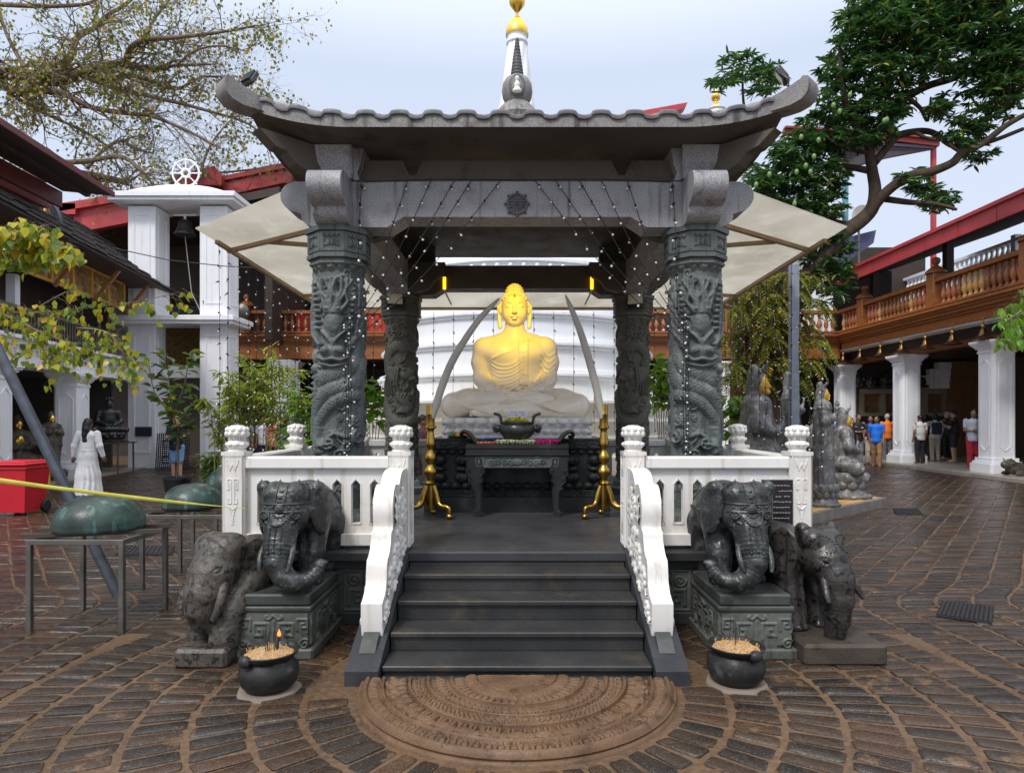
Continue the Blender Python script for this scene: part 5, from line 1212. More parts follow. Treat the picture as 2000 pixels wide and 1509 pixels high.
def rbox(b,hx,hy,z0,z1,ch=.06): b.pz([(hx-ch,-hy),(hx,-hy+ch),(hx,hy-ch),(hx-ch,hy),(-hx+ch,hy),(-hx,hy-ch),(-hx,-hy+ch),(-hx+ch,-hy)],z0,z1)
b=MB(); rbox(b,.855,.50,0,.035); rbox(b,.82,.47,.035,.115); rbox(b,.82,.47,.115,.135); rbox(b,.84,.485,.135,.232,.05); b.build('core',M['marble'],thr,None,False)
b=MB(); petal_ring(b,.835,.48,.035,.075,15,.025,-1); b.build('lower_petals',M['marble'],thr,50,False)
b=MB(); petal_ring(b,.845,.49,.142,.088,13,.022); b.build('upper_petals',M['marble'],thr,50,False)
b=MB()
for i in range(70): b.ball((-.82+1.64*i/69,-.475,.124),.0095,6)
b.build('bead_row',M['marble'],thr,50,False)
# ---- dark stone altar
al=thing('stone_altar','broad dark carved stone altar carrying the lotus throne','altar',(0,8.0,.582)); AZ0=.582
b=MB(); rbox(b,1.02,.72,0,.16,.02); rbox(b,.98,.68,.16,.235,.02); rbox(b,.90,.60,.235,.69,.05); rbox(b,.99,.66,.69,.80,.03); b.build('core',M['altar'],al,None,False)
b=MB(); petal_ring(b,.95,.64,.235,.085,17,.03,-1); b.build('lower_petals',M['altar'],al,50,False)
b=MB(); petal_ring(b,.96,.62,.625,.06,19,.025); b.build('upper_petals',M['altar'],al,50,False)
for z0,h in((.70,.09),(.165,.065)):
    r=Relief(1.94,h,.006); rr=random.Random(3)
    for i in range(40): r.spiral((i*.05,h/2),h*.42,.010,a0=i*1.3,sg=(-1)**i,turns=1.2)
    r.stroke([(0,.006),(1.94,.006)],.006,.010,'flat'); r.stroke([(0,h-.006),(1.94,h-.006)],.006,.010,'flat')
    hy=.662 if z0>.5 else .682
    V,Fc=r.panel((-.97,-hy,z0),(1,0,0),(0,-1,0)); link('carved_band',mkmesh('carved_band',V,Fc,M['altar'],None,60),al,False)
for x in(-.86,-.60,.60,.86):
    b=MB(); y=-.585 if abs(x)<.8 else -.55; 
    b.ball((x,y,.56),(.105,.10,.075),14); b.ball((x,y-.01,.465),(.095,.09,.04),12); b.ball((x,y,.37),(.105,.10,.075),14)
    for s in(-1,1): 
        for zz in(.57,.37): b.ball((x+s*.038,y-.085,zz),(.022,.02,.03),8)
        b.ball((x+s*.0,y-.095,.535),(.05,.02,.015),8)
    b.build('carved_guardian',M['altar'],al,60,False)
# ================================================================= elephants
def elephant(kind):
    q=SDF()
    if kind=='black':
        q.ell((0,.24,.47),(.205,.33,.225),.05).ell((0,.42,.43),(.19,.17,.21),.06).ell((0,-.20,.53),(.150,.145,.185),.06)
        for s in(-1,1):
            q.ell((s*.068,-.205,.655),(.09,.105,.085),.035); q.ell((s*.10,-.25,.50),(.06,.07,.08),.04)
            q.ell((s*.205,-.085,.53),(.034,.115,.18),.02,Eul(0,0,s*-.35)); q.ell((s*.185,-.11,.685),(.05,.06,.05),.03); q.ell((s*.15,-.10,.60),(.05,.07,.1),.03)
            q.path([(s*.125,.06,.42),(s*.125,.02-.05*(s>0),.20),(s*.125,.0-.06*(s>0),.02)],[.105,.082,.082],.05); q.path([(s*.125,.42,.36),(s*.130,.44,.18),(s*.13,.42,.02)],[.12,.085,.08],.05)
            for i in range(4): a=-.9+i*.6; q.ell((s*.125+.075*sin(a),-.0-.06*(s>0)-.075*cos(a),.022),(.024,.024,.026),.008)
        tr=[(0,-.30,.42),(0,-.345,.32),(.0,-.385,.21),(.045,-.40,.125),(.115,-.39,.085),(.19,-.36,.09),(.245,-.32,.135),(.262,-.30,.18)]; rad=[.115,.098,.080,.066,.056,.048,.042,.040]
        q.path(tr,rad,.03); q.ell((.275,-.30,.195),(.045,.028,.02),.015)
        q.path([(0,.56,.50),(.02,.60,.36),(.03,.58,.22)],[.03,.02,.022],.02)
        tusk=[[(s*.088,-.335,.335),(s*.102,-.395,.27),(s*.098,-.435,.205),(s*.088,-.455,.165)] for s in(-1,1)]; trd=[.022,.021,.018,.010]
    elif kind=='left':   # massive plain elephant, head hung low, seen from the front
        q.ell((0,.42,.50),(.25,.42,.27),.06).ell((0,-.02,.62),(.205,.20,.235),.07).ell((0,-.10,.48),(.17,.16,.20),.07)
        for s in(-1,1):
            q.ell((s*.10,-.0,.745),(.12,.14,.115),.06); q.ell((s*.235,.12,.56),(.035,.16,.25),.03,Eul(.15,s*.12,s*-.5)); q.ell((s*.12,-.12,.56),(.06,.07,.08),.05)
            q.path([(s*.19,.14,.46),(s*.165,-.02-.09*(s>0),.24),(s*.14,-.05-.11*(s>0),.03)],[.13,.112,.12],.03); q.path([(s*.16,.62,.36),(s*.16,.66,.04)],[.14,.10],.05)
        tr=[(0,-.15,.52),(0,-.21,.40),(-.01,-.23,.28),(-.02,-.20,.19),(-.03,-.12,.16),(-.03,-.03,.19)]; rad=[.175,.150,.120,.095,.075,.06]
        q.path(tr,rad,.05)
        tusk=[[(s*.135,-.16,.50),(s*.165,-.235,.40),(s*.16,-.275,.30),(s*.125,-.285,.22)] for s in(-1,1)]; trd=[.045,.040,.034,.024]
    else:                # right plain elephant, trunk straight down to its slab
        q.ell((0,.46,.54),(.22,.42,.24),.06).ell((0,-.02,.60),(.165,.18,.19),.06)
        for s in(-1,1):
            q.ell((s*.085,-.02,.72),(.095,.115,.085),.035); q.ell((s*.20,.15,.60),(.032,.13,.19),.025,Eul(.1,0,s*-.25)); q.ell((s*.135,.02,.785),(.05,.06,.055),.025); q.ell((s*.10,-.12,.56),(.055,.06,.07),.04)
            q.path([(s*.13,.18,.46),(s*.13,.14,.24),(s*.13,.11,.03)],[.115,.09,.095],.05); q.path([(s*.13,.68,.40),(s*.13,.70,.03)],[.12,.09],.05)
            for i in range(4): a=-.9+i*.6; q.ell((s*.13+.085*sin(a),.11-.085*cos(a),.025),(.026,.026,.028),.008)
        tr=[(0,-.12,.55),(0,-.185,.44),(0,-.205,.30),(0,-.19,.16),(.0,-.165,.03)]; rad=[.14,.115,.098,.084,.078]
        q.path(tr,rad,.04); q.ell((0,-.215,.505),(.075,.05,.05),.03)
        tusk=[[(s*.105,-.17,.44),(s*.15,-.235,.36),(s*.165,-.275,.30)] for s in(-1,1)]; trd=[.034,.028,.014]
    V,Fc=q.mesh(.0085,2); N=vnormals(V,Fc)
    # wrinkled trunk rings, worked-in hide texture
    best=np.full(len(V),9.);T=np.zeros(len(V));L0=0
    for a,bb in zip(tr[:-1],tr[1:]):
        a=np.array(a);bb=np.array(bb);ba=bb-a;L=np.linalg.norm(ba);t=np.clip((V-a)@ba/L/L,0,1);d=np.linalg.norm(V-a-t[:,None]*ba,axis=1);m=d<best;best[m]=d[m];T[m]=(L0+t*L)[m];L0+=L
    near=np.clip(1.25-best/np.interp(T,np.linspace(0,L0,len(rad)),rad),0,.25)*4*np.clip((T-.07)/.06,0,1)
    per=.026 if kind=='black' else .034
    D=near*(.016 if kind=='black' else .002)*(np.abs(np.sin(PI*T/per))-.5)+(.003 if kind=='black' else .0012)*vnoise(V,22,5)+(.002 if kind=='black' else .0012)*vnoise(V,70,6)
    x,z=V[:,0],V[:,2]; fr=N[:,1]<-.15
    hd={'black':(.095,-.30,.475),'left':(.13,0,.60),'other':(.115,0,.585)}['black' if kind=='black' else ('left' if kind=='left' else 'other')]
    side_=np.abs(N[:,0])>.25
    for s in(-1,1):
        ey=(s*hd[0],hd[2]); m=(np.sign(x)==s)&(V[:,1]<.02)
        rr_=np.hypot((x-ey[0])*1.0,z-ey[1]); D+=m*(.004*np.exp(-((rr_-.028)/.008)**2)+.009*np.exp(-(rr_/.012)**2)-.010*np.exp(-((rr_-.02)/.010)**2))
    V=V+N*D[:,None]
    return V,Fc,tusk,trd
def bvh_of(V,Fc): return BVHTree.FromPolygons([tuple(v) for v in V],[tuple(int(i) for i in f) for f in Fc])
def front(bv,x,z,off=0,y0=-2.0):
    h=bv.ray_cast(Vector((x,y0,z)),Vector((0,1,0)))
    return None if h[0] is None else Vector((x,h[0].y-off,z))
def eleph_thing(name,label,kind,loc,rz,mat,s=1.0,mir=False,data=None):
    V,Fc,tusk,trd=data
    f=-1 if mir else 1; V=V*np.array((f,1,1)); Fq=Fc[:,::-1] if mir else Fc
    e=thing(name,label,'elephant statue',loc,rz); e.scale=(s,s,s)
    bd=link('body',mkmesh('body',V,Fq,mat,None,180),e,False)
    for tk in tusk:
        p=spl([(a[0]*f,a[1],a[2]) for a in tk],4); b=MB(); b.tube(p,list(np.interp(np.linspace(0,1,len(p)),np.linspace(0,1,len(trd)),trd)),10); b.build('tusk',mat,e,70,False)
    return e,bd,bvh_of(V,Fq),f
DB=elephant('black')
def black_elephant(label,loc,mir):
    e,bd,bv,f=eleph_thing('black_elephant',label,'black',loc,0,M['eleb'],1.0,mir,DB)
    def onhead(pts): return [p for p in (front(bv,x,z,.004) for x,z in pts) if p is not None and p.y<.05]
    b=MB()                                                            # brow band with studs and the crown strap
    for zc in(.545,.595):
        p=onhead([(x,zc-.10*x*x) for x in np.linspace(-.15,.15,23)]); b.tube(p,.0075,6)
    for x in(-.11,-.06,.06,.11):
        p=front(bv,x,.57,0); b.ball(p,(.014,.012,.014),8)
    for dx in(-.032,.032): b.tube(onhead([(dx,z) for z in np.linspace(.60,.725,9)]),.006,6)
    for z in(.635,.675): p=front(bv,0,z,0); b.ball(p,(.018,.01,.016),8)
    b.build('head_band',M['eleb'],e,50,False)
    b=MB(); c=front(bv,0,.56,.006); b.ball(c,(.034,.016,.036),14)
    for k in range(16): a=2*PI*k/16; p=front(bv,.048*cos(a),.56+.05*sin(a),.004); b.ball(p,.0088,7)
    b.build('jewel_boss',M['eleb'],e,60,False)
    b=MB()                                                            # bead festoons and tassels
    for (x0,x1,z0,dp,n) in((-.135,-.075,.53,.035,8),(-.085,.085,.535,.075,19),(.075,.135,.53,.035,8)):
        for t in np.linspace(0,1,n):
            p=front(bv,x0+(x1-x0)*t,z0-dp*(1-(2*t-1)**2),.004); 
            if p: b.ball(p,.0092,7)
    for x in(-.040,0,.040):
        for i in range(11):
            z=.455-abs(x)*.3-i*.0155; p=front(bv,x,z,.003)
            if p: b.ball(p,.0078 if i<10 else .012,7)
    for x in(-.125,.125):
        for i in range(4):
            p=front(bv,x,.50-i*.017,.003); 
            if p: b.ball(p,.008,7)
    b.build('beads',M['eleb'],e,60,False)
    b=MB()                                                            # saddle cloth with beaded hem over the back
    A=[]
    for i in range(21):
        a=-1.25+2.5*i/20; row=[]
        for j in range(9):
            y=.12+.34*j/8; h=bv.ray_cast(Vector((1.2*sin(a),y,.42+1.2*cos(a))),Vector((-sin(a),0,-cos(a)))); pt=h[0] if h[0] else Vector((.22*sin(a),y,.45+.22*cos(a)))
            row.append(tuple(pt+Vector((sin(a),0,cos(a)))*(.010+.004*abs(sin(i*1.3)*cos(j*1.7)))))
        A.append(row)
    b.grid(A)
    for row in(A[0],A[-1]):
        for p,q_ in zip(row[:-1],row[1:]): b.ball(p,.012,7); b.ball([(p[k]+q_[k])/2 for k in range(3)],.012,7)
    for k in(0,-1):
        for rw in A: b.ball(rw[k],.010,6)
    b.build('saddle_cloth',M['eleb'],e,50,False)
    return e
def pedestal(x0,x1,label,f):
    e=thing('carved_pedestal',label,'pedestal',((x0+x1)/2,4.42,0)); y0,y1=4.43,5.16
    b=MB(); b.b2((x0-.02,y0-.02,0),(x1+.02,y1,.075),.012); b.b2((x0+.02,y0+.02,.075),(x1-.02,y1,.31)); b.build('block',M['ped'],e)
    b=MB(); b.b2((x0-.005,y0-.005,.318),(x1+.005,y1,.352),.008); b.b2((x0+.012,y0+.012,.352),(x1-.012,y1,.43),.012); b.b2((x0+.005,y0+.005,.305),(x1-.005,y1,.318)); b.build('cap_slab',M['pedcap'],e)
    def pan(w):
        r=Relief(w,.30,.0042); c=w/2
        edge=[(0,.26),(.005,.285),(w-.005,.285),(w,.26)]
        r.rect((.004,.075),(w-.004,.285),.020); r.rect((.10,.045),(w-.10,.08),.020)
        n=max(1,int(round(w/.50)))
        for k in range(n):
            o=k*w/n; cc=o+w/n/2
            for s in(-1,1):
                fret(r,cc+s*.035,.115,.105,.030,s); fret(r,cc+s*.155,.175,.075,.030,s); r.spiral((cc+s*.205,.085),.040,.032,turns=1.5,sg=s); r.stroke(spl([(cc,.275),(cc+s*.03,.25),(cc+s*.06,.262),(cc+s*.05,.27)],4),.008,.030,'flat')
                r.stroke(spl([(cc+s*.22,.25),(cc+s*.235,.20),(cc+s*.225,.16)],4),.007,.030,'flat'); r.spiral((cc+s*.025,.055),.024,.030,turns=1.2,sg=s)
            r.stroke([(cc,.06),(cc,.24)],.006,.028,'flat')
        r.noise(40,.0015); return r
    r=pan(x1-x0-.03); V,Fc=r.panel((x0+.015,y0+.018,.02),(1,0,0),(0,-1,0)); link('carved_panel',mkmesh('carved_panel',V,Fc,M['ped'],None,70),e)
    r=pan(y1-y0-.03); 
    if f<0: V,Fc=r.panel((x1-.018,y0+.015,.02),(0,1,0),(1,0,0))
    else: V,Fc=r.panel((x0+.018,y0+.015,.02),(0,1,0),(-1,0,0))
    link('carved_panel',mkmesh('carved_panel',V,Fc,M['ped'],None,70),e)
pedestal(-1.865,-1.375,'carved stone pedestal under the left black elephant',-1); pedestal(1.345,1.845,'carved stone pedestal under the right black elephant',1)
black_elephant('black jewelled elephant statue on the left pedestal, trunk curling toward the steps',(-1.60,4.82,.43),False)
black_elephant('black jewelled elephant statue on the right pedestal, trunk curling toward the steps',(1.58,4.82,.43),True)
def slab_under(label,a,b_,mat):
    m=MB(); m.b2(a,b_,.02); V=np.concatenate(m.v); tag(m.build('stone_slab',mat),label,'slab')
e,bd,bv,f=eleph_thing('plain_elephant','massive weathered brown elephant statue with lowered head left of the pedestal','left',(-2.02,4.55,.12),-.20,M['eleo'],.82,False,elephant('left'))
slab_under('low rounded stone block under the weathered brown elephant',(-2.20,4.25,0),(-1.86,5.1,.125),M['eleo'])
e,bd,bv,f=eleph_thing('plain_elephant','dark wet elephant statue with trunk straight down right of the pedestal','right',(2.08,4.60,.135),.34,stone('wet_dark_elephant',(.024,.022,.0205),(.044,.040,.037),(.006,.006,.006),11,(.15,.45),.2,(.007,.007,.007),.5,90,spec=.4,c3amt=(.53,.58)),.90,False,elephant('right'))
m=MB()
for s in(-1,1):
    for k in range(18):
        a=2*PI*k/18; p=front(bv,s*.085+.07*cos(a),.70+.058*sin(a),.002)
        if p and p.y<.1: m.ball(p,.008,6)
m.build('forehead_beads',bpy.data.materials['wet_dark_elephant'],e,60,False)
slab_under('long low stone slab under the dark wet elephant',(1.86,4.30,0),(2.40,5.25,.142),stone('slab_brown',(.036,.029,.024),(.065,.053,.043),(.012,.012,.012),4,(.35,.7),.2,None,.5,spec=.25))
# ================================================================= robed bronze figures on the yellow terrace
m=MB(); m.pz([(2.75,8.45),(4.62,10.22),(6.72,12.12),(6.2,14.6),(2.75,14.6)],0,.165); m.pz([(2.80,8.60),(4.60,10.32),(6.58,12.12),(6.1,14.5),(2.80,14.5)],.1651,.169,1)
tag(m.build('statue_terrace',[stone('grey_kerb',(.12,.11,.10),(.20,.19,.175),None,4,(.4,.7),.2,None,.4),plain('ochre_floor',(.52,.31,.10),.5)]),'low grey-kerbed terrace with ochre floor under the robed bronze figures','terrace')
def lotus_base(r0,h):
    b=MB(); b.lathe([(r0*1.12,0),(r0*1.15,.04),(r0*1.0,.07),(r0*.85,h*.4),(r0*.95,h*.5),(r0*1.0,h*.8),(r0*.9,h)],20)
    for k in range(12):
        a=2*PI*k/12
        b.ball((r0*.86*cos(a),r0*.86*sin(a),h*.78),(r0*.24,r0*.24,h*.22),8); b.ball((r0*.78*cos(a+.26),r0*.78*sin(a+.26),h*.52),(r0*.26,r0*.26,h*.22),8); b.ball((r0*.98*cos(a+.2),r0*.98*sin(a+.2),h*.09),(r0*.24,r0*.24,h*.09),8)
    return b
def robed(kind,seed):
    """hooded robed figure, front = -y; returns cloth body, face"""
    q=SDF(); rr=random.Random(seed)
    if kind=='stand':
        q.path([(0,0,.05),(0,0,.45),(0,0,.85),(0,0,1.10),(0,0,1.28)],[.235,.20,.175,.165,.175],.08); q.ell((0,0,1.30),(.205,.135,.09),.06)
        for s in(-1,1): q.path([(s*.19,0,1.30),(s*.235,-.04,1.08),(s*.10,-.20,1.12)],[.075,.075,.055],.05); q.path([(s*.20,-.05,1.05),(s*.21,-.03,.75),(s*.20,-.0,.45)],[.07,.05,.03],.05)
        q.cap((-.03,-.20,1.14),(0,-.24,1.27),.032,.022,.02); hz=1.52
    else:
        q.ell((0,0,.14),(.36,.27,.14),.06).path([(0,.02,.12),(0,.02,.4),(0,.02,.62)],[.22,.18,.17],.08).ell((0,.02,.66),(.20,.13,.09),.06)
        for s in(-1,1): q.path([(s*.18,.02,.66),(s*.25,-.04,.44),(s*.10,-.20,.36)],[.075,.075,.055],.05); q.path([(s*.16,0,.12),(s*.36,-.16,.09)],[.13,.11],.05)
        q.cap((.14,-.2,.36),(.15,-.24,.52),.035,.025,.02); hz=.86
    q.path([(0,.015,hz-.24),(0,.01,hz-.08)],[.068,.058],.025); q.ell((0,.02,hz+.03),(.097,.108,.14),.02).ell((0,.05,hz+.15),(.058,.062,.075),.025).ell((0,.075,hz-.08),(.095,.055,.17),.03)
    V,Fc=q.mesh(.014,2); N=vnormals(V,Fc); an=np.arctan2(V[:,0],-V[:,1])
    low=np.clip((hz-.25-V[:,2])/.3,0,1); D=.013*low*(np.abs(np.sin(an*8.5+1.1*np.sin(V[:,2]*3+seed)+V[:,2]*2.2))**.6-.6)*np.clip(np.hypot(V[:,0],V[:,1])/.1,0,1)+.0025*vnoise(V,24,seed)
    D+=.008*np.clip((V[:,2]-.75*hz)/.1,0,1)*np.clip((hz-.1-V[:,2])/.1,0,1)*np.sin(V[:,2]*75+6*V[:,0])*.5+.006*np.clip((V[:,2]-hz+.1)/.1,0,1)*np.sin(V[:,0]*90)*(N[:,1]>-.5)
    V=V+N*D[:,None]
    f=SDF(); f.ell((0,-.035,hz),(.078,.080,.112),.02).ell((0,-.105,hz-.075),(.03,.03,.03),.02).cap((0,-.112,hz+.02),(0,-.128,hz-.025),.010,.016,.012).ell((0,-.108,hz-.052),(.026,.014,.008),.008)
    for s in(-1,1): f.ell((s*.033,-.098,hz+.018),(.020,.012,.010),.008)
    V2,F2=f.mesh(.0075,1); return (V,Fc),(V2,F2)
RS,RT=robed('stand',1),robed('sit',2)
def robed_thing(kind,label,loc,rz,s,bh,child=False):
    d=RS if kind=='stand' else RT
    e=thing('robed_figure',label,'statue',loc,rz,'robed bronze figures on the terrace'); e.scale=((s*.84,s*.84,s) if kind=='stand' else (s*.92,s*.92,s))
    lotus_base(.29 if kind=='stand' else .38,bh).build('lotus_base',M['bron2'],e,60,False)
    V=d[0][0]+np.array((0,0,bh-.03)); link('body',mkmesh('body',V,d[0][1],M['bron2'],None,180),e,False)
    V=d[1][0]+np.array((0,0,bh-.03)); link('gilt_face',mkmesh('gilt_face',V,d[1][1],M['goldpaint'],None,180),e,False)
    hz=(1.52 if kind=='stand' else .86)+bh
    b=MB()
    for k in range(5): a=-.9+.45*k; b.ball((.075*sin(a),-.075*cos(a)+.01,hz+.115+.02*(2-abs(k-2))),(.022,.016,.035),8)
    b.tube([(0,-.09,hz+.14),(0,-.10,hz+.24)],[.012,.004],6); b.build('tiara',M['bron2'],e,60,False)
    if child:
        c=SDF(); c.ell((0,0,0),(.06,.05,.09),.02).ell((0,-.01,.11),(.045,.045,.05),.01).cap((-.05,0,.03),(-.02,-.07,.05),.02,.015,.02).cap((.05,0,.03),(.02,-.07,.05),.02,.015,.02)
        for s_ in(-1,1): c.ell((s_*.03,0,.155),(.018,.015,.025),.01)
        V,Fc=c.mesh(.009); link('held_infant',mkmesh('held_infant',V+np.array((.0,-.25,1.22+bh)),Fc,M['bron2'],None,180),e,False)
    return e
robed_thing('stand','tall standing hooded bronze figure with gilt face holding an infant, at the terrace edge',(5.05,11.0,.168),1.15,.98,.38,True)
robed_thing('sit','seated bronze figure with raised hand on a lotus base at the terrace corner',(6.0,12.2,.168),1.25,1.12,.42)
robed_thing('sit','dark hooded bronze figure bent forward nearest the dragon column',(3.95,10.9,.168),1.0,1.55,.45)
robed_thing('stand','standing bronze figure with gilt face in front of the grey steel post',(4.72,11.5,.168),1.1,1.08,.38)
# ================================================================= statues of the left hall
LH=Matrix.Translation((-11.8,17.8,0))@Matrix.Rotation(TH,4,'Z')
def lh(x,y,z=0.06): return tuple(LH@Vector((x,y,z)))
oldb=stone('brown_bronze',(.045,.038,.03),(.085,.07,.055),(.13,.11,.085),5,(.35,.6),.05,None,.25)
e=thing('gilt_faced_seated_statue','brown seated statue with gilt face and chest beside the left hall edge','statue',(-12.75,17.0,.06),TH+.75)
lotus_base(.50,.40).build('base',oldb,e,60,False)
V,Fc=RT[0]; link('body',mkmesh('body',V*1.2+np.array((0,0,.36)),Fc,oldb,None,180),e,False); V,Fc=RT[1]; link('gilt_face',mkmesh('gilt_face',V*1.2+np.array((0,0,.36)),Fc,M['gold'],None,180),e,False)
b=MB(); b.ball((0,-.14,.98),(.11,.08,.16),10); b.build('gilt_chest',M['gold'],e,60,False)
e=thing('gilt_faced_standing_statue','standing brown robed statue with gilt bearded face before the white pillar','statue',(-11.72,16.75,0),TH+.75)
b=lotus_base(.34,.34); b.build('base',oldb,e,60,False)
V,Fc=RS[0]; link('body',mkmesh('body',V*.86+np.array((0,0,.30)),Fc,oldb,None,180),e,False); V,Fc=RS[1]; link('gilt_face',mkmesh('gilt_face',V*.86+np.array((0,0,.30)),Fc,M['gold'],None,180),e,False)
e=thing('black_table_statue','black crowned seated statue on a thin metal table before the tower','statue',lh(.1,1.75,.92),TH+.5)
lotus_base(.42,.30).build('base',M['bronze'],e,60,False)
me=seated_stat('body',1.15,M['bronze'],.016); o=link('body',me,e,False); o.location=(0,0,.27)
b=MB()
for k in range(7): a=2*PI*k/7; b.ball((.09*cos(a),.09*sin(a),1.25),(.03,.03,.08),8)
b.build('crown',M['bronze'],e,60,False)
e=thing('metal_table','thin dark metal table carrying the black crowned statue','table',lh(.1,1.75,0),TH)
for x in(-.45,.45):
    for y in(-.55,.55): MB().b2((x-.02,y-.02,0),(x+.02,y+.02,.88)).build('leg',M['steel'],e,None,False)
MB().b2((-.52,-.62,.88),(.52,.62,.92),.005).build('tabletop',plain('rusty_top',(.09,.05,.035),.6),e,None,False)
tag(MB().b2((-11.9,15.55,0),(-11.28,16.1,.40),.02).build('yellow_box',plain('yellow_box_paint',(.70,.42,.03),.45)),'low yellow box behind the red bin','box')
# ================================================================= offering table before the altar
FZ=.5815
tb=thing('offering_table','low black stone offering table with scrolled ends before the altar','table',(0,7.15,FZ))
def tp(n,b,m=None,s=None): return b.build(n,m or M['altar'],tb,s)
b=MB(); b.b2((-.54,6.93,1.285),(.54,7.37,1.335),.008); b.b2((-.535,6.935,1.24),(.535,7.365,1.284)); b.b2((-.545,6.925,1.218),(.545,7.375,1.239),.006); tp('tabletop',b)
for sg in(-1,1):
    pts=spl([(.42,1.335),(.455,1.37),(.49,1.42),(.53,1.455),(.575,1.465),(.60,1.44),(.59,1.405),(.565,1.405),(.562,1.425)],5)
    b=MB(); n=len(pts); 
    A=[[(sg*p[0],y,p[1]) for p in pts] for y in(6.96,7.34)]
    b.tube([(sg*p[0],7.15,p[1]) for p in pts],[.03-.016*i/n for i in range(n)],8); V=b.v[-1]; V[:,1]=7.15+(V[:,1]-7.15)*(.19/.03); tp('scroll_end',b,None,40)
b=MB(); b.b2((-.50,6.955,1.085),(.50,6.975,1.217)); tp('apron',b)
r=Relief(.98,.125,.004)
r.stroke([(.14,.012),(.84,.012),(.84,.113),(.14,.113),(.14,.012)],.006,.010,'flat')
for s in(-1,1):
    for q in range(4): r.spiral((.49+s*(.07+q*.065),.062),.034,.014,a0=q*2,sg=s)
    r.stroke(spl([(.49+s*.42,.02),(.49+s*.36,.03),(.49+s*.37,.1),(.49+s*.43,.1),(.49+s*.42,.02)],4),.007,.010,'flat'); r.blob((.49+s*.395,.062),(.02,.03),.014)
r.blob((.49,.062),(.06,.04),.018)
V,Fc=r.panel((-.49,6.954,1.088),(1,0,0),(0,-1,0)); link('apron_carving',mkmesh('apron_carving',V,Fc,M['carve'],None,60),tb)
for sg in(-1,1):
    for y in(6.945,7.30):
        L=spl([(.535,1.216),(.53,1.10),(.535,1.02),(.50,.99),(.515,.95),(.47,.90),(.485,.875),(.445,.85),(.435,.75),(.435,.66),(.455,.63),(.455,.60),(.43,.5815)],4)
        Rr=spl([(.385,.5815),(.375,.61),(.385,.65),(.375,.70),(.37,.86),(.385,.92),(.355,.955),(.37,1.0),(.335,1.04),(.345,1.085),(.38,1.216)],4)
        b=MB(); b.py([(sg*p[0],p[1]) for p in L]+[(sg*p[0],p[1]) for p in Rr],y,y+.055)
        for (cx,cz,rad) in((.505,1.05,.028),(.485,.965,.025),(.425,.615,.030),(.365,1.06,.02)):
            b.tube([(sg*(cx+rad*(1-t*.8)*cos(t*9)),y-.004,cz+rad*(1-t*.8)*sin(t*9)) for t in np.linspace(0,1,16)],.006,5)
        for pl in(L,Rr): b.tube([(sg*(p[0]+(-.012 if pl is L else .012)),y-.003,p[1]) for p in pl[1:-1]],.005,5)
        tp('leg',b,M['altar'])
# bronze censer heaped with yellow blossom
e=thing('incense_bowl','black bronze bowl with two raised handles heaped with yellow flowers','bowl',(0,7.10,1.3355))
b=MB(); b.lathe([(.05,.055),(.09,.05),(.15,.075),(.185,.12),(.19,.16),(.175,.195),(.165,.205),(.165,.215),(.180,.222),(.180,.235),(.150,.235),(.150,.20),(.001,.20)],32); b.build('bowl',M['bronze'],e,40,False)
for k in range(3):
    a=-PI/2+2*PI*k/3+.5; MB().tube([(.11*cos(a),.11*sin(a),.08),(.125*cos(a),.125*sin(a),.04),(.12*cos(a),.12*sin(a),0)],[.035,.022,.026],8).build('foot',M['bronze'],e,50,False)
for s in(-1,1):
    b=MB(); b.tube(spl([(s*.165,0,.205),(s*.172,0,.26),(s*.185,0,.30),(s*.225,0,.318),(s*.250,0,.32)],5),.016,8); b.build('handle',M['bronze'],e,50,False)
    b=MB(); b.ball((s*.20,0,.165),(.045,.04,.04),10); b.ball((s*.238,-.0,.17),(.025,.025,.032),8); b.ball((s*.225,0,.135),(.03,.02,.02),8); b.build('beast_head',M['bronze'],e,50,False)
b=MB(); rr=random.Random(8)
def blossom(b,c,r_,n=6,m=0,cup=.6):
    for k in range(n):
        a=2*PI*k/n+rr.random(); d=(cos(a),sin(a)); w_=r_*.45
        p=[c,(c[0]+d[0]*r_*.6-d[1]*w_,c[1]+d[1]*r_*.6+d[0]*w_,c[2]+r_*cup*.6),(c[0]+d[0]*r_,c[1]+d[1]*r_,c[2]+r_*cup),(c[0]+d[0]*r_*.6+d[1]*w_,c[1]+d[1]*r_*.6-d[0]*w_,c[2]+r_*cup*.6)]
        b.add(p,[(0,1,2,3)],m)
YF=plain('yellow_petals',(.72,.66,.05),.6,0,.25,30)
for i in range(75):
    a=rr.uniform(0,6.28);q=.145*math.sqrt(rr.random()); blossom(b,(q*cos(a),q*sin(a),.225+.045*(1-q/.15)+rr.uniform(-.01,.015)),rr.uniform(.022,.032),6)
tag(b.build('yellow_flowers',YF,e,None,False),None,None,kind='stuff')
# card with two lines of writing behind the bowl
e=thing('notice_card','small white card with two lines of dark writing behind the flower bowl','sign',(0,7.31,1.62))
b=MB(); b.b2((-.108,-.002,0),(.108,.002,.075)); b.b2((-.06,.0,-.285),(-.05,.004,0)); b.b2((.05,.0,-.285),(.06,.004,0)); b.build('card',plain('card_white',(.74,.74,.80),.5),e,None,False)
b=MB(); rr=random.Random(5)
for z,x0,x1 in((.047,-.065,.075),(.018,-.09,.09)):
    x=x0
    while x<x1:
        if rr.random()<.84:
            c=(x,-.003,z+.006); k=rr.randint(0,3)
            b.tube([(c[0]+.0055*cos(q),c[1],c[2]+.006*sin(q)) for q in np.linspace(.4*k,5.2+.3*k,7)],.0013,4)
            if k==2: b.bar((c[0],c[1],c[2]+.006),(c[0]+.005,c[1],c[2]+.012),.0025,.002,up=(0,1,0))
        x+=.0125
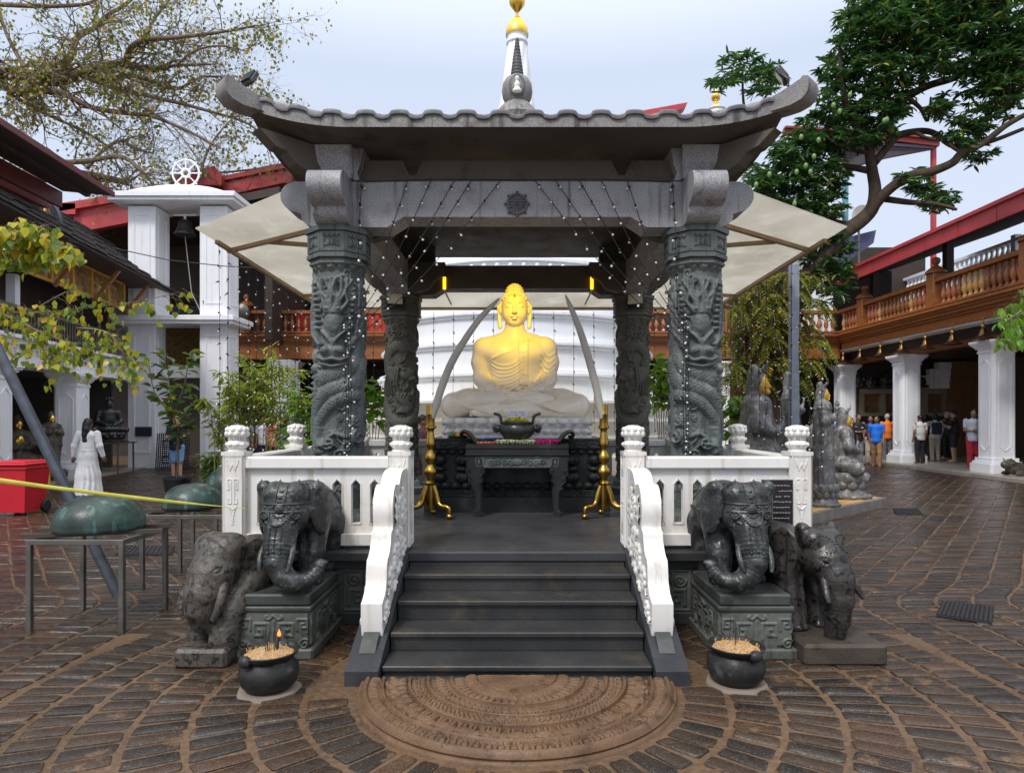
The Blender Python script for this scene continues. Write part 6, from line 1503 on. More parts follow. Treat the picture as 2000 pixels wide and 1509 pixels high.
b.build('writing',plain('blue_ink',(.03,.03,.12),.6),e,None,False)
# loose flowers laid on the table and altar: each one its own small object
def flower_mesh(nm,mat,mat2,r_,layers=2,n=7):
    b=MB()
    for q in range(layers): blossom(b,(0,0,.002+.008*q),r_*(1-.25*q),n,0,.55+.5*q)
    b.ball((0,0,.014),r_*.22,6,1); return b.mesh(nm,[mat,mat2],None)
pet=lambda n,c: plain(n,c,.55,0,.15,40)
cy=pet('flower_centre',(.6,.45,.05))
FLW=pet('white_petals',(.70,.72,.55)); FLG=pet('cream_petals',(.62,.68,.36)); FLM=pet('magenta_petals',(.62,.03,.22)); FLO=pet('orange_petals',(.75,.25,.10)); FLB=pet('blue_petals',(.07,.17,.50))
lot=lambda nm,mat: (lambda b:(blossom(b,(0,0,0),.030,8,0,1.3),blossom(b,(0,0,.004),.022,6,0,1.9),b.ball((0,0,.012),.011,6,0),b.mesh(nm,[mat],None))[-1])(MB())
kinds={'white':lot('lotus_bud',FLW),'cream':lot('lotus_bud',FLG),'magenta':lot('lotus_bud',FLM),'orange':flower_mesh('flower',FLO,cy,.017),'blue':flower_mesh('flower',FLB,cy,.019)}
rr=random.Random(12)
def put(kind,x,y,z,lab,grp,s=1.0):
    o=link('lotus_bud' if kind in('white','cream','magenta') else 'flower',kinds[kind]); o.location=(x,y,z); o.rotation_euler=(rr.uniform(-.5,.2),rr.uniform(-.4,.4),rr.uniform(0,6)); o.scale=(s,)*3
    tag(o,lab,'flower',grp)
for i in range(14):
    for j in range(3): put('cream' if (i+j)%3 else 'white',-.20+i*.028+rr.uniform(-.008,.008),6.96+j*.04,1.34,'pale lotus bud in the row laid along the front of the offering table','pale lotus buds on the offering table',rr.uniform(.85,1.1))
for i in range(8):
    for j in range(2): put('magenta',.20+i*.030+rr.uniform(-.008,.008),6.97+j*.05,1.34,'magenta lotus bud at the right end of the offering table','magenta lotus buds on the offering table',rr.uniform(.9,1.2))
for i in range(2): put('magenta',.03+i*.035,7.02,1.345,'magenta lotus bud among the pale ones','single magenta buds')
for i in range(17):
    for j in range(2): put('orange',-.41+i*.0135,6.965+j*.03,1.338,'small orange flower in the neat row at the left of the table','orange flowers on the table')
for i in range(14):
    for j in range(2): put('blue',-.37+i*.021+rr.uniform(-.005,.005),7.20+j*.04,1.37,'blue flower on the dark tray behind the orange row','blue flowers on the tray',1.1)
tag(MB().b2((-.40,7.16,1.336),(-.06,7.30,1.366),.01).build('offering_tray',M['black']),'black tray of blue flowers on the offering table','tray')
b=MB(); b.lathe([(.0,0),(.10,0),(.13,.025),(.12,.02),(.0,.012)],20); o=b.build('offering_plate',plain('silver_plate',(.5,.5,.5),.3,.8),None,50); o.location=(-.66,7.50,1.384); tag(o,'shallow metal plate of fruit on the left of the altar','plate')
for i,(c,k) in enumerate((((.08,.25,.04),0),((.55,.12,.08),1),((.65,.35,.05),2),((.06,.2,.03),0),((.6,.15,.1),1))):
    o=MB().ball((0,0,0),(.034,.034,.03),10).build('fruit',plain('fruit_%d'%i,c,.4),None,180); o.location=(-.74+.042*i,7.48+.03*(i%2),1.425); tag(o,'%s fruit heaped on the metal plate'%(('green','red','orange')[k]),'fruit','fruit on the plate')
# ================================================================= elephant-tusk posts in brass stands
def tusk_stand(sg):
    x=sg*.895
    e=thing('brass_stand','turned brass tripod stand holding the %s ivory tusk'%('left' if sg<0 else 'right'),'stand',(x,6.88,FZ),0,'brass tusk stands')
    b=MB(); b.lathe([(.02,.075),(.045,.085),(.052,.13),(.052,.335),(.045,.34),(.055,.345),(.06,.36),(.05,.375),(.036,.385),(.040,.42),(.072,.455),(.076,.475),(.070,.50),(.040,.535),(.036,.56),(.062,.595),(.068,.62),(.060,.65),(.036,.685),(.033,.715),(.048,.735),(.056,.76),(.050,.79),(.043,.83),(.035,.875),(.033,.90),(.045,.92),(.058,.925),(.058,.945),(.045,.955),(.043,1.06),(.046,1.065),(.046,1.07),(.043,1.075),(.043,1.165),(.036,1.165),(.034,1.12),(.001,1.12)],28); b.build('stem',M['brass'],e,50,False)
    for k in range(3):
        a=PI/2+2*PI*k/3; b=MB(); d=(cos(a),sin(a))
        p=spl([(.04,.33),(.075,.24),(.10,.16),(.15,.125),(.215,.12),(.235,.10),(.238,.05)],5)
        b.tube([(d[0]*q[0],d[1]*q[0],q[1]) for q in p],list(np.interp(np.linspace(0,1,len(p)),[0,.4,.7,1],[.030,.034,.027,.022])),10); b.ball((d[0]*.24,d[1]*.24,.030),(.036,.036,.030),12); b.build('leg',M['brass'],e,50,False)
    Y=6.88
    px=[(843,812),(852,790),(862,758),(880,712),(905,668),(935,625),(960,598),(976,582)] if sg<0 else [(1177,812),(1171,790),(1165,758),(1151,705),(1136,655),(1122,618),(1113,596),(1104,576)]
    p=spl([P(a,bb,Y) for a,bb in px],6)
    p[0]=Vector((x,Y,p[0][2]-.04)); n=len(p)
    b=MB(); b.tube(p,list(np.interp(np.linspace(0,1,n),[0,.5,.85,1],[.041,.039,.026,.006])),16)
    ob=b.build('tusk',M['tusk'],None,80); tag(ob,'tall curved ivory tusk leaning inward from the %s brass stand'%('left' if sg<0 else 'right'),'tusk','pair of tusks')
tusk_stand(-1); tusk_stand(1)
# ================================================================= floodlights
def flood(name,label,loc,rx,rz,s,face):
    e=thing(name,label,'floodlight',loc,0); e.rotation_euler=(rx,0,rz); e.scale=(s,s,s)
    b=MB(); b.b2((-.10,-.02,-.08),(.10,.035,.08),.012)
    for k in range(7): b.b2((-.09+.027*k,.035,-.07),(-.08+.027*k,.06,.07))
    b.build('housing',M['black'],e,None,False)
    b=MB(); b.b2((-.085,-.0225,-.066),(.085,-.0205,.066)); b.build('lens',face,e,None,False)
    b=MB(); b.tube([(-.105,.0,0),(-.12,.02,-.11),(.12,.02,-.11),(.105,0,0)],.008,6); b.build('bracket',M['black'],e,None,False); return e
lens=plain('dusty_lens',(.62,.56,.42),.25)
flood('floodlight','floodlight with dusty cream lens on the rear left dragon column',(-1.63,8.87,3.19),-.35,.30,1.15,lens)
flood('floodlight','floodlight with dusty cream lens on the rear right dragon column',(1.58,8.87,3.19),-.35,-.35,1.15,lens)
flood('floodlight','small black floodlight sitting on the left curled roof tip',(-2.20,5.50,4.40),.5,PI*.8,.72,lens)
flood('floodlight','small black floodlight sitting on the right curled roof tip',(2.18,5.50,4.42),.6,-PI*.65,.72,lens)
flood('floodlight','floodlight behind the front beam throwing yellow light on the figure',(0,6.30,3.62),.75,PI,1.0,emit('yellow_lens',(1,.62,.03),3.0))
lt=bpy.data.lights.new('yellow_lamp','SPOT'); lo=bpy.data.objects.new('yellow_lamp',lt); C.objects.link(lo); lo.location=(0,6.36,3.56); lt.energy=150; lt.color=(1,.70,.03); lt.spot_size=R(41); lt.spot_blend=.6; lt.shadow_soft_size=.10
lo.rotation_euler=(Vector((0,6.36,3.56))-Vector((-.03,7.86,2.82))).to_track_quat('Z','Y').to_euler()
for sg,px in((-1,868),(1,1156)):
    c=P(px,553,9.03); e=thing('strip_lamp','thin glowing yellow strip lamp on the rear beam, %s one'%('left' if sg<0 else 'right'),'lamp',c,0,'strip lamps on the rear beam')
    MB().b2((-.022,-.012,-.085),(.022,.012,.085),.006).build('tube',emit('yellow_tube',(1,.58,.02),1.3) if sg<0 else bpy.data.materials['yellow_tube'],e,None,False)
    b=MB(); b.tube([(0,0,-.09),(sg*-.03,-.02,-.16),(sg*-.0-sg*.10,-.04,-.30)],.011,6); b.build('arm',M['dirtywhite'],e,None,False)
# ================================================================= incense pots
t=NT('ash'); col=t.ramp(t.noise(60,5),[(.3,(.20,.12,.06)),(.55,(.42,.27,.14)),(.75,(.60,.42,.25))]); M['ash']=t.set(Base_Color=col,Roughness=.95,Normal=t.bump(t.noise(90,5),1,.01))
def incense_pot(label,loc,seed,flame):
    e=thing('incense_pot',label,'incense pot',loc,seed,None); rr=random.Random(seed)
    b=MB(); b.lathe([(.10,.02),(.12,.015),(.155,.05),(.172,.10),(.168,.145),(.145,.175),(.135,.188),(.145,.20),(.168,.225),(.172,.235),(.162,.238),(.140,.22),(.13,.205),(.001,.20)],36); b.build('pot',stone('sooty_stone',(.010,.010,.010),(.026,.026,.026),(.07,.072,.068),6,(.3,.6),.1,None,.3,spec=.3,c3amt=(.58,.7)) if flame else bpy.data.materials['sooty_stone'],e,50,False)
    for s in(-1,1): MB().ball((s*.162,0,.215),(.035,.045,.035),10).build('lug',bpy.data.materials['sooty_stone'],e,50,False)
    A=[]
    for i in range(25):
        row=[]
        for j in range(8): q=.148*j/7+.001; a=2*PI*i/24; row.append((q*cos(a),q*sin(a),.212+.030*(1-(q/.15)**2)+rr.uniform(-.006,.006)*(i<24)))
        A.append(row)
    A[24]=A[0]; MB().grid(A).build('ash_bed',M['ash'],e,60,False)
    b=MB()
    for i in range(110):
        a=rr.uniform(0,6.28);q=.135*math.sqrt(rr.random()); h=rr.uniform(.008,.032); tx,ty=rr.gauss(0,.3),rr.gauss(0,.3); c=(q*cos(a),q*sin(a),.215+.02*(1-q/.15)); b.bar(c,(c[0]+tx*h,c[1]+ty*h,c[2]+h),.0022,.0022)
    tag(b.build('stick_stubs',plain('yellow_stick',(.62,.36,.08),.8,0,.3,60),e,None,False),None,None,kind='stuff')
    for i in range(9 if flame else 5):
        x,y=rr.uniform(-.05,.05),rr.uniform(-.05,.03); h=rr.uniform(.10,.19); MB().tube([(x,y,.22),(x+rr.uniform(-.015,.015),y,.22+h)],.0017,5).build('incense_stick',M['rubber'],e,None,False)
    if flame:
        MB().tube([(.03,-.03,.215),(.035,-.03,.26),(.045,-.03,.315)],[.012,.010,.006],6).build('burning_bundle',M['rubber'],e,None,False)
        MB().lathe([(0,0),(.009,.009),(.011,.019),(.007,.031),(.003,.041),(0,.050)],10,(.048,-.03,.305)).build('flame',emit('flame',(1,.13,.015),3),e,60,False)
    b=MB(); b.lathe([(.18,0),(.175,.016),(.12,.018),(.001,.018)],28); V=b.v[0]; V[:,0]*=1+.06*np.sin(V[:,1]*40); b.build('mortar_ring',plain('pale_mortar',(.20,.16,.13),.8) if flame else bpy.data.materials['pale_mortar'],e,50,False)
    return e
incense_pot('round black incense pot with a burning flame, left of the moonstone',(-1.465,3.93,0),1,True)
incense_pot('round black incense pot full of yellow stubs, right of the moonstone',(1.325,4.03,0),2,False)
# ================================================================= verdigris bowls on steel tables
def steel_table(label,x0,x1,y0,y1,h,rz=0):
    e=thing('steel_table',label,'table',((x0+x1)/2,y0,0)); w=.038
    for x in(x0,x1):
        for y in(y0,y1): MB().b2((x-w/2,y-w/2,0),(x+w/2,y+w/2,h-w),.003).build('leg',M['steel'],e)
    b=MB()
    for y in(y0,y1): b.b2((x0-w/2,y-w/2,h-w),(x1+w/2,y+w/2,h),.003)
    for x in(x0,x1): b.b2((x-w/2+.001,y0+w/2,h-w+.001),(x+w/2-.001,y1-w/2,h-.001))
    b.build('top_frame',M['steel'],e); return e
steel_table('square-legged steel frame table carrying the nearest verdigris bowl',-3.64,-2.95,4.97,5.58,.70)
steel_table('steel frame table behind, carrying the second verdigris bowl',-3.52,-2.72,6.25,6.95,.70)
def dome_bowl(label,loc,r_,h,seed):
    e=thing('upturned_bowl',label,'bowl',loc,seed,'verdigris bowls upturned on tables')
    pr=[(r_*.97,0),(r_,.012),(r_*.985,.03)]+[(r_*cos(a)**.75,.03+(h-.03)*sin(a)) for a in np.linspace(.12,PI/2*.985,12)]+[(0,h)]
    MB().lathe(pr,40).build('bowl',M['verd'],e,60,False)
    for s in(-1,1):
        b=MB(); b.bar((-.47*r_/.32,s*.14,-.016),(.47*r_/.32,s*.14,-.016),.04,.03); b.build('angle_iron',plain('rusty_steel',(.09,.07,.055),.5,.5) if 'rusty_steel' not in bpy.data.materials else bpy.data.materials['rusty_steel'],e,None,False)
dome_bowl('green verdigris bronze bowl upturned on the nearest steel table',(-3.31,5.28,.733),.325,.265,.28)
dome_bowl('green verdigris bronze bowl upturned on the second steel table',(-3.20,6.58,.733),.285,.23,.1)
dome_bowl('dark verdigris bowl half hidden behind the left marble post',(-3.42,8.0,.733),.31,.30,.2)
steel_table('steel frame table mostly hidden behind the left marble post',-3.75,-3.05,7.7,8.3,.70)
# leaning pole, tape, bin, mats
tag(MB().tube([(-3.59,6.0,.0),(-4.66,6.02,2.15),(-5.3,6.03,3.44)],.046,14).build('leaning_pole',M['pole'],None,60),'grey steel pole leaning across behind the verdigris bowl','pole')
b=MB(); A=[]
pa,pb=Vector(P(-60,930,2.9)),Vector((-2.10,5.17,.905))
for i in range(41):
    t_=i/40; c=pa.lerp(pb,t_); c.z-=.05*4*t_*(1-t_)*.25; tw=.35+1.05*t_+.25*sin(t_*9); w_=.013
    A.append([(c.x,c.y+w_*sin(tw)*.6,c.z+w_*cos(tw)),(c.x+.003,c.y+.003-w_*sin(tw)*.6,c.z-w_*cos(tw))])
b.grid(A); ob=b.build('barrier_tape',plain('yellow_tape',(.78,.72,.12),.4),None,40); so_=ob.modifiers.new('thick','SOLIDIFY'); so_.thickness=.0015; tag(ob,'yellow barrier tape stretched from the left to the elephant pedestal','tape')
e=thing('wheeled_bin','bright red wheeled bin with lid at the left edge','bin',(-8.33,11.2,0),.05)
b=MB(); b.add([(-.21,-.26,.06),(.21,-.26,.06),(.21,.22,.06),(-.21,.22,.06),(-.28,-.34,.80),(.28,-.34,.80),(.28,.30,.80),(-.28,.30,.80)],[(3,2,1,0),(4,5,6,7),(0,1,5,4),(1,2,6,5),(2,3,7,6),(3,0,4,7)]); b.box((0,-.02,.80),(.60,.68,.05),0,.01); b.build('body',M['redbin'],e,None,False)
b=MB(); b.box((0,-.03,.855),(.62,.72,.05),0,.02); b.box((0,-.03,.89),(.52,.60,.04),0,.02); b.build('lid',M['redbin'],e,None,False)
for s in(-1,1): b=MB(); b.lathe([(.04,-.03),(.10,-.03),(.11,-.015),(.11,.015),(.10,.03),(.04,.03)],18); b.xf(Matrix.Translation((s*.235,.24,.11))@Matrix.Rotation(PI/2,4,'Y')); b.build('wheel',M['rubber'],e,40,False)
b=MB(); b.tube([(-.22,.36,.84),(.22,.36,.84)],.018,8); b.build('handle',M['redbin'],e,None,False)
def mat_(label,pts):
    b=MB(); z=.022; c=np.mean(pts,0); 
    b.pz(pts,.012,z); 
    for t_ in np.linspace(.04,.96,12):
        for u in np.linspace(.05,.95,16):
            a=[pts[0][i]*(1-t_)+pts[1][i]*t_ for i in(0,1)];d_=[pts[3][i]*(1-t_)+pts[2][i]*t_ for i in(0,1)]; p=[a[i]*(1-u)+d_[i]*u for i in(0,1)]; b.box((p[0],p[1],z+.003),(.026,.022,.008))
    tag(b.build('rubber_mat',M['rubber']),label,'mat',None)
g2=lambda px,py:G(px,py,.02)[:2]
mat_('black rubber drain mat lying on the wet setts at the right',[g2(1829,1201),g2(1938,1216),g2(1941,1184),g2(1842,1173)])
mat_('small black mat on the far wet setts right of the robed figures',[g2(1750,1003),g2(1803,1004),g2(1793,993),g2(1743,992)])
mat_('black ribbed mat on the setts behind the nearest steel table',[g2(225,1081),g2(337,1082),g2(340,1066),g2(245,1066)])
# plaque on the right balustrade
e=thing('black_plaque','black stone plaque with engraved lines on the right balustrade behind the elephant','plaque',(2.03,5.17,.93))
MB().b2((-.13,-.012,-.20),(.11,.012,.20),.004).build('plate',plain('polished_black',(.012,.012,.014),.2),e,None,False)
b=MB(); rr=random.Random(3)
for r_ in range(8):
    x=-.11
    while x<.08:
        w_=rr.uniform(.008,.024); 
        if rr.random()<.85: b.bar((x,-.0135,.155-r_*.042),(x+w_,-.0135,.155-r_*.042+rr.uniform(-.003,.003)),.006,.002,up=(0,1,0))
        x+=w_+.006
b.build('lettering',plain('grey_letters',(.30,.30,.31),.5),e,None,False)
# fretwork panel and little sign by the tower
e=thing('fretwork_panel','black lattice fretwork panel leaning against the tower foot','panel',(-10.85,20.9,0),.05)
b=MB(); w_,h_=1.0,1.15
for x in np.linspace(-w_/2,w_/2,17): b.b2((x-.012,0,.03),(x+.012,.02,h_))
for z in np.linspace(.03,h_,17): b.b2((-w_/2,.021,z-.012),(w_/2,.035,z+.012))
for x,z in((-.2,.3),(.2,.7),(.1,.35),(-.2,.8),(.3,.15)):
    b.b2((x-.12,-.02,z-.1),(x+.12,-.002,z-.06));b.b2((x-.12,-.02,z+.1),(x+.12,-.002,z+.14));b.b2((x-.12,-.02,z-.06),(x-.08,-.002,z+.1))
b.xf(Matrix.Rotation(-.12,4,'X')); b.build('lattice',M['black'],e,None,False)
tag(MB().b2((-12.25,21.33,1.05),(-11.72,21.375,1.35),.01).build('small_dark_sign',plain('sign_grey',(.03,.032,.036),.4)),'small dark sign board on the left tower pier','sign')
# resting cow statue beside the right pillar
q=SDF(); q.ell((0,0,.19),(.20,.34,.17),.05).ell((0,-.40,.30),(.10,.16,.11),.05).ell((0,-.24,.30),(.13,.15,.15),.05).ell((-.18,-.1,.07),(.07,.2,.06),.03).ell((.18,-.1,.07),(.07,.2,.06),.03)
for s in(-1,1): q.cap((s*.07,-.36,.40),(s*.11,-.36,.48),.022,.010,.01).ell((s*.13,-.32,.34),(.05,.03,.03),.02)
V,Fc=q.mesh(.016); ob=link('resting_cow_statue',mkmesh('resting_cow_statue',V,Fc,oldb,None,180)); ob.location=(13.05,17.4,.12); ob.rotation_euler=(0,0,-1.2); tag(ob,'small dark resting cow statue at the foot of the right pillar','statue')
# ================================================================= strings of little lamps
b=MB(); b.ball((0,0,-.035),(.0135,.0135,.0145),8,1); b.lathe([(.008,-.02),(.011,-.018),(.011,.010),(.006,.014)],8,m=0); BULB=b.mesh('bulb',[M['cable'],M['bulb']],60)
rr=random.Random(21)
def lamp_string(label,grp,pts,step,start=.1,jit=.012,s=1.0,rad=.0035):
    pts=[Vector(p) for p in pts]; base=pts[-1].copy(); base=pts[0].copy()
    e=thing('lamp_string',label,'string lights',tuple(base),0,grp)
    MB().tube([p-base for p in pts],rad,4).build('cable',M['cable'],e,None,False)
    acc=start; 
    for a,c in zip(pts[:-1],pts[1:]):
        L=(c-a).length; t_=acc
        while t_<L:
            o=link('bulb',BULB,e,False); p=a.lerp(c,t_/L)-base; o.location=(p.x+rr.uniform(-jit,jit),p.y+rr.uniform(-jit,0),p.z); o.rotation_euler=(rr.uniform(-1.0,1.0),rr.uniform(-1.1,1.1),0); o.scale=(s,s,s)
            t_+=step*rr.uniform(.9,1.1)
        acc=t_-L
for i,y in enumerate(np.arange(8.8,12.1,.235)):
    for X,lab,grp in((-3.95+.14*(y-8.75),'string of small clear lamps hanging from the left awning edge','lamp strings along the left awning edge'),(4.03-.143*(y-8.75),'string of small clear lamps hanging from the right awning edge','lamp strings along the right awning edge')):
        zb=.95+rr.uniform(-.1,.3); lamp_string(lab,grp,[(X,y,az(y)-.06),(X+rr.uniform(-.03,.03),y+rr.uniform(-.03,.03),(3.94+zb)/2),(X+rr.uniform(-.04,.04),y,zb)],.20,rr.uniform(.05,.2))
for x in np.arange(-3.3,3.5,.36): lamp_string('string of small clear lamps hanging from the rear awning edge before the dagoba','lamp strings along the rear awning edge',[(x,11.97,3.54),(x+rr.uniform(-.02,.02),11.97,1.35)],.22,rr.uniform(.05,.2))
top=[(-.96,1),(-.755,2),(-.55,3),(-.40,4),(-.145,5),(.155,5),(.335,4),(.545,3),(.74,2),(.965,1)]
for x,k in top:
    s=-1 if x<0 else 1; zt=3.69; a=(x,5.835,zt); c=(s*1.40,5.72,2.52-.05*k); m_=[a[i]*.5+c[i]*.5 for i in range(3)]; m_[2]-=.10; m_[1]-=.02
    lamp_string('string of clear lamps slanting from the front beam toward the %s dragon column'%('left' if s<0 else 'right'),'slanting lamp strings on the front beam, %s half'%('left' if s<0 else 'right'),spl([a,m_,c],4),.17,.06,.006,.8)
for s in(-1,1):
    for xx in(1.36,): lamp_string('lamp string hanging straight down beside the %s dragon column head'%('left' if s<0 else 'right'),None,[(s*xx,5.825,3.68),(s*xx,5.73,3.26),(s*(xx+.02),5.71,2.4)],.16,.05,.004)
    for j in range(3): lamp_string('bundled lamp string hanging down the %s front dragon column'%('left' if s<0 else 'right'),'lamp bundle on the %s front column'%('left' if s<0 else 'right'),[(s*(1.435+.022*j),5.735,2.55-.06*j),(s*(1.425+.022*j),5.715,1.8),(s*(1.44+.02*j),5.70,.75)],.12,rr.uniform(.02,.08),.022,.7)
    b=MB(); b.tube([(s*1.35,5.84,3.68),(s*.7,5.835,3.70),(0,5.84,3.695)],.004,4); ob=b.build('lamp_cable',M['cable']); tag(ob,'thin black cable pinned along the top of the front beam, %s half'%('left' if s<0 else 'right'),'cable')
b=MB(); b.tube([P(210,482,15),P(330,508,16),P(440,520,17),P(520,524,18)],.012,5); tag(b.build('overhead_cable',M['cable']),'thin black cable sagging across the white tower','cable')
# ================================================================= foliage
def leafshape(w,tipcurl=-.12,fold=.10,kind='lance'):
    if kind=='lance': L=[(0,0,0),(.3,w*.5,fold*w),(.68,w*.42,fold*w+tipcurl*.3),(1,0,tipcurl),(.68,-w*.42,fold*w+tipcurl*.3),(.3,-w*.5,fold*w)]
    else: L=[(0,0,0),(.06,w*.42,fold*w),(.45,w*.5,fold*w+tipcurl*.3),(1.05,0,tipcurl),(.45,-w*.5,fold*w+tipcurl*.3),(.06,-w*.42,fold*w)]
    return np.array(L),np.array([(0,1,2,3),(0,3,4,5)])
def scatter(shape,pos,dirs,size,roll,name,mat,parent,world=True):
    """leaves: base points pos, pointing along dirs, rolled round their midrib"""
    LV,LF=shape; n=len(pos); d=dirs/np.linalg.norm(dirs,axis=1,keepdims=True)
    up=np.tile(np.array((0,0,1.)),(n,1)); s=np.cross(up,d); s/=np.linalg.norm(s,axis=1,keepdims=True)+1e-6; u=np.cross(d,s)
    c,sn=np.cos(roll)[:,None],np.sin(roll)[:,None]; s2=s*c+u*sn; u2=u*c-s*sn
    V=pos[:,None]+size[:,None,None]*(LV[None,:,0:1]*d[:,None]+LV[None,:,1:2]*s2[:,None]+LV[None,:,2:3]*u2[:,None])
    Fc=(LF[None]+len(LV)*np.arange(n)[:,None,None]).reshape(-1,4)
    return link(name,mkmesh(name,V.reshape(-1,3),Fc,mat,None,None),parent,world)
MANGO=leafmat('mango_leaf',[(0,(.011,.032,.013)),(.35,(.024,.064,.022)),(.7,(.046,.11,.034)),(.95,(.10,.21,.05)),(1,(.45,.36,.03))],.30,.26,(.10,.30,.04))
BODHI=leafmat('bodhi_leaf',[(0,(.045,.075,.025)),(.35,(.09,.13,.03)),(.62,(.22,.22,.03)),(.85,(.42,.33,.03)),(1,(.46,.24,.03))],.4,.45)
BODHN=leafmat('bodhi_leaf_near',[(0,(.07,.15,.04)),(.3,(.17,.27,.05)),(.55,(.36,.40,.04)),(.85,(.62,.55,.03)),(1,(.55,.30,.03))],.38,.45)
FERN=leafmat('fern_leaf',[(0,(.03,.08,.015)),(.35,(.09,.18,.025)),(.6,(.22,.27,.03)),(.78,(.42,.32,.03)),(.9,(.30,.15,.03)),(1,(.16,.08,.03))],.5,.4)
BAMB=leafmat('bamboo_leaf',[(0,(.06,.12,.02)),(.5,(.18,.26,.03)),(1,(.42,.40,.05))],.45,.4)
GREEN=leafmat('bright_leaf',[(0,(.05,.17,.02)),(.6,(.14,.34,.03)),(1,(.26,.42,.05))],.4,.45)
RUBB=leafmat('rubber_plant_leaf',[(0,(.02,.06,.015)),(.55,(.05,.12,.025)),(.9,(.14,.20,.03)),(1,(.38,.30,.04))],.3,.3)
def limb(b,pts,r0,r1,n=8,k=5):
    p=spl(pts,k); b.tube(p,list(np.interp(np.linspace(0,1,len(p)),[0,1],[r0,r1])),n); return p
# ---------------------------------------------------------------- mango tree on the right
rr=random.Random(31); Y=14.0
mt=thing('mango_tree','big dark green mango tree with twisting limbs above the right awning','tree',(5.3,13.6,0))
b=MB(); q=lambda px,py,y=Y:Vector(P(px,py,y))
limb(b,[(5.15,13.6,-.05),(5.2,13.6,1.6),(5.3,13.6,3.4),q(1590,530,13.7),q(1640,458,13.8)],.40,.165,12)
limb(b,[q(1638,460,13.8),q(1680,432),q(1704,405),q(1709,370),q(1703,330),q(1699,285),q(1716,250),q(1735,215),q(1730,150),q(1725,60)],.165,.04,12)
for px,r0,r1,dy in (([(1690,428),(1728,378),(1775,345),(1820,335),(1860,318),(1880,298),(1920,280),(1965,245),(2020,215)],.12,.05,-.5),([(1708,318),(1735,285),(1756,264),(1800,256),(1828,262),(1852,281),(1875,287),(1930,278),(1998,252)],.085,.04,.4),([(1724,388),(1775,395),(1822,398),(1868,409)],.07,.03,-.8),([(1716,250),(1740,230),(1765,195),(1812,168),(1870,150),(1950,108),(2020,80)],.11,.05,.6),([(1772,190),(1798,212),(1812,236),(1818,190)],.05,.02,.2),([(1790,260),(1815,272),(1830,275)],.04,.02,-.3),([(1800,175),(1805,90),(1800,20),(1805,-60)],.07,.03,.8),([(1700,290),(1665,235),(1645,170),(1640,90)],.09,.03,-.3),([(1706,335),(1640,325),(1570,335),(1510,330)],.08,.025,.5),([(1700,300),(1640,285),(1590,250)],.05,.02,-.6),([(1670,440),(1625,430),(1600,405)],.07,.03,.5),([(1905,150),(1900,60),(1920,-30)],.06,.02,.4),([(1560,335),(1490,255),(1455,215),(1450,130)],.06,.02,1.2),([(1462,230),(1495,190),(1515,150)],.04,.012,1.2),([(1850,280),(1880,300),(1915,310)],.04,.02,-.2)):
    n=len(px); limb(b,[q(a,c,Y+dy*min(1,i/2)) for i,(a,c) in enumerate(px)],r0,r1,8)
b.build('trunk',M['barkd'],mt,60)
blobs=[(1450,125,44,32),(1485,160,45,30),(1415,160,32,24),(1510,148,26,30),(1655,60,32,42),(1720,50,80,60),(1800,40,90,65),(1880,30,90,65),(1965,40,70,80),(1640,130,42,45),(1700,130,80,60),(1780,120,80,50),(1860,105,80,55),(1965,110,60,50),(1630,200,45,45),(1700,205,70,50),(1750,190,40,40),(1600,255,50,36),(1660,262,60,34),(1720,245,45,30),(1555,300,52,42),(1540,355,58,48),(1600,330,60,52),(1600,395,55,42),(1505,375,36,40),(1480,345,22,30),(1560,410,50,30),(1905,150,60,40),(1965,165,50,48),(1840,205,34,22),(1900,235,44,34),(1880,262,45,34),(1955,205,50,26),(1915,300,32,28),(1785,348,46,22),(1822,388,44,26),(1852,384,26,18),(1800,370,30,20),(1620,520,52,38),(1590,480,46,40),(1640,470,26,30),(1630,560,36,26),(1975,130,40,60),(1838,212,25,26),(1740,20,90,50),(1900,-20,120,50)]
pos=[];dr=[];sz=[]
def rosette(c,n,L,ax=None,droop=.35):
    ax=ax or (rr.gauss(0,.6),rr.gauss(0,.6),rr.uniform(-.1,.9))
    for i in range(n):
        a=2*PI*i/n+rr.uniform(-.3,.3); pos.append(c); dr.append((cos(a)+ax[0]*.7,sin(a)+ax[1]*.7,-droop+ax[2]*.6+rr.uniform(-.35,.45))); sz.append(L*rr.uniform(.75,1.2))
for (cx,cy,rx,ry) in blobs:
    for _ in range(int(rx*ry*PI/(100 if (cy>240 and cx<1670) else 140))):
        while 1:
            u,v,w_=rr.uniform(-1,1),rr.uniform(-1,1),rr.uniform(-1,1)
            if u*u+v*v+w_*w_<1: break
        y=Y+w_*.9+(1.2 if cx<1520 and cy<200 else 0); c=P(cx+u*rx,cy+v*ry,y); rosette(c,rr.randint(9,13),.20)
n=len(pos); scatter(leafshape(.24,-.16,.12),np.array(pos),np.array(dr),np.array(sz),RNG.normal(0,.5,n),'crown',MANGO,mt)
fm=MB().ball((0,0,-.06),(.042,.042,.062),10).mesh('fruit',[plain('green_mango',(.12,.22,.06),.4)],180)
for px,py in((1565,262),(1574,318),(1583,330),(1556,330),(1640,212),(1628,200),(1552,392),(1503,335),(1477,355),(1590,300),(1732,228),(1727,230),(1599,268),(1660,180)):
    o=link('fruit',fm,mt,False); c=Vector(P(px,py,13.0)); o.location=c-mt.location
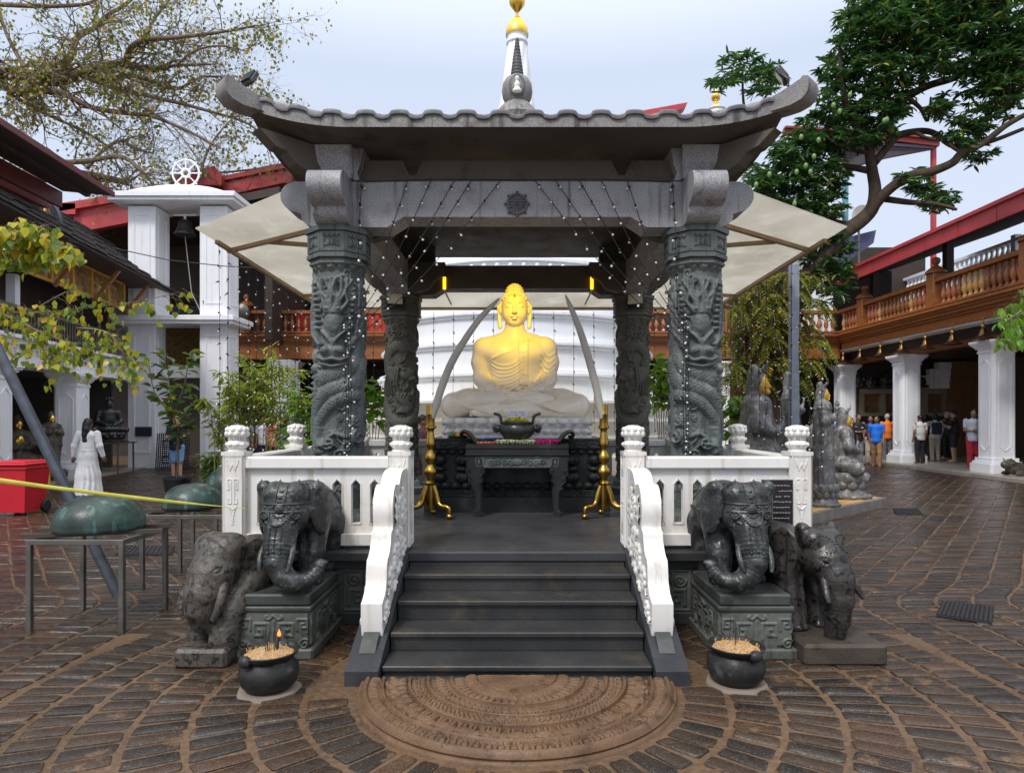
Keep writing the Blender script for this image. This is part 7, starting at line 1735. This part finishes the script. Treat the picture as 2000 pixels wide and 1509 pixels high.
# ---------------------------------------------------------------- ferns clothing the mango trunk
rr=random.Random(8)
FS=leafshape(.30,-.10,.05)
def fern(c,nf,L,lab,az0,az1):
    e=thing('fern',lab,'fern',c,0,'ferns growing on the mango trunk'); pos=[];dr=[];sz=[]; st=MB()
    for i in range(nf):
        a=rr.uniform(az0,az1); l=L*rr.uniform(.7,1.15); el=rr.uniform(.1,.9); d=Vector((cos(a),sin(a),0)); pts=[]
        for k in range(9): t=k/8; pts.append(d*(l*t*(.9-.15*t))+Vector((0,0,l*(el*t-1.05*t*t))))
        st.tube(pts,[.006]*5+[.004]*4,3)
        sd=d.cross(Vector((0,0,1)))
        for k in range(13):
            t=.12+.88*k/12; f=t*8; i0=min(int(f),7); p=pts[i0].lerp(pts[i0+1],f-i0); tg=(pts[i0+1]-pts[i0]).normalized(); w_=l*.24*(1-t)**.6*(.5+t) 
            for s in(-1,1): v=sd*s+tg*.55+Vector((0,0,-.15)); pos.append(p);dr.append(v);sz.append(max(.05,w_+.04)*rr.uniform(.85,1.1))
    scatter(FS,np.array([tuple(p) for p in pos]),np.array([tuple(v) for v in dr]),np.array(sz),RNG.normal(0,.25,len(pos)),'fronds',FERN,e,False); st.build('stalks',plain('fern_stalk',(.14,.10,.03),.6) if 'fern_stalk' not in bpy.data.materials else bpy.data.materials['fern_stalk'],e,None,False)
for i in range(34):
    px=1432+(i%5)*36+rr.uniform(-10,10); py=548+(i//5)*33+rr.uniform(-12,12); c=P(px,py,13.15+rr.uniform(-.25,.15)+abs(px-1505)/300)
    fern(c,rr.randint(8,11),.62,'yellowing green fern clinging to the trunk behind the right awning post',PI+.1,2*PI-.1)
b=MB(); 
for i in range(90):
    c=Vector(P(1430+rr.uniform(0,150),545+rr.uniform(0,210),13.2)); b.tube([c,c+Vector((rr.uniform(-.1,.1),-.08,-.15)),c+Vector((rr.uniform(-.15,.15),-.05,-.4))],[.012,.03,.004],4)
ob=b.build('dead_fronds',leafmat('dead_frond',[(0,(.10,.05,.025)),(.6,(.20,.11,.05)),(1,(.32,.19,.09))],.8,.2)); tag(ob,'mass of dry brown dead fern fronds on the trunk','foliage',None,'stuff')
b=MB(); b.lathe([(.62,0),(.58,.6),(.52,2.0),(.5,3.4),(.40,4.4),(.2,4.9)],14,(4.95,13.75,0)); V=b.v[0]; V+=.08*np.stack([vnoise(V,2.2,k) for k in(1,2,3)],-1); tag(b.build('fern_covered_stump',M['barkd'],None,60),'thick dark stump clothed in ferns beside the mango trunk','tree trunk')
# ---------------------------------------------------------------- bodhi tree on the left
rr=random.Random(17); BY=25.0
bt=thing('bodhi_tree','wide spreading thin-leaved tree with bare twisting grey limbs at upper left','tree',(-22.5,25,0))
tw=MB(); q=lambda px,py,y=BY:Vector(P(px,py,y))
limb(tw,[(-22.5,25,-.1),(-22.4,25,6),(-21.8,25,10),q(-120,190),q(-40,150)],.62,.36,12)
limb(tw,[(-21.8,25,10),q(-140,260),q(-60,330),q(60,345),q(150,335)],.4,.2,10)
LB=[([(-60,140),(0,143),(45,152),(95,158),(125,158),(156,144),(204,129),(246,122)],.24,.13,0),([(246,122),(256,94),(285,78),(360,72),(450,60),(500,50)],.13,.03,-1),([(100,130),(140,111),(150,75),(192,50),(210,30),(250,5),(280,-30)],.13,.05,1),([(246,128),(300,138),(345,128),(420,126)],.10,.03,.5),([(-40,160),(0,165),(35,178),(114,180),(180,210),(255,222),(300,228),(375,260),(430,290)],.16,.04,-.5),([(160,150),(210,156),(258,147),(300,162),(345,174),(390,152),(430,150)],.10,.03,1),([(168,152),(225,172),(300,190),(360,204),(435,225),(485,242),(530,280)],.10,.03,.3),([(105,318),(168,315),(234,306),(270,328),(292,352)],.10,.06,-1),([(140,338),(180,342),(250,357)],.15,.12,.6),([(15,182),(90,222),(141,246),(186,270),(230,300)],.08,.03,1),([(-20,8),(60,12),(120,12),(168,8),(195,-5)],.09,.05,-1),([(170,330),(205,290),(240,275),(262,290),(300,300)],.07,.03,0),([(200,128),(230,160),(262,200),(330,240),(380,300)],.06,.02,-.6),([(60,150),(35,110),(10,60),(0,20)],.10,.04,1),([(285,80),(300,40),(330,0),(340,-40)],.06,.03,1),([(345,128),(380,100),(430,90),(480,100)],.05,.02,-1),([(390,350),(400,310),(420,270),(455,230)],.06,.02,1.5),([(330,352),(360,340),(420,338),(500,330),(560,318)],.06,.03,1.5),([(110,330),(60,322),(20,300)],.08,.03,0),([(430,150),(490,190),(540,260),(570,300)],.04,.015,0)]
tips=[]
def twig(p,d,l,r,dep):
    n=4; pts=[p]; v=d.normalized()
    for i in range(n):
        v=(v+Vector((rr.gauss(0,.28),rr.gauss(0,.22),rr.gauss(-.02,.28)))).normalized(); pts.append(pts[-1]+v*l/n)
    tw.tube(pts,list(np.linspace(r,r*.35,len(pts))),4 if r>.02 else 3)
    if dep>0:
        for i in range(1,len(pts)):
            for _ in range(1 if rr.random()<.75 else 2):
                w_=(v+Vector((rr.gauss(0,.9),rr.gauss(0,.6),rr.gauss(.05,.9)))).normalized(); twig(pts[i],w_,l*rr.uniform(.45,.75),r*.5,dep-1)
    else:
        for i in range(1,len(pts)): tips.append(pts[i])
for px,r0,r1,dy in LB:
    p=limb(tw,[q(a,c,BY+dy*min(1,i/3)) for i,(a,c) in enumerate(px)],r0,r1,7)
    for i in range(3,len(p)):
        if rr.random()<.66:
            d=Vector(p[i])-Vector(p[i-1]); d=d.normalized()+Vector((rr.gauss(0,.7),rr.gauss(0,.6),rr.gauss(.15,.8))); twig(Vector(p[i]),d,rr.uniform(.9,2.2),max(.017,np.interp(i,[0,len(p)],[r0,r1])*.36),2)
tw.build('trunk',M['bark'],bt,60)
tips=np.array([tuple(t_) for t_ in tips]); pxs=tips[:,0]/tips[:,1]*F+CX; pys=HY-(tips[:,2]-EYE)/tips[:,1]*F
den=.30+.50*vnoise(tips,.42,5)+.35*vnoise(tips,.9,6)+.30*np.clip((160-pxs)/160,0,1)+.12*(pys<90)
keep=np.concatenate([np.where(RNG.random(len(tips))<np.clip(den*f,0,1))[0] for f in(.5,.28,.12)])
ps=tips[keep]+RNG.normal(0,.13,(len(keep),3)); n=len(ps)
dd=np.stack([RNG.normal(0,.5,n),RNG.normal(0,.5,n),-np.abs(RNG.normal(.8,.4,n))],-1)
scatter(leafshape(.95,-.12,.06,'heart'),ps,dd,RNG.uniform(.085,.135,n),RNG.normal(0,1.0,n),'crown',BODHI,bt)
print('BODHI tips',len(tips),'leaves',n)
# ---------------------------------------------------------------- overhanging leafy boughs
def bough(name,label,paths,Y,r0,leafn,size,mat,seed,shape=('heart',.92),spread=.16,hang=.7,twl=.5):
    rr=random.Random(seed); e=thing(name,label,'branch',P(paths[0][0][0],paths[0][0][1],Y)); b=MB(); pos=[];dr=[]
    for path in paths:
        p=limb(b,[P(a,c,Y+.25*sin(i*1.7+a)) for i,(a,c) in enumerate(path)],r0,r0*.25,6,5)
        for i in range(2,len(p)):
            for _ in range(leafn):
                c=Vector(p[i]); v=Vector((rr.gauss(.25,.6),rr.gauss(0,.5),rr.gauss(-hang*.3,.5))).normalized(); l=twl*rr.uniform(.3,1.1); m_=c+v*l*.5+Vector((0,0,.03)); t_=c+v*l+Vector((0,0,-.05))
                b.tube([c,m_,t_],[r0*.22,r0*.14,r0*.08],3)
                for s in range(rr.randint(2,4)):
                    w_=c.lerp(t_,rr.uniform(.35,1)); pos.append(tuple(w_+Vector((rr.gauss(0,.03),rr.gauss(0,.03),-.02)))); dr.append((rr.gauss(0,.45),rr.gauss(-.2,.45),-hang-abs(rr.gauss(0,.3))))
    b.build('branch',M['bark'],e,60); n=len(pos); rs=np.random.default_rng(seed)
    scatter(leafshape(shape[1],-.14,.08,shape[0]),np.array(pos),np.array(dr),rs.uniform(.75,1.25,n)*size,rs.normal(0,.9,n),'leaves',mat,e); return e
bough('leafy_bough','yellow-green heart-leaved bough hanging across the left hall front',[[(-60,560),(10,600),(50,640),(100,690),(130,720)],[(-40,590),(60,640),(120,665),(190,670),(240,640)],[(20,610),(90,610),(180,600),(260,590),(345,572)],[(60,640),(110,660),(160,690),(215,700),(265,705)],[(-40,640),(0,670),(30,700)],[(150,640),(210,650),(240,690),(250,715)],[(40,620),(110,580),(150,560)]],9.2,.016,2,.086,BODHN,4,twl=.36)
bough('leafy_bough','dense yellow leaf cluster on the upper bough over the gilt panels',[[(-60,500),(0,470),(50,455),(95,440)],[(-40,470),(10,445),(60,440)],[(-50,520),(0,500),(60,490),(85,480)],[(70,470),(110,490),(120,480)]],9.0,.016,5,.11,BODHN,6,twl=.26)
bough('leafy_bough','fresh green leafy bough hanging in at the right edge',[[(2060,560),(2010,600),(1975,620),(1955,640)],[(2060,600),(2005,610),(1970,600)],[(2050,540),(2005,560),(1990,590)]],8.0,.014,3,.11,GREEN,9,('lance',.5),twl=.3)
# ---------------------------------------------------------------- potted and ground plants
def pot(e,r_,h,loc=(0,0,0),mat=None): 
    b=MB(); b.lathe([(r_*.75,0),(r_,h-.05),(r_*1.08,h-.05),(r_*1.08,h),(r_*.95,h),(r_*.9,h-.06),(.001,h-.05)],24,loc); b.build('pot',mat or M['plasticpot'],e,40,False)
    MB().lathe([(r_*.9,h-.055),(.001,h-.03)],16,loc).build('soil',M['soil'],e,None,False)
def leafy(e,stems,leaf,size,mat,seed,per=3,shape=('lance',.42),el=.2,start=.25,mstem=None,r0=.02):
    rs=np.random.default_rng(seed); rr=random.Random(seed); b=MB(); pos=[];dr=[]
    for p in stems:
        p=spl(p,6); b.tube(p,list(np.linspace(r0,r0*.3,len(p))),6)
        for i in range(int(len(p)*start),len(p)):
            for k in range(per): 
                a=rr.uniform(0,6.28); t_=Vector(p[i])+Vector((cos(a)*.03,sin(a)*.03,rr.uniform(-.05,.05))); pos.append(tuple(t_)); dr.append((cos(a),sin(a),el+rr.gauss(0,.45)))
    b.build('stem',mstem or M['bark'],e,60,False); n=len(pos); scatter(leafshape(shape[1],-.15,.12,shape[0]),np.array(pos),np.array(dr),size*rs.uniform(.7,1.25,n),rs.normal(0,.4,n),'leaves',mat,e,False)
PY=13.6
e=thing('potted_tree','tall slim glossy-leaved sapling in a black pot before the white tower','potted plant',(-6.95,PY,0))
pot(e,.26,.42); z=lambda py:EYE-(py-HY)/F*PY; X=lambda px:(px-CX)/F*PY+6.95
leafy(e,[[(0,0,.4),(X(348),0,z(860)),(X(338),0,z(800)),(X(325),.1,z(740)),(X(322),.1,z(690))],[(X(340),0,z(800)),(X(352),.1,z(760)),(X(365),.05,z(715)),(X(372),0,z(690))],[(X(345),0,z(850)),(X(330),-.1,z(800)),(X(305),-.1,z(760)),(X(295),-.1,z(700))],[(X(346),0,z(860)),(X(365),-.1,z(810)),(X(385),0,z(780))],[(X(345),0,z(880)),(X(360),-.1,z(840)),(X(375),-.1,z(830))]],0,.27,RUBB,3,2,('lance',.46),.15,.3,None,.022)
e=thing('potted_plant','slender reddish-leaved plant beside the glossy sapling','potted plant',(-6.3,14.1,0)); pot(e,.24,.26)
leafy(e,[[(0,0,.25),(.02,0,1.0),(-.05,0,1.7),(.1,0,2.3)],[(.02,0,1.0),(.2,0,1.6),(.35,0,2.1)],[(0,0,.9),(-.15,0,1.4),(-.2,0,1.9)],[(.1,0,1.9),(.3,0,2.3),(.45,.0,2.6)]],0,.20,leafmat('reddish_leaf',[(0,(.05,.09,.02)),(.5,(.12,.14,.03)),(1,(.26,.14,.05))],.4,.35),5,2,('lance',.35),-.2,.3,None,.013)
e=thing('small_fern_plant','small feathery pale green plant low in front of the reddish plant','potted plant',(-6.15,13.4,0)); pot(e,.20,.22)
leafy(e,[[(0,0,.2),(.03*k,.0,.5),(.05*k,0,.85)] for k in(-2,-1,0,1,2)],0,.20,leafmat('pale_leaf',[(0,(.05,.11,.03)),(1,(.22,.30,.12))],.5,.4),6,7,('lance',.22),-.2,.1,None,.008)
rr=random.Random(41)
for i,(x,y,h) in enumerate(((-5.4,12.9,2.6),(-4.9,13.2,3.0),(-4.45,12.8,2.3),(-5.9,13.1,2.3),(-4.1,13.3,2.0))):
    e=thing('bamboo_clump','feathery yellow-green bamboo clump behind the left balustrade','bamboo',(x,y,0),0,'bamboo clumps behind the left balustrade')
    st=[]
    for k in range(6): a=rr.uniform(0,6.28); o=rr.uniform(.1,.5); st.append([(rr.uniform(-.1,.1),rr.uniform(-.1,.1),0),(cos(a)*o*.3,sin(a)*o*.3,h*.45),(cos(a)*o*.8,sin(a)*o*.8,h*.8),(cos(a)*o*1.5,sin(a)*o*1.5,h*rr.uniform(.85,1.05))])
    leafy(e,st,0,.21,BAMB,50+i,6,('lance',.16),-.35,.42,plain('bamboo_stem',(.22,.24,.05),.5) if 'bamboo_stem' not in bpy.data.materials else bpy.data.materials['bamboo_stem'],.010)
for i,(px,py,y,lab) in enumerate(((604,790,12.0,'bright green broad-leaved shrub left of the front dragon column'),(728,765,11.9,'bright green leaves between the two left dragon columns'),(1292,720,12.2,'bright green shrub between the two right dragon columns'),(598,870,11.8,'low light green plant behind the left balustrade'),(1440,800,11.5,'small palm-like plant by the fern stump'))):
    c=P(px,py,y); e=thing('green_shrub',lab,'shrub',(c[0],y,0)); h=c[2]+.25
    leafy(e,[[(0,0,0),(.05*k,.03*k,h*.6),(.14*k,.05*k,h*(.9+.08*(k%2)))] for k in(-2,-1,0,1,2)],0,.26,GREEN,70+i,3,('lance',.5),-.1,.6,None,.012)
# ================================================================= people
def person(label,loc,rz,h=1.7,top=None,bottom=None,hair='hair',skin='skin',topkind='tee',bot='trousers',arms=None,stride=.0,build=1.0,group=None,hairkind='short',shoes=None,extras=None,lean=0,headturn=0):
    s=h/1.72; e=thing('person',label,'person',loc,rz,group); e.scale=(s,s,s)
    ar={'L':[(.185,0,1.40),(.215,.02,1.12),(.215,-.05,.88)],'R':[(-.185,0,1.40),(-.215,.02,1.12),(-.215,-.05,.88)]}
    ar.update(arms or {}); B=build
    legs={}
    for k,sg in(('L',1),('R',-1)):
        f=stride*sg; legs[k]=[(sg*.088,0,.90),(sg*.092,-f*.5-.015,.49),(sg*.092,-f*.9+.02,.08)]
    hd=Matrix.Rotation(headturn,3,'Z'); H=lambda v:tuple(np.array((0,-.015+lean*.3,0))+np.array(hd@Vector(v)))
    q=SDF(); q.path([(0,0,.93),(0,.01,1.12),(0,.0,1.33)],[.125*B,.118*B,.120*B],.05).ell((0,.0,1.36),(.185*B,.095,.08),.05); q.ell((0,.0,.95),(.155*B,.115*B,.11),.05)
    q.cap((0,.01,1.40),H((0,.0,1.52)),.056,.050,.03).ell(H((0,.0,1.615)),(.075,.092,.108),.015).ell(H((0,-.035,1.56)),(.052,.055,.055),.02)
    q.cap(H((0,-.088,1.625)),H((0,-.108,1.592)),.010,.017,.01); q.ell(H((0,-.085,1.552)),(.026,.014,.009),.006)
    for sg in(-1,1): q.ell(H((sg*.075,.01,1.605)),(.012,.024,.034),.006); q.ell(H((sg*.030,-.083,1.632)),(.016,.010,.009),.005)
    for k,sg in(('L',1),('R',-1)):
        a=ar[k]; q.path(a,[.050*B,.040,.027],.02); q.ell(a[0],(.06*B,.06,.06),.03)
        el,wr=Vector(a[1]),Vector(a[2]); d=(wr-el).normalized(); sd=Vector((sg*.3,-1,0)).cross(d); sd=sd.normalized() if sd.length>.1 else Vector((1,0,0)); nn=d.cross(sd).normalized()
        pc=wr+d*.055; q.cap(tuple(wr+d*.015),tuple(pc),.026,.036,.015)
        for i in range(4):
            o=sd*((i-1.5)*.019); L=(.062,.075,.078,.07)[i]; b0=pc+o*.9+d*.02; m_=b0+d*L*.55+nn*.006; q.path([tuple(b0),tuple(m_),tuple(m_+d*L*.40+nn*.020)],[.0095,.0088,.0075],.005)
        b0=wr+d*.025-sd*.026; q.path([tuple(b0),tuple(b0+d*.03-sd*.026+nn*.01),tuple(b0+d*.058-sd*.030+nn*.02)],[.012,.0105,.0085],.006)
        l=legs[k]; q.path(l,[.088*B,.058,.042],.03); ft=l[2]; q.path([(ft[0],ft[1]+.02,.045),(ft[0]+sg*.008,ft[1]-.07,.04),(ft[0]+sg*.012,ft[1]-.15,.022)],[.044,.040,.030],.03)
    V,Fc=q.mesh(.0105,1); link('body',mkmesh('body',V,Fc,M[skin],None,180),e,False)
    # eyes
    b=MB()
    for sg in(-1,1): b.ball(H((sg*.030,-.0925,1.630)),(.009,.004,.005),6)
    b.build('eyes',M['hair'],e,None,False)
    def clothmesh(q,nm,mat,fold=.006,sc=16,seed=1):
        V,Fc=q.mesh(.0125,1); N=vnormals(V,Fc); V=V+N*(fold*vnoise(V*np.array((1,1,.55)),sc,seed)+fold*.6*vnoise(V,sc*2.2,seed+3))[:,None]; return link(nm,mkmesh(nm,V,Fc,mat,None,180),e,False)
    if topkind!='dress':
        q=SDF(); q.path([(0,0,.90),(0,.01,1.12),(0,0,1.33)],[.158*B,.150*B,.138*B],.06).ell((0,0,.90),(.165*B,.125*B,.06),.05).ell((0,0,1.36),(.182*B,.106,.082),.05).cap((0,.012,1.40),(0,.012,1.45),.075,.066,.03); q.box((0,0,.60),(.4,.4,.215),.01,.012,None,True)
        for k in 'LR':
            a=[np.array(v,float) for v in ar[k]]; n_=.62 if topkind!='long' else 1
            q.path([a[0],a[0]+(a[1]-a[0])*n_],[.066*B,.058 if n_<1 else .054],.03)
            if n_==1: q.path([a[1],a[1]+(a[2]-a[1])*.95],[.056,.042],.02)
        clothmesh(q,'shirt',top)
        q=SDF(); q.ell((0,0,.93),(.160*B,.122*B,.09),.04)
        for k in 'LR':
            l=[np.array(v,float) for v in legs[k]]
            if bot=='shorts': q.path([l[0],l[0]+(l[1]-l[0])*.88],[.105*B,.085*B],.03)
            else: q.path([l[0],l[1],l[2]+np.array((0,0,.0))],[.104*B,.078,.068],.03)
        clothmesh(q,'trousers' if bot!='shorts' else 'shorts',bottom,.008,14,4)
    else:
        q=SDF(); q.path([(0,.0,.10),(0,.0,.5),(0,.01,.92),(0,.01,1.10),(0,.0,1.33)],[.275,.225,.165*B,.132*B,.135*B],.05).ell((0,0,1.36),(.195*B,.108,.085),.05)
        q.ell((0,0,-.02),(.6,.6,.10),.01,sub=True)
        for k in 'LR':
            a=[np.array(v,float) for v in ar[k]]; q.path([a[0],a[1],a[1]+(a[2]-a[1])*.9],[.072,.064,.050],.03)
        V,Fc=q.mesh(.012,1); N=vnormals(V,Fc); an=np.arctan2(V[:,0],V[:,1]); low=np.clip((1.0-V[:,2])/.5,0,1)*(np.abs(V[:,0])<.3); V=V+N*(low*.012*np.sin(an*15+3*np.sin(V[:,2]*4))+.005*vnoise(V,17,2))[:,None]; link('dress',mkmesh('dress',V,Fc,top,None,180),e,False)
        b=MB(); b.tube([(.168*B*cos(a)*1.0,.01+.150*B*sin(a),1.03) for a in np.linspace(0,2*PI,25)],.008,6); 
        for sg in(-1,1): b.tube([(0,.165*B,1.03),(sg*.035,.185*B,1.045),(sg*.05,.18*B,1.02),(0,.165*B,1.03),(sg*.03,.185*B,.94)],.008,5)
        b.build('sash',top,e,60,False)
    # hair
    q=SDF(); q.ell(H((0,.018,1.645)),(.083,.094,.096),.01)
    if hairkind=='long': q.path([H((0,.07,1.62)),H((0,.105,1.50)),H((.01,.115,1.38)),H((.0,.12,1.25)),H((.01,.115,1.16))],[.075,.070,.062,.05,.03],.03)
    if hairkind=='bob': q.ell(H((0,.03,1.61)),(.098,.095,.13),.02)
    q.ell(H((0,-.105,1.585)),(.085,.075,.085),.015,sub=True)
    if hairkind=='short': q.ell(H((0,-.0,1.50)),(.2,.2,.075),.015,sub=True)
    V,Fc=q.mesh(.0095,1); N=vnormals(V,Fc); V=V+N*(.006*vnoise(V*np.array((1,1,.4)),60,3)+.004*vnoise(V,30,2))[:,None]; link('hair',mkmesh('hair',V,Fc,M[hair],None,180),e,False)
    if shoes:
        for k,sg in(('L',1),('R',-1)):
            ft=legs[k][2]; b=MB(); b.box((ft[0]+sg*.008,ft[1]-.065,.012),(.10,.27,.024),0,.01); q=SDF(); q.path([(ft[0],ft[1]+.02,.05),(ft[0]+sg*.008,ft[1]-.07,.045),(ft[0]+sg*.012,ft[1]-.15,.03)],[.052,.047,.036],.03); V,Fc=q.mesh(.012,1); link('shoe',mkmesh('shoe',V,Fc,shoes,None,180),e,False)
    if extras: extras(e)
    return e
c_=cloth
crossed={'L':[(.185,0,1.40),(.22,-.05,1.14),(.03,-.20,1.14)],'R':[(-.185,0,1.40),(-.22,-.05,1.14),(-.03,-.19,1.12)]}
hold={'L':[(.185,0,1.40),(.22,-.08,1.15),(.06,-.25,1.22)],'R':[(-.185,0,1.40),(-.22,-.08,1.15),(-.06,-.25,1.22)]}
phone={'L':[(.185,0,1.40),(.24,-.12,1.22),(.09,-.27,1.36)],'R':[(-.185,0,1.40),(-.22,-.02,1.12),(-.2,-.1,.9)]}
pleat=plain('white_cotton',(.80,.80,.82),.8,0,.04,8,.15)
# woman in white walking away
g=G(172,972); person('woman in a long white dress with long black ponytail walking away past the red bin',g,PI+.12,1.60,pleat,None,'hair','skin','dress',None,{'L':[(.185,0,1.40),(.27,.02,1.14),(.315,-.03,.90)],'R':[(-.185,0,1.40),(-.25,.03,1.13),(-.285,-.05,.90)]},.14,1.06,None,'long')
def cam_(e): MB().box((0,-.30,1.26),(.13,.07,.085),0,.012).build('camera',M['black'],e,None,False)
def hatx(e):
    pass
g=G(345,938); person('blond person in navy top and denim shorts holding a camera behind the potted sapling',g,.15,1.66,c_('navy_top',(.012,.014,.03)),c_('denim',(.16,.30,.50)),'hairb','skinl','tee','shorts',hold,.02,1.12,None,'bob',None,cam_)
BK=c_('black_cloth',(.012,.012,.014)); GY=c_('grey_cloth',(.20,.20,.21)); BG=c_('beige_cloth',(.42,.37,.30)); TN=c_('tan_cloth',(.30,.17,.08)); DK=c_('dark_cloth',(.03,.032,.04)); WT=c_('white_cloth',(.72,.72,.72))
g=G(1712,911); person('man in bright blue polo shirt and tan trousers walking on the wet paving',g,-.5,1.68,c_('blue_polo',(.01,.16,.72)),TN,arms={'R':[(-.185,0,1.40),(-.23,.06,1.14),(-.22,.06,.90)],'L':[(.185,0,1.40),(.22,-.02,1.13),(.21,-.14,.92)]},stride=.18,build=1.08,headturn=-.3)
def lp_(px,Y): return ((px-CX)/F*Y,Y,.12)
person('grey-haired man in orange shirt and patterned trousers seen from behind',lp_(1733,24.2)[:2]+(.05,),PI-.2,1.72,c_('orange_shirt',(.78,.18,.015)),c_('patterned_trousers',(.12,.12,.14)),'hairg','skinl',arms=crossed)
person('man in grey T-shirt and red trousers with folded arms by the right pillar',lp_(1902,19.3),-1.35+PI/6+.4,1.74,c_('grey_tee',(.44,.47,.55)),c_('red_trousers',(.36,.02,.035)),arms=crossed,build=1.12,headturn=-.6)
person('person in white T-shirt and black trousers half hidden by the man in red trousers',lp_(1930,20.2),-2.0,1.68,WT,BK,arms=hold,skin='skinl')
def pack(e):
    q=SDF(); q.box((0,.19,1.20),(.11,.05,.17),.04); V,Fc=q.mesh(.014); link('backpack',mkmesh('backpack',V,Fc,c_('navy_pack',(.015,.022,.05)),None,180),e,False)
    for s in(-1,1): MB().tube([(s*.09,.16,1.38),(s*.10,.02,1.475),(s*.12,-.12,1.38),(s*.13,-.12,1.15),(s*.10,.1,1.05)],.014,6).build('strap',bpy.data.materials['navy_pack'],e,60,False)
person('person in cream shirt and beige trousers with a navy backpack seen from behind',lp_(1826,23.3),PI-.25,1.66,c_('cream_shirt',(.60,.57,.52)),BG,'hair','skinl','long',arms=phone,hairkind='bob',extras=pack)
person('man in black T-shirt and knee-length dark shorts beside the backpack wearer',lp_(1863,23.0),-2.4,1.76,BK,DK,bot='shorts',skin='skinl',arms=hold)
person('person in dark long clothes left of the backpack wearer',lp_(1808,23.8),PI,1.62,c_('charcoal_cloth',(.05,.05,.055)),c_('charcoal_trousers',(.045,.045,.05)),topkind='long',hairkind='bob')
person('bald man in dark clothes deep in the right hall',lp_(1850,24.8),PI+.3,1.74,DK,BK,'hairg','skinl')
person('person in white top partly hidden by the middle white pillar',lp_(1797,22.2),PI,1.60,c_('offwhite',(.55,.54,.52)),BK)
def badge(e): MB().box((.05,-.155,1.27),(.06,.01,.04)).build('badge',WT,e,None,False)
person('man in black polo with white badge behind the seated bronze figure',lp_(1676,22.8)[:2]+(.02,),.1,1.74,BK,GY,arms=crossed,extras=badge)
person('shorter man in black shirt beside the seated bronze figure',lp_(1663,21.6)[:2]+(.02,),.3,1.60,BK,BK,extras=badge)
person('man in dark shirt and beige trousers behind the man in blue',lp_(1700,23.6)[:2]+(.02,),-.4,1.68,DK,BG)
person('person in grey shirt and black trousers half hidden by the standing bronze figure',lp_(1590,17.5)[:2]+(0,),2.4,1.70,c_('mauve_grey',(.36,.33,.34)),BK,skin='skinl')
person('person in slate blue shirt behind the infant-holding bronze figure',lp_(1637,20.5)[:2]+(0,),2.6,1.72,c_('slate_shirt',(.10,.10,.20)),DK,'hairg','skinl')
for px,y,lab,tc,rz in((478,19.5,'person in pale blue shirt and black cap beyond the bamboo',(.25,.33,.50),.4),(536,19.0,'person in red and white top beyond the bamboo',(.55,.10,.16),-.3),(556,18.5,'person in bright blue shirt beyond the bamboo by the corner post',(.05,.15,.45),2.6),(600,17.2,'red-faced person in dark shirt behind the front left dragon column',(.06,.04,.04),-.8),(515,20.2,'person in white top beyond the bamboo',(.6,.6,.62),.1)):
    person(lab,((px-CX)/F*y,y,0),rz,1.66,c_('top_%d'%px,tc),DK,skin='skin' if px!=600 else 'skinl')
person('person in maroon patterned shirt behind the rear left dragon column',((826-CX)/F*11.4,11.4,0),PI/2,1.66,c_('maroon_print',(.13,.06,.075)),DK,topkind='long')
